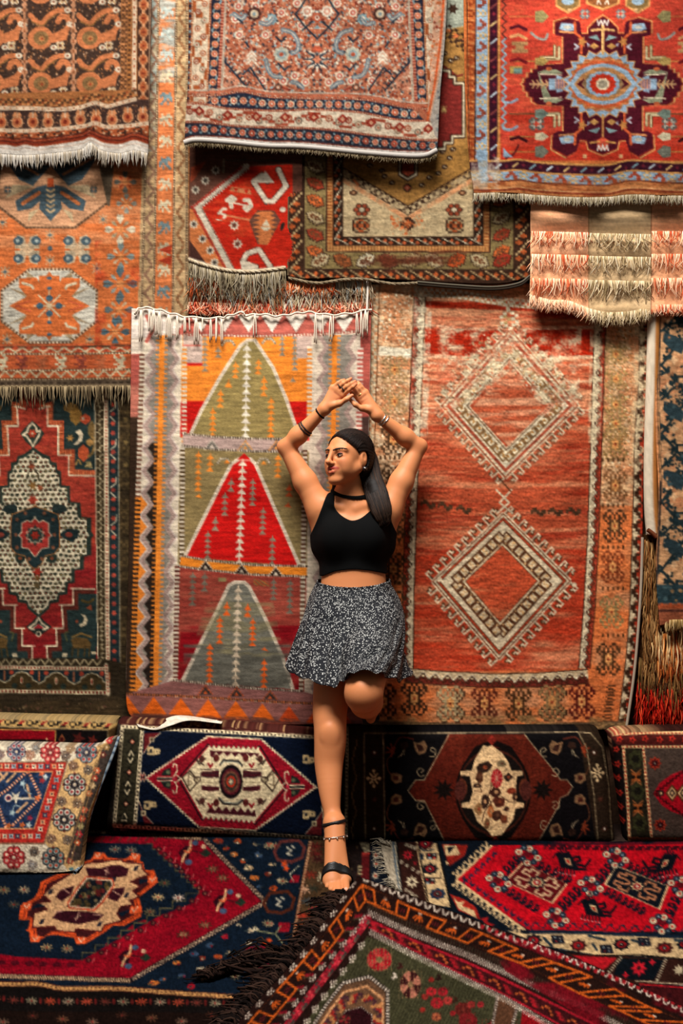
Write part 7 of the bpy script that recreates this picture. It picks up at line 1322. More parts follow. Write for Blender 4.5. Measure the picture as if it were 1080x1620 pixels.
    def flower(x, y):
        for i, (a, b) in enumerate(((-52, -14), (14, -34), (64, 22), (0, 52))): X, Y = r([(x+a, y+b)])[0]; L.ell(X, Y, 6.4, 5.6, '#14181E'); L.ell(X, Y, 5.6, 4.8, '#CDB694'); L.ell(X, Y, 2.4, 2, '#A83428')
        for a, b in ((-28, 26), (-20, -40), (46, -12), (38, 48)): X, Y = r([(x+a, y+b)])[0]; L.ell(X, Y, 5.6, 4.8, '#1E2A34'); L.ell(X, Y, 1.6, 1.4, '#8A98A0')
        X, Y = r([(x, y)])[0]; L.poly([(X-8, Y), (X-2, Y-6), (X+9, Y), (X+2, Y+6)], '#5A1018')
    for x, y in ((130, 130), (510, 315), (300, 510), (665, 140), (950, 545), (1060, 315), (-50, 290)): flower(x, y)
    def bird(x, y, s_=1):
        p = lambda l: r([(x+a*s_, y+b) for a, b in l]); L.poly(p([(-60, -45), (20, -60), (70, 30), (90, 60), (30, 50), (-30, 40)]), '#101218'); L.poly(p([(-10, -20), (25, -15), (40, 30), (5, 15)]), CR); L.poly(p([(0, -10), (20, -5), (30, 20), (10, 10)]), '#A82A22')
        for i in range(6): L.line(p([(-50+i*20, 38+i*3), (-58+i*22, 62+i*4)]), '#101218', 2.4); L.ell(*p([(-60+i*22, 68+i*4)])[0], 1.2, 1.2, '#D8A8A0'); L.line(p([(-58+i*12, -48-i*3), (-78+i*14, -20-i*16)]), '#101218', 2)
        L.line(p([(40, -20), (80, -30), (90, -5), (60, 5)]), '#101218', 4); L.line(p([(70, 20), (120, 30), (150, -10)]), '#101218', 4); L.line(p([(80, 45), (120, 50)]), '#101218', 4)
    bird(365, 170); bird(520, 455); bird(985, 180, -1)
    # lower borders
    L.poly([(x, y+5) for x, y in e3]+[(1330, 1522), (1080, 1518), (940, 1512), (860, 1498), (800, 1474)], CR)
    for i, (x, y) in enumerate(((350, 152), (468, 148), (570, 178), (705, 195), (780, 172), (890, 160), (990, 190), (1090, 172))):
        X, Y = t([(x, y)])[0]
        if i in (1, 3, 5): L.poly([(X-11, Y-7), (X+8, Y-7), (X+12, Y+7), (X-8, Y+7)], '#1A1A22'); [L.ell(X+a, Y+b, 1.4, 1.2, c) for a, b, c in ((-4, -3, '#9AA8A8'), (4, -2, '#B0A898'), (-2, 3, '#9E2420'), (5, 3, '#8A98A0'))]
        else: L.star(X, Y, 15, 11, 8, ('#15161C', '#3A1A18')[i % 4 == 2], 0, .72); L.ell(X, Y, 8, 5.4, '#9A1A1E'); L.ell(X, Y, 3.6, 3, '#15161C'); L.ell(X, Y, 1.3, 1.1, '#D8C8A8')
    for p in ([(400, 140), (440, 180)], [(620, 130), (700, 150)], [(830, 150), (860, 160)], [(1040, 150), (1080, 155)], [(640, 170), (660, 200)], [(480, 195), (510, 205)]): L.line(t(p), '#22303A', 4)
    L.line(t([(440, 195), (600, 225), (860, 225), (1080, 245)])+[(1330, 1530)], '#14100F', 2.4)
    L.poly(t([(500, 215), (1080, 248)])+[(1330, 1532), (1330, 1566), (1000, 1560)], BR); L.poly(t([(540, 225), (760, 240), (690, 300)]), '#A81820'); L.poly(t([(770, 240), (990, 250), (940, 350), (830, 350), (740, 320)]), '#0E1318'); L.star(*t([(865, 292)])[0], 14, 8, 8, '#B01A26'); L.ell(*t([(865, 292)])[0], 3, 3, '#2A1416')
    for p in ([(775, 240), (720, 310)], [(995, 250), (955, 350)]): L.line(t(p), '#B0A284', 5); L.dash(t(p), BR, 5, 2, 2)
    for x, y in ((930, 262), (800, 325), (600, 250)): L.star(*t([(x, y)])[0], 6, 3, 4, '#B01A26')
    L.star(*t([(1060, 300)])[0], 10, 5, 8, '#B8A684'); L.line(t([(850, 355), (1080, 372)])+[(1330, 1572)], '#C0A888', 2); L.line(t([(870, 372), (1080, 388)])+[(1330, 1578)], '#A81820', 3); L.poly(t([(870, 380), (1080, 395)])+[(1330, 1582), (1330, 1660), (900, 1660)], '#3E1214'); L.speck(t([(900, 400), (1080, 410)])+[(1330, 1600), (1330, 1640), (1050, 1640)], 60, ['#2A0C10', '#5A1A1A', '#7A2A20'], 2, 5, 6)
    return L.done(.14, .08, 6, .07, 43)
k = lay('floor_rug', right_floor(), [(601, 1332), (618, 1400), (660, 1480), (760, 1620)], [(1320, 1332), (1325, 1650)], [(601, 1332), (1320, 1332)], [(760, 1620), (1325, 1650)], .013, G_['floor_r'], 'bright red floor rug with hooked diamonds and cream borders', seed=5)
def floor_fringe(name, parent, edge, dirx, diry, L_, n, cols, gain, z, seed, r=.003, rise=.012):
    rs = np.random.RandomState(seed); E = cat(edge, 5) if len(edge) > 2 else np.asarray(edge, float); s = np.r_[0, np.cumsum(np.hypot(*(E[1:]-E[:-1]).T))]; ps, rr, cc = [], [], []
    for k_ in range(n):
        t = rs.rand()*s[-1]; p = PF(np.interp(t, s, E[:, 0]), np.interp(t, s, E[:, 1]), z); l = L_*rs.uniform(.5, 1.2); v = np.linspace(0, 1, 7); a = rs.uniform(-.6, .6); w_ = rs.uniform(0, 6)
        Q = p[None]+np.stack([(dirx+a*.6+.25*np.sin(v*5+w_))*l*v, (diry+a*.3+.25*np.cos(v*4+w_))*l*v, rise*rs.rand()*np.sin(v*3)+.002+.006*rs.rand()+0*v], -1); Q[:, 2] = np.maximum(Q[:, 2], .012)
        ps.append(Q); rr.append(r*rs.uniform(.7, 1.3)); cc.append(lin(srgb(cols[rs.randint(len(cols))]))*gain*rs.uniform(.7, 1.1))
    return tubes(name, ps, rr, cc, M_YARN, parent, 4, .5, 'stuff')
floor_fringe('fringe', k, [(601, 1334), (612, 1380), (640, 1425)], -1, .1, .035, 60, ['#B4A68E', '#C9BCA4', '#8E816C'], G_['floor_r'], .015, 3, .002)
floor_fringe('loose_ends', k, [(602, 1334), (618, 1340)], -.5, .9, .05, 14, ['#C9BCA4'], G_['floor_r'], .018, 4, .0025)
def front_kilim():
    BR, OR, WH, RD, OL, MR = '#241411', '#CC5A1E', '#D8C4B0', '#A61A28', '#3E3C28', '#6E1218'
    L = Loom(300, 1370, 1290, 1780, BR)
    Tp = lambda p: [tuple(v) for v in cat(p, 5)]
    # paths that run along the far (t) and near-left (l) edges, outer to inner
    tw = Tp([(572, 1392), (636, 1420), (740, 1459), (795, 1482), (860, 1506), (957, 1542), (1080, 1599), (1250, 1680)]); lw = Tp([(560, 1398), (513, 1467), (455, 1542), (396, 1607), (330, 1690)])
    to = Tp([(572, 1404), (602, 1416), (644, 1435), (690, 1454), (740, 1470), (783, 1489), (830, 1510), (940, 1549), (1009, 1587), (1080, 1617), (1250, 1700)]); ti = Tp([(578, 1428), (649, 1459), (733, 1492), (766, 1506), (824, 1528), (908, 1570), (1009, 1615), (1150, 1690)])
    lo = Tp([(572, 1404), (524, 1467), (460, 1545), (409, 1604), (330, 1705)]); li = Tp([(578, 1428), (526, 1497), (432, 1613), (360, 1705)])
    c1t = Tp([(581, 1446), (649, 1477), (735, 1512), (795, 1540), (860, 1570), (924, 1597), (1100, 1690)]); c1l = Tp([(576, 1450), (557, 1477), (494, 1548), (451, 1612), (390, 1705)])
    rt = Tp([(581, 1457), (649, 1488), (735, 1524), (795, 1552), (860, 1584), (1000, 1655)]); rl = Tp([(581, 1457), (540, 1513), (464, 1613), (400, 1705)])
    rt2 = Tp([(584, 1470), (649, 1503), (735, 1546), (785, 1570), (827, 1592), (1000, 1690)]); 
    c2t = Tp([(584, 1476), (649, 1511), (735, 1553), (785, 1577), (827, 1600), (990, 1700)]); c2l = Tp([(575, 1492), (555, 1521), (494, 1605), (440, 1700)])
    fld = [(580, 1484)]+c2t[3:]+[(990, 1780), (400, 1780)]+c2l[::-1]; L.poly(fld, OL); L.clip(fld); L.tilefill(fld, 'a.b./....', {'a': '#4E4A34', 'b': '#302C1C'}, 5, 3.2, .42)
    # field: rosettes and a framed medallion
    def ros(x, y, rx, ry, a, b, c):
        L.star(x, y, rx, rx*.86, 8, b, .39, ry/rx)
        for k_ in range(8): 
            t = np.linspace(k_*.785, k_*.785+.785, 4); L.poly([(x, y)]+[(x+rx*.9*math.cos(q), y+ry*.9*math.sin(q)) for q in t], a if k_ % 2 else c)
        L.ell(x, y, rx*.25, ry*.25, b); L.tilefill([(x-rx, y-ry), (x+rx, y-ry), (x+rx, y+ry), (x-rx, y+ry)], 'a.../....', {'a': b}, 6, 5)
    ros(600, 1521, 22, 20, '#B83A36', '#7E6A44', '#9E1E24'); ros(649, 1561, 18, 24, '#B8705A', '#8A6A48', '#3A1818')
    for x, y, r_, c in ((682, 1572, 9, '#B0242A'), (700, 1572, 9, '#9A1E26'), (691, 1590, 11, '#A82228'), (708, 1586, 8, '#B83A34'), (672, 1580, 6, '#8E2A24'), (682, 1553, 5, '#A02A22'), (668, 1601, 5, '#A02A22'), (732, 1600, 14, '#5A1E1A'), (740, 1618, 16, '#7A1E20'), (745, 1592, 7, '#8A2A26'), (690, 1612, 8, '#A85A3A'), (716, 1606, 5, '#9E1E24'), (760, 1592, 6, '#9A2228'), (790, 1640, 30, '#8E1A1E')): ros(x, y, r_, r_*.9, c, '#6A2A22', c)
    for x, y, c in ((633, 1532, '#3A1A18'), (624, 1548, WH), (694, 1550, '#2A1614'), (720, 1585, '#3A2218')): L.stamp('aa./.aa/aa.', {'a': c}, x, y, 9, 10, .4)
    hx = [(450, 1700), (515, 1594), (542, 1558), (584, 1548), (613, 1571), (613, 1700)]
    L.poly(hx, '#6A4A34'); L.line(hx, '#1A1210', 6); L.dash(hx, WH, 5, 3, 2); c = np.array([555, 1660]); h2 = [tuple(c+(np.array(p)-c)*.86) for p in hx]; L.line(h2, '#B86A38', 4); L.dash(h2, '#E0A878', 4, 2, 1); h3 = [tuple(c+(np.array(p)-c)*.72) for p in hx]; L.strip(h3, 14, 'aabb.c/ab.bcc/b..cca', {'a': '#9A2A24', 'b': '#4A2A30', 'c': '#B87A4A'}, 22); h4 = [tuple(c+(np.array(p)-c)*.56) for p in hx]; L.line(h4, WH, 3.4); L.dash(h4, BR, 3.6, 2, 2); L.poly(h4, '#2C1014'); ros(545, 1616, 10, 8, '#8A2226', '#5A3A28', '#3A161A')
    hy = [(788, 1572), (820, 1588), (806, 1640), (776, 1640)]; L.poly(hy, '#5A3A28'); L.line(hy, WH, 5, True); L.dash(hy+[hy[0]], BR, 5, 2, 2); L.poly([(826, 1600), (870, 1620), (900, 1700), (815, 1700)], '#8E1218'); L.clip()
    # red guard
    L.poly(rt+rt2[::-1], '#3A1416'); L.strip(Tp([(583, 1464), (649, 1496), (735, 1535), (790, 1562), (843, 1589), (1000, 1672)]), 11, 'aab...cc../.aab.c..c./..aab....c', {'a': '#9E1C24', 'b': '#5A1A1C', 'c': '#B8552A'}, 46)
    L.line(rt, RD, 4); L.line(rt2, RD, 3); L.line(rl, '#8A1A26', 13); L.strip(rl, 12, 'aa.bb...cc/a..b.b..c./..bb.a.cc.', {'a': '#5A4A3E', 'b': '#C03A40', 'c': '#3E3630'}, 34); L.dash(rl, '#C9283A', 2.5, 2, 2)
    # checks in white
    for p, w in ((c1t, 10), (c2t, 10)): L.strip(p, w, 'a.a./.a.a/a.a./.a.a', {'a': WH}, 8.5)
    for p in (c1l, c2l): L.strip(p, 11, '.a.a..../a.a.a.../.a.a..../..a.....', {'a': WH}, 24); 
    L.strip([(x+(rl[0][0]-576)*.5-8, y-3) for x, y in c1l], 10, 'aab...../.aab..../..aab...', {'a': '#7E1420', 'b': '#4A4430'}, 24)
    L.strip([(x, y-11) for x, y in c1t], 11, 'a.b.a.b./.a.b.a.b', {'a': '#3E3A2A', 'b': '#2E1A16'}, 9)
    L.wear([(770, 1478), (1290, 1700), (1290, 1560), (960, 1520)], '#74101A', .9, 60, 30, 8, .3); L.wear([(780, 1510), (1100, 1660), (1000, 1660), (800, 1540)], '#74101A', .9, 40, 30, 9, .35)
    # orange key pattern
    def key(o, i, per, flip):
        O = np.array(o); I = np.array(i); so = np.r_[0, np.cumsum(np.hypot(*np.diff(O, axis=0).T))]; si = np.r_[0, np.cumsum(np.hypot(*np.diff(I, axis=0).T))]
        def at(s_, v):
            a = np.array([np.interp(s_*so[-1], so, O[:, 0]), np.interp(s_*so[-1], so, O[:, 1])]); b = np.array([np.interp(s_*si[-1], si, I[:, 0]), np.interp(s_*si[-1], si, I[:, 1])]); return tuple(a+(b-a)*v)
        n = max(2, round(so[-1]/per)); 
        for k_ in range(n):
            a, b, c, d = k_/n, (k_+.33)/n, (k_+.66)/n, (k_+1)/n
            for l in ([at(a, 0), at(b, 0)], [at(b, 0), at(b, 1)], [at(b, 1), at(a, 1)], [at(a, 1), at(a, 0)], [at(b, 1-(k_+flip) % 2), at(d, 1-(k_+flip) % 2)]): L.line(l, OR, 3.4)
            m = at(c, .5); u = np.array(at(c+.01, .5))-m; u = u/(np.hypot(*u)+1e-9)*7; v_ = np.array(at(c, .9))-m; v_ = v_/(np.hypot(*v_)+1e-9)*7
            for p in ([(-1.1, .6), (-.6, -.2), (0, .1), (.6, -.2), (1.1, .6)], [(-.5, .9), (-.3, .2)], [(.5, .9), (.3, .2)], [(0, .2), (0, -.9)]): L.line([tuple(np.array(m)+u*x+v_*y) for x, y in p], '#C4531C', 2.6)
            L.line([tuple(np.array(m)-u*.3-v_*.8), tuple(np.array(m)+u*.3-v_*.8)], WH, 2.2); L.dash([at(a+.05/n, .5), at(b-.05/n, .5)], '#5A1A1C', 7, 2, 2)
    key(to, ti, 62, 0); key(lo, li, 62, 1)
    for p in (to, ti, lo, li): L.dash(p, '#8A3A16', 1.2, 1, 3)
    L.strip(tw, 8.5, 'aa....a./.aa..aa./..aaaa..', {'a': WH}, 15); L.strip(lw, 8, 'a.a...../.a.a..../a.a.....', {'a': WH}, 26); L.strip([(x+60, y+24) for x, y in tw if x > 700], 6, 'aa..', {'a': '#9E1E24'}, 12)
    return L.done(.16, .06, 5, .06, 45)
k = lay('front_kilim', front_kilim(), [(566, 1390), (513, 1459), (455, 1534), (392, 1604), (300, 1715)], [(1270, 1682), (1280, 1770)], [(566, 1390), (636, 1414), (740, 1453), (860, 1501), (957, 1537), (1080, 1593), (1270, 1682)], [(300, 1715), (800, 1770), (1280, 1770)], .026, G_['front'], 'dark brown flat-woven rug with orange key border lying nearest the camera', M_FLAT, 2.15, seed=6, wav=.008)
DK = ['#17100E', '#241814', '#0F0B0A', '#2E201A']
floor_fringe('fringe', k, [(549, 1416), (513, 1466), (455, 1537), (392, 1607), (320, 1690)], -.85, .15, .07, 700, DK, 1.4, .02, 5, .0035, .02)
floor_fringe('tangled_fringe', k, [(500, 1428), (516, 1427), (534, 1430), (515, 1440)], -.5, -.05, .035, 280, DK, 1.4, .02, 6, .003, .012)
floor_fringe('tangled_fringe', k, [(470, 1510), (420, 1520), (380, 1535), (330, 1552)], -.6, .2, .07, 420, DK, 1.2, .02, 7, .003, .025)
floor_fringe('long_strands', k, [(440, 1500), (400, 1545), (460, 1520)], -.9, .1, .16, 24, DK, 1.4, .022, 8, .004, .03)
# ------------------------------------------------------------------ the woman leaning on the wall: one continuous body grown from a distance field
HX = .0031
GO = np.array([-.275, -.765, -.012]); GN = np.array([int(.65/HX), int(.715/HX), int(1.885/HX)])
def pt(px, py, y): return PW(px, py, y)
class Field:
    def __init__(s): s.d = np.full(GN, .5, np.float32)
    def box(s, lo, hi):
        a = np.maximum(0, np.floor((np.asarray(lo)-GO)/HX).astype(int)); b = np.minimum(GN, np.ceil((np.asarray(hi)-GO)/HX).astype(int)+1)
        if (b <= a).any(): return None
        ax = [(GO[i]+np.arange(a[i], b[i])*HX).astype(np.float32) for i in range(3)]
        return tuple(slice(a[i], b[i]) for i in range(3)), ax[0][:, None, None], ax[1][None, :, None], ax[2][None, None]
    def put(s, sl, p, k, sub=False):
        d = s.d[sl]
        if sub:
            h = np.clip(.5-.5*(d+p)/k, 0, 1); s.d[sl] = d*(1-h)-p*h+k*h*(1-h)
        else:
            h = np.clip(.5+.5*(d-p)/k, 0, 1); s.d[sl] = d*(1-h)+p*h-k*h*(1-h)
    def rc(s, a, b, ra, rb, k=.015, ys=1.0, sub=False):             # tapered limb; ys squashes it front to back
        a = np.asarray(a, float); b = np.asarray(b, float); m = max(ra, rb)+.02+k
        r = s.box(np.minimum(a, b)-m, np.maximum(a, b)+m)
        if r is None: return
        sl, X, Y, Z = r; A = a.copy(); B = b.copy(); yc = (a[1]+b[1])/2
        sc_ = np.array([1, 1/ys, 1]); ba = (B-A)*sc_
        px, py, pz = X-A[0], (Y-A[1])/ys, Z-A[2]; L2 = float(ba@ba)+1e-9
        t = np.clip((px*ba[0]+py*ba[1]+pz*ba[2])/L2, 0, 1).astype(np.float32)
        q = np.sqrt((px-t*ba[0])**2+(py-t*ba[1])**2+(pz-t*ba[2])**2)-(ra+(rb-ra)*t)
        s.put(sl, q*(min(1, ys) if ys < 1 else 1), k, sub)
    def el(s, c, r, k=.015, M=None, sub=False):                     # ellipsoid, optionally turned
        c = np.asarray(c, float); r = np.asarray(r, float); m = max(r)+.02+k; b = s.box(c-m, c+m)
        if b is None: return
        sl, X, Y, Z = b; x, y, z = X-c[0], Y-c[1], Z-c[2]
        if M is not None: x, y, z = (M[0][0]*x+M[0][1]*y+M[0][2]*z, M[1][0]*x+M[1][1]*y+M[1][2]*z, M[2][0]*x+M[2][1]*y+M[2][2]*z)
        k0 = np.sqrt((x/r[0])**2+(y/r[1])**2+(z/r[2])**2); k1 = np.sqrt((x/r[0]**2)**2+(y/r[1]**2)**2+(z/r[2]**2)**2)
        s.put(sl, k0*(k0-1)/(k1+1e-6), k, sub)
    def chain(s, P, R, k=.006, **kw):
        for i in range(len(P)-1): s.rc(P[i], P[i+1], R[i], R[i+1], k, **kw)
def nets(S, org):                                                   # surface of a field as quads
    n = np.array(S.shape); neg = S < 0; cnt = np.zeros(n-1, np.uint8)
    for i in (0, 1):
        for j in (0, 1):
            for k in (0, 1): cnt += neg[i:n[0]-1+i, j:n[1]-1+j, k:n[2]-1+k]
    I = np.argwhere((cnt > 0) & (cnt < 8)); idx = np.full(n-1, -1, np.int32); idx[tuple(I.T)] = np.arange(len(I))
    cv = {}; 
    for c in range(8):
        o = np.array([(c >> 2) & 1, (c >> 1) & 1, c & 1]); cv[tuple(o)] = S[tuple((I+o).T)]
    acc = np.zeros((len(I), 3)); w_ = np.zeros(len(I))
    for a in cv:
        for ax in range(3):
            if a[ax]: continue
            b = tuple(1 if i == ax else a[i] for i in range(3)); va, vb = cv[a], cv[b]; m = (va < 0) != (vb < 0)
            t = np.where(m, va/np.where(m, va-vb, 1), 0); p = np.tile(np.array(a, float), (len(I), 1)); p[:, ax] = t
            acc[m] += p[m]; w_[m] += 1
    V = org+(I+acc/w_[:, None])*HX; Q = []
    for ax in range(3):
        sl0 = [slice(1, n[i]-1) for i in range(3)]; sl1 = list(sl0); sl0[ax] = slice(0, n[ax]-1); sl1[ax] = slice(1, n[ax])
        a, b = neg[tuple(sl0)], neg[tuple(sl1)]; E = np.argwhere(a != b); 
        if not len(E): continue
        fl = a[tuple(E.T)]; off = np.array([1, 1, 1]); off[ax] = 0; E = E+off; u, v = (ax+1) % 3, (ax+2) % 3
        def at(du, dv): q = E.copy(); q[:, u] -= du; q[:, v] -= dv; return idx[tuple(q.T)]
        q = np.stack([at(1, 1), at(0, 1), at(0, 0), at(1, 0)], -1); q[~fl] = q[~fl][:, ::-1]; Q.append(q[(q >= 0).all(1)])
    return V, np.vstack(Q)
def crop(S, lo, hi):
    a = np.maximum(0, ((np.asarray(lo)-GO)/HX).astype(int)); b = np.minimum(GN, ((np.asarray(hi)-GO)/HX).astype(int)+2)
    return S[a[0]:b[0], a[1]:b[1], a[2]:b[2]].copy(), GO+a*HX, tuple((GO[i]+np.arange(a[i], b[i])*HX).astype(np.float32).reshape([-1 if j == i else 1 for j in range(3)]) for i in range(3))
Bd = Field()
# torso
pel, wai, rib, che = pt(560, 978, -.205), pt(559, 912, -.19), pt(557, 858, -.185), pt(557, 818, -.178)
Bd.rc(pel, wai, .158, .120, .02, .72); Bd.rc(wai, rib, .120, .132, .02, .74); Bd.rc(rib, che, .132, .106, .02, .68)
shL, shR = pt(507, 806, -.185), pt(613, 808, -.185)                 # at the image's left and right
elL, elR = pt(453, 708, -.155), pt(661, 707, -.145); wrL, wrR = pt(513, 647, -.215), pt(596, 657, -.205)
Bd.rc(che, pt(520, 805, -.18), .082, .052, .035, .8); Bd.rc(che, pt(600, 806, -.18), .082, .052, .035, .8)
for s_, e_, w_, rx in ((shL, elL, wrL, pt(512, 862, -.18)), (shR, elR, wrR, pt(606, 862, -.18))):
    mid = s_+(e_-s_)*.45
    Bd.rc(s_, mid, .053, .0455, .03); Bd.rc(mid, e_, .0455, .0315, .02); Bd.rc(s_, rx, .045, .040, .04)
    m2 = e_+(w_-e_)*.32; Bd.rc(e_, m2, .0305, .0335, .02); Bd.rc(m2, w_, .0335, .0205, .02, .95); Bd.el(e_+(e_-(s_+w_)/2)*.10, (.017, .017, .017), .022)
for x in (533, 584): Bd.el(pt(x, 849, -.258), (.050, .046, .060), .06)
Bd.rc(pt(556, 806, -.185), pt(551, 757, -.215), .058, .047, .03); Bd.rc(pt(556, 806, -.19), pt(538, 785, -.19), .03, .03, .03)
Bd.rc(pt(549, 778, -.225), pt(536, 800, -.235), .012, .008, .02); Bd.rc(pt(540, 803, -.245), pt(515, 793, -.225), .008, .007, .02); Bd.rc(pt(562, 804, -.245), pt(592, 795, -.225), .008, .007, .02)
# standing leg
hpL, knL, anL = pt(531, 985, -.24), pt(524, 1155, -.395), pt(528.5, 1300, -.52)
def limb(P, R, n=5, k=.003):
    Q_ = cat(P, n); r_ = cat(np.stack([np.arange(len(R)), R], -1), n)[:, 1]; Bd.chain(Q_, r_, k)
limb([hpL, pt(528, 1060, -.31), pt(522, 1120, -.365), pt(522, 1150, -.392), pt(522, 1174, -.405), pt(520, 1208, -.418), pt(521.5, 1248, -.46), pt(524.5, 1280, -.495), anL], [.090, .076, .0655, .0600, .0585, .0525, .0415, .0310, .0250])
Bd.el(pt(522, 1161, -.447), (.026, .013, .030), .025); Bd.el(pt(514, 1168, -.44), (.010, .012, .014), .014)
Bd.el(anL+np.array([.024, .0, .004]), (.012, .013, .014), .012); Bd.el(anL+np.array([-.024, .0, -.004]), (.012, .013, .014), .012)
heel = np.array([anL[0]-.003, anL[1]+.045, .098]); Bd.rc(anL, heel, .028, .026, .03)
bal = [PF(x, y_, .022) for x, y_ in ((519.5, 1394), (529, 1394), (546, 1391))]
for b, r_ in zip(bal, (.017, .018, .0195)): Bd.rc(anL+np.array([0, -.02, -.004]), b, .030, r_, .02); Bd.rc(heel, b, .022, .016, .02)
for (a, b_), r0, r1 in zip((((518, 1396), (517.5, 1405)), ((523.5, 1397), (523, 1409)), ((529.5, 1397), (529.5, 1412)), ((536, 1397), (536.2, 1411.5)), ((546, 1395), (547.5, 1410.5))), (.0098, .0098, .0104, .0104, .0148), (.0085, .009, .0095, .0092, .0125)):
    A = PF(a[0], a[1], .021); B = PF(b_[0], b_[1]-2, .013); Bd.rc(A, B, r0, r1, .005)
# bent leg, knee towards the camera, foot back on the cushion
hpR, knR, anR = pt(591, 985, -.24), pt(575, 1096, -.56), pt(586, 1124, -.225)
md = hpR+(knR-hpR)*.55; Bd.rc(hpR, md, .094, .086, .04); Bd.rc(md, knR, .086, .066, .03); Bd.el(knR+np.array([.004, -.028, .012]), (.046, .036, .044), .03)
ca = knR+(anR-knR)*.35+np.array([0, 0, -.008]); Bd.rc(knR+np.array([0, 0, -.006]), ca, .058, .056, .03); Bd.rc(ca, anR, .056, .029, .03)
Bd.rc(anR, np.array([anR[0], -.155, anR[2]-.02]), .027, .024, .02); Bd.rc(anR+np.array([0, .03, -.01]), np.array([anR[0]+.002, -.17, .475]), .026, .018, .02)
# hands: palm and five fingers each
def hand(wr, bases, yb, fingers, thumb, rb=.0118):
    W = wr
    for b in bases: Bd.rc(W, pt(*b, yb), .0195, rb, .012, .9)
    for a, b in zip(bases[:-1], bases[1:]): Bd.rc(pt(*a, yb), pt(*b, yb), rb*.95, rb*.95, .008)
    for (p, r_) in fingers: Bd.chain([pt(*q) for q in p], r_, .0035)
    Bd.chain([pt(*q) for q in thumb], (.0165, .0112, .0090, .0070), .008)
hand(wrL, [(526, 613.5), (531.5, 616), (537, 619.5), (542.5, 624.5)], -.217,
     [(((526, 613.5, -.217), (535, 605.8, -.226), (540, 602.8, -.228), (544.3, 600.8, -.224)), (.0098, .0077, .0072, .0058)),
      (((531.5, 616, -.217), (543, 607, -.232), (549.5, 602.5, -.236), (555, 599, -.232)), (.0104, .0084, .0077, .0062)),
      (((537, 619.5, -.217), (549, 611.5, -.238), (556, 606.8, -.244), (561.5, 603.4, -.240)), (.0106, .0086, .0080, .0064)),
      (((542.5, 624.5, -.217), (552, 617, -.238), (558, 612, -.246), (562.8, 607.8, -.243)), (.0106, .0086, .0079, .0063))],
     [(524, 642, -.222), (537, 638.5, -.232), (548, 631.5, -.240), (557, 625.5, -.238)])
hand(wrR, [(567, 630.5), (570.5, 627), (574.5, 623.5), (578, 620.5)], -.202,
     [(((567, 630.5, -.202), (560.5, 625.5, -.214), (556.5, 621.5, -.216), (553, 618, -.212)), (.0104, .0086, .0078, .0062)),
      (((570.5, 627, -.202), (563, 619, -.214), (559, 614.5, -.216), (555.5, 610.5, -.210)), (.0106, .0086, .0080, .0064)),
      (((574.5, 623.5, -.202), (567, 615, -.212), (563, 610, -.213), (560, 606, -.207)), (.0104, .0084, .0077, .0062)),
      (((578, 620.5, -.202), (572, 612.5, -.208), (568.5, 608, -.208), (566, 604.5, -.203)), (.0098, .0077, .0072, .0058))],
     [(584, 648, -.212), (572, 646, -.222), (562, 640.5, -.228), (554.3, 633, -.226)])
# head
th = math.radians(44); ff = np.array([-math.sin(th), -math.cos(th), .03]); ff /= np.linalg.norm(ff); ll = np.array([math.cos(th), -math.sin(th), .03]); ll -= ff*(ll@ff); ll /= np.linalg.norm(ll); uu = np.cross(ll, ff); uu = uu if uu[2] > 0 else -uu
HC = pt(550.5, 725, -.225); MH = np.stack([ff, ll, uu])
hd = lambda f, l, u: HC+ff*f+ll*l+uu*u
Bd.el(hd(-.012, 0, .030), (.096, .073, .080), .012, MH); Bd.el(hd(.026, 0, -.016), (.064, .060, .084), .02, MH)
for s_ in (-1, 1):
    Bd.rc(hd(.002, s_*.050, -.040), hd(.070, s_*.012, -.088), .022, .017, .02); Bd.el(hd(.060, s_*.036, -.020), (.024, .022, .022), .02, MH)
    Bd.rc(hd(.078, s_*.014, .030), hd(.066, s_*.046, .026), .011, .010, .014); Bd.el(hd(.088, s_*.031, .004), (.016, .0175, .0105), .010, MH, True)
    Bd.el(hd(.099, s_*.0115, -.0265), (.010, .0075, .0070), .006, MH); Bd.el(hd(.063, s_*.030, .004), (.0225, .021, .0135), .006, MH)
    Bd.el(hd(-.010, s_*.073, -.006), (.018, .0085, .030), .008, MH); Bd.el(hd(-.008, s_*.083, .002), (.009, .006, .014), .004, MH, True)
    Bd.el(hd(.054, s_*.043, -.046), (.022, .015, .024), .02, MH)
Bd.el(hd(.079, 0, -.089), (.017, .021, .017), .016, MH)
Bd.rc(hd(.088, 0, .026), hd(.107, 0, -.014), .0085, .0085, .010); Bd.el(hd(.1115, 0, -.0215), (.0115, .0105, .0095), .008, MH)
Bd.el(hd(.074, 0, -.054), (.026, .030, .026), .016, MH)
up = [hd(.081, -.0275, -.0455), hd(.0950, -.012, -.0445), hd(.0985, 0, -.0462), hd(.0950, .012, -.0445), hd(.081, .0275, -.0455)]; lo = [hd(.081, -.0255, -.0485), hd(.0945, -.011, -.0600), hd(.0970, 0, -.0620), hd(.0945, .011, -.0600), hd(.081, .0255, -.0485)]
Bd.chain(up, (.0028, .0044, .0042, .0044, .0028), .004); Bd.chain(lo, (.0030, .0060, .0068, .0060, .0030), .004)
Bd.chain([hd(.092, -.014, -.0515), hd(.097, 0, -.0525), hd(.092, .014, -.0515)], (.0022, .0028, .0022), .002, sub=True)
V, Q = nets(Bd.d, GO)
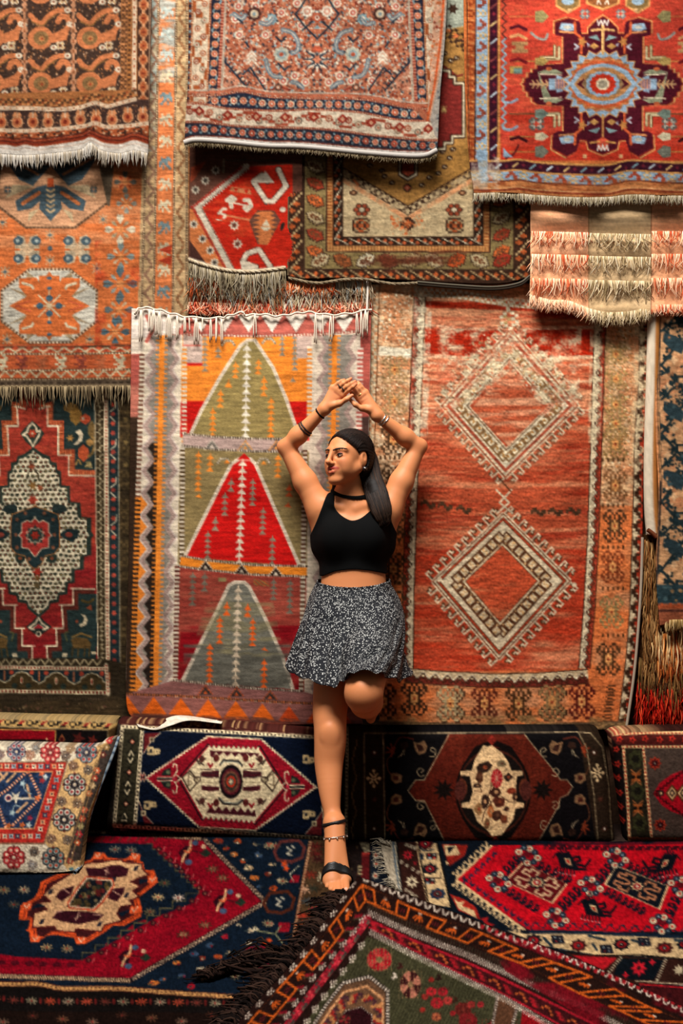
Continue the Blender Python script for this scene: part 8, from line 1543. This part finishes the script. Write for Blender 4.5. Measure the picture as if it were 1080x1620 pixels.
# skin: own lip, cheek, nail colour; nostril shade painted in; palm creases tinted darker
sk = np.tile(lin(srgb('#CB8152')), (len(V), 1)); n3 = np.random.RandomState(2)
def tint(c, r, col, amt, soft=.5):
    d = np.linalg.norm(V-np.asarray(c), axis=1); k = np.clip((1-d/r)/soft, 0, 1)[:, None]*amt; sk[:] = sk*(1-k)+lin(srgb(col))*k
for p in (up, lo):
    for a, b in zip(p[:-1], p[1:]):
        for t in np.linspace(0, 1, 5): tint(a+(b-a)*t, .0088, '#96302A', .75, .4)
for s_ in (-1, 1): tint(hd(.075, s_*.04, -.02), .03, '#B8604A', .35, 1); tint(hd(.106, s_*.006, -.031), .005, '#5A2A1E', .8, .6)
for f in ((544.3, 600.8, -.224), (555, 599, -.232), (561.5, 603.4, -.240), (562.8, 607.8, -.243), (557, 625.5, -.238), (554.3, 633, -.226)): tint(pt(*f), .016, '#B45A44', .5, 1)
for x, y_, r_ in ((517.5, 1405, .005), (523, 1409, .005), (529.5, 1411, .0055), (536, 1411, .0055), (547, 1409, .0075)): tint(PF(x, y_-3.2, .022), r_, '#D8A890', .8, .4)
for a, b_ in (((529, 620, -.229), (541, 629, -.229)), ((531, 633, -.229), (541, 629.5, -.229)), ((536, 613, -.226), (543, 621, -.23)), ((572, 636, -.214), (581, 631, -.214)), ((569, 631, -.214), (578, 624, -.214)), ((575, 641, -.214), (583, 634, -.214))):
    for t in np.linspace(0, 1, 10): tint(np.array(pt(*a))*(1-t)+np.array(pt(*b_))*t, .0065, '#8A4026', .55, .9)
for k_ in (elL, elR): tint(k_+np.array([0, -.03, .0]), .05, '#A8603E', .35, 1)
M_SKIN, n, l, b = nt('skin'); at = n.new('ShaderNodeAttribute'); at.attribute_name = 'dye'; l.new(at.outputs['Color'], b.inputs['Base Color'])
b.inputs['Roughness'].default_value = .52; b.inputs['Specular IOR Level'].default_value = .26; b.inputs['Subsurface Weight'].default_value = .12; b.inputs['Subsurface Radius'].default_value = (.02, .008, .004); b.inputs['Subsurface Scale'].default_value = .5
t_ = n.new('ShaderNodeTexNoise'); t_.inputs['Scale'].default_value = 260; t_.inputs['Detail'].default_value = 3; tc = n.new('ShaderNodeTexCoord'); l.new(tc.outputs['Object'], t_.inputs['Vector']); bp = n.new('ShaderNodeBump'); bp.inputs['Strength'].default_value = .08; bp.inputs['Distance'].default_value = .002; l.new(t_.outputs['Fac'], bp.inputs['Height']); l.new(bp.outputs[0], b.inputs['Normal'])
woman = mesh('person', V, Q, M_SKIN, None, sk)
tag(woman, 'woman in black crop top and speckled skirt leaning back with arms raised', 'person')
# ---- clothes and bands cut from the same field, so they follow the body
M_BLACK = plain('black_knit', '#060606', .9, .25, 900, .1); M_LEATHER = plain('black_leather', '#0C0A0A', .45, .1, 300, .4); M_SILVER = plain('silver', '#C8C2B8', .3, 0, 1, .5, 1.0); M_BROWN = plain('brown_leather', '#2A1A14', .5, .2, 200, .3); M_GOLD = plain('gold', '#C89A5A', .3, 0, 1, .5, 1.0)
poly = np.array([(488, 852), (500, 826), (509, 803), (518, 781), (528, 781), (528.5, 800), (535, 811), (546, 819.5), (557, 823.5), (570, 820), (582, 811), (592, 801), (598, 783), (608, 783), (614, 800), (619, 825), (630, 850), (630, 872), (620, 906), (586, 903), (558, 901), (530, 904), (503, 911), (490, 880)], float)
def poly_sdf(X, Y, P):
    d = np.full(X.shape, 1e9); ins = np.zeros(X.shape, bool); n_ = len(P)
    for i in range(n_):
        a, b_ = P[i], P[(i+1) % n_]; e = b_-a; t = np.clip(((X-a[0])*e[0]+(Y-a[1])*e[1])/(e@e), 0, 1); d = np.minimum(d, np.hypot(X-a[0]-t*e[0], Y-a[1]-t*e[1]))
        if a[1] != b_[1]: c = ((a[1] > Y) != (b_[1] > Y)) & (X < (b_[0]-a[0])*(Y-a[1])/(b_[1]-a[1])+a[0]); ins ^= c
    return np.where(ins, -d, d)
S, o_, (gx, gy, gz) = crop(Bd.d, pt(485, 918, -.2)-[.02, .25, 0], pt(632, 775, -.2)+[.02, .14, 0])
dd = D+gy; PX = 540+gx*F/dd+0*gz; PY = 810-(gz-H)*F/dd+0*gx
gxx, gyy = np.meshgrid(np.arange(470, 650), np.arange(760, 930)); T2 = poly_sdf(gxx.astype(float), gyy.astype(float), cat(np.vstack([poly, poly[:1]]), 3)[:-1])*.0025
ui = np.clip(PX-470, 0, 178.9); vi = np.clip(PY-760, 0, 168.9); u0 = ui.astype(int); v0 = vi.astype(int); fu = ui-u0; fv = vi-v0
reg = (T2[v0, u0]*(1-fu)+T2[v0, u0+1]*fu)*(1-fv)+(T2[v0+1, u0]*(1-fu)+T2[v0+1, u0+1]*fu)*fv
top = np.maximum(S-.0055, reg).astype(np.float32); top = np.maximum(top, gy+.085)
v_, q_ = nets(top, o_); mesh('crop_top', v_, q_, M_BLACK, woman)
hem = np.maximum(np.maximum(S-.0075, reg), np.abs(PY-(905+.0006*(PX-558)**2*1.2-3.5))*.0025-.003).astype(np.float32)
def band(name, c, nrm, h, t, R, mat, lab=None):
    c = np.asarray(c, float); nrm = np.asarray(nrm, float)/np.linalg.norm(nrm); S, o_, (x, y, z) = crop(Bd.d, c-R-.02, c+R+.02)
    pl = np.abs((x-c[0])*nrm[0]+(y-c[1])*nrm[1]+(z-c[2])*nrm[2])-h; sp_ = np.sqrt((x-c[0])**2+(y-c[1])**2+(z-c[2])**2)-R
    m = np.maximum(np.maximum(S-t, pl), sp_).astype(np.float32)
    if not ((m < 0).any() and (m > 0).any()): return None
    a, q = nets(m, o_); ob = mesh(name, a, q, mat, woman)
    if lab: ob['label'] = lab
    return ob
band('choker', pt(552, 781, -.215), (.10, -.38, 1), .0060, .004, .075, M_BLACK)
fa = wrL-elL; fa /= np.linalg.norm(fa); fb = wrR-elR; fb /= np.linalg.norm(fb)
band('bracelet', wrL-fa*.026, fa+np.array([.15, 0, 0]), .0034, .003, .045, M_BLACK, 'thin black cord bracelet'); band('bracelet', elL+fa*.105, fa+np.array([.1, 0, 0]), .0036, .0032, .05, M_BROWN, 'dark leather bracelet'); band('bracelet', elL+fa*.115, fa+np.array([.1, 0, 0]), .0034, .0032, .05, M_BROWN, 'dark leather bracelet')
band('bracelet', wrR-fb*.026, fb, .0033, .0030, .045, M_SILVER, 'thin silver bracelet'); band('bracelet', wrR-fb*.038, fb+np.array([.1, 0, .1]), .0033, .0030, .045, M_SILVER, 'thin silver bracelet')
for a, b_ in (((531.5, 616, -.217), (543, 607, -.232)), ((537, 619.5, -.217), (549, 611.5, -.238))):
    a, b_ = pt(*a), pt(*b_); band('ring', a+(b_-a)*.55, b_-a, .0034, .0022, .0125, M_BROWN)
a, b_ = pt(570.5, 627, -.202), pt(563, 619, -.214); band('ring', a+(b_-a)*.35, b_-a, .0034, .0020, .0135, M_GOLD)
# ---- sandals
def sandal(strap_c, strap_n, strap_R, toe_c, toe_n, toe_h, toe_R, sole):
    s_ = mesh('sandal', *sole, M_LEATHER, woman, None, False)
    for nm, a in (('ankle_strap', (strap_c, strap_n, .0058, .004, strap_R)), ('toe_strap', (toe_c, toe_n, toe_h, .0052, toe_R))):
        ob = band(nm, *a[:3], a[3], a[4], M_LEATHER)
        if ob: ob.parent = s_
    return s_
def sole_mesh(spine, wid, thick):                                   # sole along the foot
    P = np.asarray(spine, float); n_ = len(P); Tn = np.gradient(P, axis=0); Tn /= np.linalg.norm(Tn, axis=1, keepdims=True); sd = np.cross(Tn, [0, 0, 1.]); sd /= np.linalg.norm(sd, axis=1, keepdims=True); up_ = np.cross(sd, Tn)
    ring = [(-1, 0), (1, 0), (1, -1), (-1, -1)]; Vv = np.array([P[i]+sd[i]*wid[i]*a+up_[i]*thick*b_ for i in range(n_) for a, b_ in ring]); Fc = [(i*4+j, i*4+(j+1) % 4, (i+1)*4+(j+1) % 4, (i+1)*4+j) for i in range(n_-1) for j in range(4)]+[(3, 2, 1, 0), tuple((n_-1)*4+j for j in range(4))]
    return Vv, Fc
tipc = PF(533, 1416, .010); bc = (bal[0]+bal[2])/2
spine = cat([heel+np.array([0, .022, -.024]), heel+np.array([0, 0, -.026]), (heel+bc)/2+np.array([0, 0, -.024]), np.array([bc[0], bc[1], .0075]), np.array([(bc[0]+tipc[0])/2, (bc[1]+tipc[1])/2, .0065]), np.array([tipc[0], tipc[1], .007])], 5)
wd = np.interp(np.linspace(0, 1, len(spine)), [0, .1, .25, .5, .7, .88, .96, 1], [.012, .026, .028, .032, .044, .042, .034, .018])
sd1 = sandal(anL+np.array([0, 0, -.004]), (-.22, .30, 1), .06, bc+np.array([0, .010, .012]), (tipc-heel), .0115, .066, sole_mesh(spine, wd, .0065))
hp = heel+np.array([0, .006, -.028]); tubes('heel', [np.array([hp, hp*[1, 1, .5]+[0, 0, .002], [hp[0], hp[1], .001]])], [np.array([.016, .011, .009])], [(0, 0, 0)], M_LEATHER, sd1, 8)
f2 = np.array([anR[0], -.155, anR[2]-.02]); tip2 = np.array([anR[0]+.002, -.17, .468])
sp2 = cat([f2+np.array([0, .028, .018]), f2+np.array([0, .03, -.01]), tip2+np.array([0, .024, .012]), tip2+np.array([0, .02, -.012])], 4)
s2 = mesh('sandal', *sole_mesh(sp2, np.interp(np.linspace(0, 1, len(sp2)), [0, .2, .7, 1], [.02, .027, .038, .03]), .006), M_LEATHER, woman, None, False)
# anklet of small charms
rs = np.random.RandomState(3); ps = []; ac = pt(529, 1321, -.525)
ring = []
for t in np.linspace(0, 2*np.pi, 40):
    dv = np.array([math.cos(t), math.sin(t)*.95, -.22*math.sin(t)+.12*math.cos(t)]); dv /= np.linalg.norm(dv); r_ = .02
    while r_ < .09:
        p = ac+dv*r_; ii = ((p-GO)/HX).astype(int)
        if Bd.d[tuple(ii)] > .0042: break
        r_ += .0015
    ring.append(p)
ring = np.array(ring); an = tubes('anklet', [ring], [np.full(40, .0018)], [lin(srgb('#C8BCA8'))], M_SILVER, woman, 5)
Vb, Fb = [], []
for i in range(0, 40, 2):
    c = ring[i]+np.array([0, -.002, -.005]); r_ = .0042 if i % 4 else .0052; o8 = len(Vb); Vb += [c+np.array(v)*r_ for v in ((1, 0, 0), (-1, 0, 0), (0, 1, 0), (0, -1, 0), (0, 0, 1.4), (0, 0, -1.4))]; Fb += [tuple(o8+j for j in f) for f in ((0, 2, 4), (2, 1, 4), (1, 3, 4), (3, 0, 4), (2, 0, 5), (1, 2, 5), (3, 1, 5), (0, 3, 5))]
mesh('charms', Vb, Fb, M_SILVER, an)['kind'] = 'stuff'
# ---- skirt
def closed(pts, n_):
    P = np.asarray(pts, float); P = np.vstack([P[-1:], P, P[:2]]); o = []
    for i in range(1, len(P)-2):
        for t in np.linspace(0, 1, 16, endpoint=False): o.append(.5*((2*P[i])+(-P[i-1]+P[i+1])*t+(2*P[i-1]-5*P[i]+4*P[i+1]-P[i+2])*t*t+(-P[i-1]+3*P[i]-3*P[i+1]+P[i+2])*t**3))
    o = np.array(o); return o
N = 416
wa = closed([pt(506, 919, -.20), pt(510, 923, -.245), pt(530, 927.5, -.285), pt(558, 929, -.298), pt(588, 926.5, -.287), pt(607, 921, -.245), pt(610, 917, -.20), pt(606, 915, -.14), pt(560, 915, -.105), pt(508, 916, -.14)], N)
hp_ = closed([pt(478, 985, -.22), pt(489, 990, -.30), pt(520, 994, -.352), pt(556, 995, -.38), pt(596, 992, -.385), pt(628, 986, -.31), pt(638, 980, -.22), pt(626, 980, -.13), pt(560, 980, -.098), pt(490, 980, -.13)], N)
he = closed([pt(456, 1056, -.24), pt(470, 1070, -.36), pt(498, 1080, -.46), pt(530, 1086, -.49), pt(553, 1068, -.60), pt(600, 1066, -.64), pt(646, 1072, -.35), pt(652, 1062, -.22), pt(560, 1062, -.125), pt(470, 1052, -.15)], N)
he = closed([pt(456, 1056, -.24), pt(468, 1068, -.35), pt(492, 1077, -.45), pt(524, 1087, -.49), pt(541, 1078, -.535), pt(556, 1064, -.625), pt(592, 1063, -.64), pt(612, 1071, -.56), pt(634, 1078, -.40), pt(652, 1064, -.24), pt(600, 1060, -.14), pt(500, 1056, -.13)], N)
rsz = lambda P: np.stack([np.interp(np.linspace(0, 1, N), np.linspace(0, 1, len(P)), P[:, i]) for i in range(3)], -1)
wa, hp_, he = rsz(wa), rsz(hp_), rsz(he); rows = []; cen = wa.mean(0)
ang = np.linspace(0, 2*np.pi, N)
for t in np.linspace(0, 1, 90):
    P = wa*(2*(t-.5)*(t-1))+hp_*(4*t*(1-t))+he*(2*t*(t-.5))
    nn = P-P.mean(0); nn[:, 2] = 0; nn /= np.linalg.norm(nn, axis=1, keepdims=True)+1e-9
    ple = (.5*np.sin(ang*13+.6)+.3*np.sin(ang*21+2)+.35*np.sin(ang*8+1))*.013*t**1.6
    P = P+nn*ple[:, None]; fo = np.array([[.15, -1, 0]])/1.01
    for _ in range(60):                                             # the cloth lies over the body
        ii = np.clip(((P-GO)/HX).round().astype(int), 0, GN-1); ins = Bd.d[ii[:, 0], ii[:, 1], ii[:, 2]] < .010
        if not ins.any(): break
        P = np.where(ins[:, None], P+np.where((P[:, 1] < -.25)[:, None], .5*nn+.5*fo, nn)*.004, P)
    P = .5*P+.25*(np.roll(P, 1, 0)+np.roll(P, -1, 0)); P[:, 2] += .006*np.sin(ang*13+.9)*t**3; rows.append(P)
G = np.array(rows); uvx = np.broadcast_to((ang/(2*np.pi))[None], G.shape[:2]); 
Fq = gridfaces(90, N); 
M_SKIRT, n, l, b = nt('speckled_cloth'); b.inputs['Roughness'].default_value = .8; b.inputs['Specular IOR Level'].default_value = .2
tc = n.new('ShaderNodeUVMap'); vo = n.new('ShaderNodeTexVoronoi'); vo.inputs['Scale'].default_value = 165; vo.inputs['Randomness'].default_value = .75; l.new(tc.outputs[0], vo.inputs['Vector']); no = n.new('ShaderNodeTexNoise'); no.inputs['Scale'].default_value = 500; l.new(tc.outputs[0], no.inputs['Vector'])
ad = n.new('ShaderNodeMath'); ad.operation = 'MULTIPLY_ADD'; ad.inputs[1].default_value = .25; l.new(no.outputs['Fac'], ad.inputs[0]); l.new(vo.outputs['Distance'], ad.inputs[2])
cr = n.new('ShaderNodeValToRGB'); cr.color_ramp.elements[0].position = .40; cr.color_ramp.elements[0].color = (.55, .55, .52, 1); cr.color_ramp.elements[1].position = .52; cr.color_ramp.elements[1].color = (.008, .009, .012, 1); l.new(ad.outputs[0], cr.inputs[0]); l.new(cr.outputs[0], b.inputs['Base Color'])
skirt = mesh('skirt', G.reshape(-1, 3), Fq, M_SKIRT, woman); me = skirt.data; uv = me.uv_layers.new(name='UVMap')
arc_u = np.concatenate([np.zeros((90, 1)), np.cumsum(np.linalg.norm(np.diff(G, axis=1), axis=2), 1)], 1); arc_v = np.concatenate([np.zeros((1, N)), np.cumsum(np.linalg.norm(np.diff(G, axis=0), axis=2), 0)], 0)
umid = arc_u[45][None]*np.ones((90, 1)); li_ = np.empty(len(me.loops), np.int32); me.loops.foreach_get('vertex_index', li_); U2 = np.stack([umid.reshape(-1)[li_], arc_v.reshape(-1)[li_]], -1).astype(np.float32); uv.data.foreach_set('uv', U2.ravel())
so_ = skirt.modifiers.new('thickness', 'SOLIDIFY'); so_.thickness = .002; so_.offset = 1
# ---- face details
def ball(name, c, r, mat, parent, M=None, sq=(1, 1, 1), n_=16):
    Vs = []; 
    for i in range(n_+1):
        a = math.pi*i/n_
        for j in range(n_*2): bb = math.pi*j/n_; Vs.append((math.sin(a)*math.cos(bb)*sq[0], math.sin(a)*math.sin(bb)*sq[1], math.cos(a)*sq[2]))
    Vs = np.array(Vs)*r; Vs = Vs@(M if M is not None else np.eye(3))+c; m2 = n_*2
    return mesh(name, Vs, [(i*m2+j, (i+1)*m2+j, (i+1)*m2+(j+1) % m2, i*m2+(j+1) % m2) for i in range(n_) for j in range(m2)], mat, parent)
M_LID = plain('eyelid_skin', '#8E4E36', .5, spec=.25); M_EYE = plain('eye_white', '#B0A298', .3, spec=.4); M_IRIS = plain('iris', '#20120C', .15, spec=.6); M_LASH = plain('lash', '#0C0808', .7); M_BROW = plain('brow_hair', '#20130E', .8); M_TEETH = plain('teeth', '#D8CEC4', .35); M_EAR = plain('dark_stone', '#15161A', .25, spec=.6)
def surf(l_, u_, lift=0):                                           # where the face's surface lies for a side and a height
    for f in np.arange(.125, .02, -.0006):
        i = ((hd(f, l_, u_)-GO)/HX).round().astype(int)
        if Bd.d[tuple(i)] < 0: return f+lift
    return .05
for s_ in (-1, 1):
    ec = hd(.0735, s_*.031, .0045); e_ = ball('eye', ec, .0125, M_EYE, woman); gz_ = ff*.93-ll*.30+uu*.02; gz_ /= np.linalg.norm(gz_)
    ball('iris', ec+gz_*.0076, .0072, M_IRIS, e_, None, (1, 1, 1), 10)
    def lid(dz, bow, lift):
        o = []
        for a in np.linspace(-1, 1, 9):
            l_ = s_*.031+a*.0155; u_ = .0045+dz+bow*(1-a*a)+(.0012 if a*s_ > 0 else -.0012)*abs(a)
            dl = hd(0, l_, u_)-ec; r2 = .0129**2-((dl@ll)**2+(dl@uu)**2); fe = .0735+math.sqrt(max(r2, 0)); o.append(hd(max(fe if r2 > 0 else 0, surf(l_, u_, -.0004))+lift, l_, u_))
        return np.array(o)
    tubes('eyelid', [lid(.0030, .0062, -.0012)], [np.array([.0012, .0024, .0032, .0036, .0036, .0036, .0034, .0026, .0012])], [(0, 0, 0)], M_LID, woman, 8)
    tubes('eyelash', [lid(.0000, .0050, .0010)], [np.array([.0009, .0014, .0017, .0018, .0018, .0018, .0018, .0016, .0010])], [(0, 0, 0)], M_LASH, woman, 6)
    tubes('eyelash', [lid(-.0012, -.0038, .0)], [np.full(9, .0008)], [(0, 0, 0)], M_LASH, woman, 5)
    bw = []
    for a in np.linspace(-1, 1, 11):
        q = a*s_; l_ = s_*.0335+a*.0245; u_ = .0255+.0036*(1-(q-.25)**2); bw.append(hd(surf(l_, u_, .0002), l_, u_))
    bw = np.array(bw); tubes('eyebrow', [bw, bw+uu*.0018], [np.interp(np.linspace(0, 1, 11)[::s_], [0, .15, .7, 1], [.0012, .0024, .0019, .0007])]*2, [(0, 0, 0)]*2, M_BROW, woman, 6)
tubes('teeth', [np.array([hd(.0865, -.014, -.0510), hd(.0915, -.007, -.0520), hd(.0930, 0, -.0522), hd(.0915, .007, -.0520), hd(.0865, .014, -.0510)])], [np.array([.0012, .0030, .0034, .0030, .0012])], [(0, 0, 0)], M_TEETH, woman, 8)
er = ball('earring', hd(-.006, .083, -.046), .0098, M_EAR, woman, None, (1, 1, 1), 12); ball('stone', hd(.000, .0905, -.0455), .0032, M_SILVER, er, None, (1, 1, 1), 8)
# ---- hair
Hd = Field(); Hd.el(hd(-.019, 0, .031), (.103, .080, .087), .01, MH); Hd.el(hd(-.03, 0, -.02), (.075, .074, .07), .03, MH)
S, o_, (x, y, z) = crop(Hd.d, HC-.16, HC+.16)
fx = (x-HC[0])*ff[0]+(y-HC[1])*ff[1]+(z-HC[2])*ff[2]; lx_ = (x-HC[0])*ll[0]+(y-HC[1])*ll[1]+(z-HC[2])*ll[2]; ux = (x-HC[0])*uu[0]+(y-HC[1])*uu[1]+(z-HC[2])*uu[2]
pl = .86*fx-.51*ux-.0135+.12*np.abs(lx_)+.0014*np.sin(lx_*420)
earcut = np.sqrt(((fx+.008)/.030)**2+((ux+.012)/.036)**2+((np.abs(lx_)-.078)/.030)**2)-1
ridge = .0012*np.sin(np.arctan2(lx_, ux+.02)*46)
Hd.d[:] = .5; a0 = np.round((o_-GO)/HX).astype(int); Hd.d[a0[0]:a0[0]+S.shape[0], a0[1]:a0[1]+S.shape[1], a0[2]:a0[2]+S.shape[2]] = np.maximum(np.maximum(S+ridge, pl), -earcut*.02)
spine = cat([pt(566, 708, -.165), pt(579, 732, -.170), pt(588, 760, -.205), pt(597, 786, -.248), pt(604, 808, -.272), pt(610, 829, -.278)], 4)
rad = np.interp(np.linspace(0, 1, len(spine)), [0, .2, .4, .6, .8, .92, 1], [.050, .046, .040, .042, .038, .030, .012])
for i in range(len(spine)-1): Hd.rc(spine[i], spine[i+1], rad[i]*.93, rad[i+1]*.93, .0015, .50)
for i, (a, b_) in enumerate((((531, 762, -.19), (528, 778, -.20)), ((528, 778, -.20), (532, 783, -.205)))): Hd.rc(pt(*a), pt(*b_), .013, .009, .008)
v_, q_ = nets(Hd.d, GO)
M_HAIR, n, l, b = nt('dark_hair'); at = n.new('ShaderNodeAttribute'); at.attribute_name = 'dye'; l.new(at.outputs['Color'], b.inputs['Base Color']); b.inputs['Roughness'].default_value = .55; b.inputs['Specular IOR Level'].default_value = .12
hair = mesh('hair', v_, q_, M_HAIR, woman, np.tile(lin(srgb('#150E0B')), (len(v_), 1)))
rs = np.random.RandomState(8); ps, rr, cc = [], [], []
Sp = cat(spine, 2); Rp = np.interp(np.linspace(0, 1, len(Sp)), np.linspace(0, 1, len(spine)), rad)
sidev = np.array([1, 0, .45]); sidev /= np.linalg.norm(sidev)
for i in range(620):
    s_ = rs.uniform(-1.02, 1.02); de = math.sqrt(max(0, 1-min(1, abs(s_))**2)); j0 = rs.randint(0, 12); j1 = len(Sp)-rs.randint(0, 6)+0; tt = np.arange(j0, j1); n_ = len(Sp)
    wob = .05*np.sin(tt*.16+rs.uniform(0, 6)); lift = rs.uniform(1.0, 1.10)
    rq = np.maximum(Rp[j0:j1], .014+.012*rs.rand())
    P = Sp[j0:j1]+sidev[None]*(rq*(s_+wob))[:, None]+np.array([0, -1., 0])[None]*(rq*.50*de*lift+.0065)[:, None]
    ps.append(P); rr.append(rs.uniform(.0012, .0022)); cc.append(lin(srgb(['#140D0A', '#20150F', '#302118', '#0E0907', '#3A281D'][rs.randint(5)])))
for i in range(260):
    l0 = rs.uniform(-.062, .070); u0 = .082-abs(l0)*.75; a = np.array([.0155+.59*u0-.14*abs(l0), l0, u0]); b_ = np.array([-.075+rs.uniform(-.02, .02), .045+rs.uniform(-.05, .03), -.04+rs.uniform(-.03, .03)])
    P = []
    for t in np.linspace(0, 1, 9):
        v = a*(1-t)+b_*t+np.array([0, 0, .07])*math.sin(math.pi*t)+np.array([0, .045*np.sign(l0+.01)*0+.02, 0])*math.sin(math.pi*t); c0 = np.array([-.019, 0, .031]); q = v-c0; k_ = math.sqrt((q[0]/.103)**2+(q[1]/.080)**2+(q[2]/.087)**2); q = q/k_*(1.006+.008*rs.rand()); P.append(hd(*(c0+q)))
    ps.append(np.array(P)); rr.append(rs.uniform(.0010, .0016)); cc.append(lin(srgb(['#17100D', '#1E1512', '#120C0A', '#2A1D17'][rs.randint(4)])))
tubes('strands', ps, rr, cc, M_HAIR, hair, 4, .5, 'stuff')
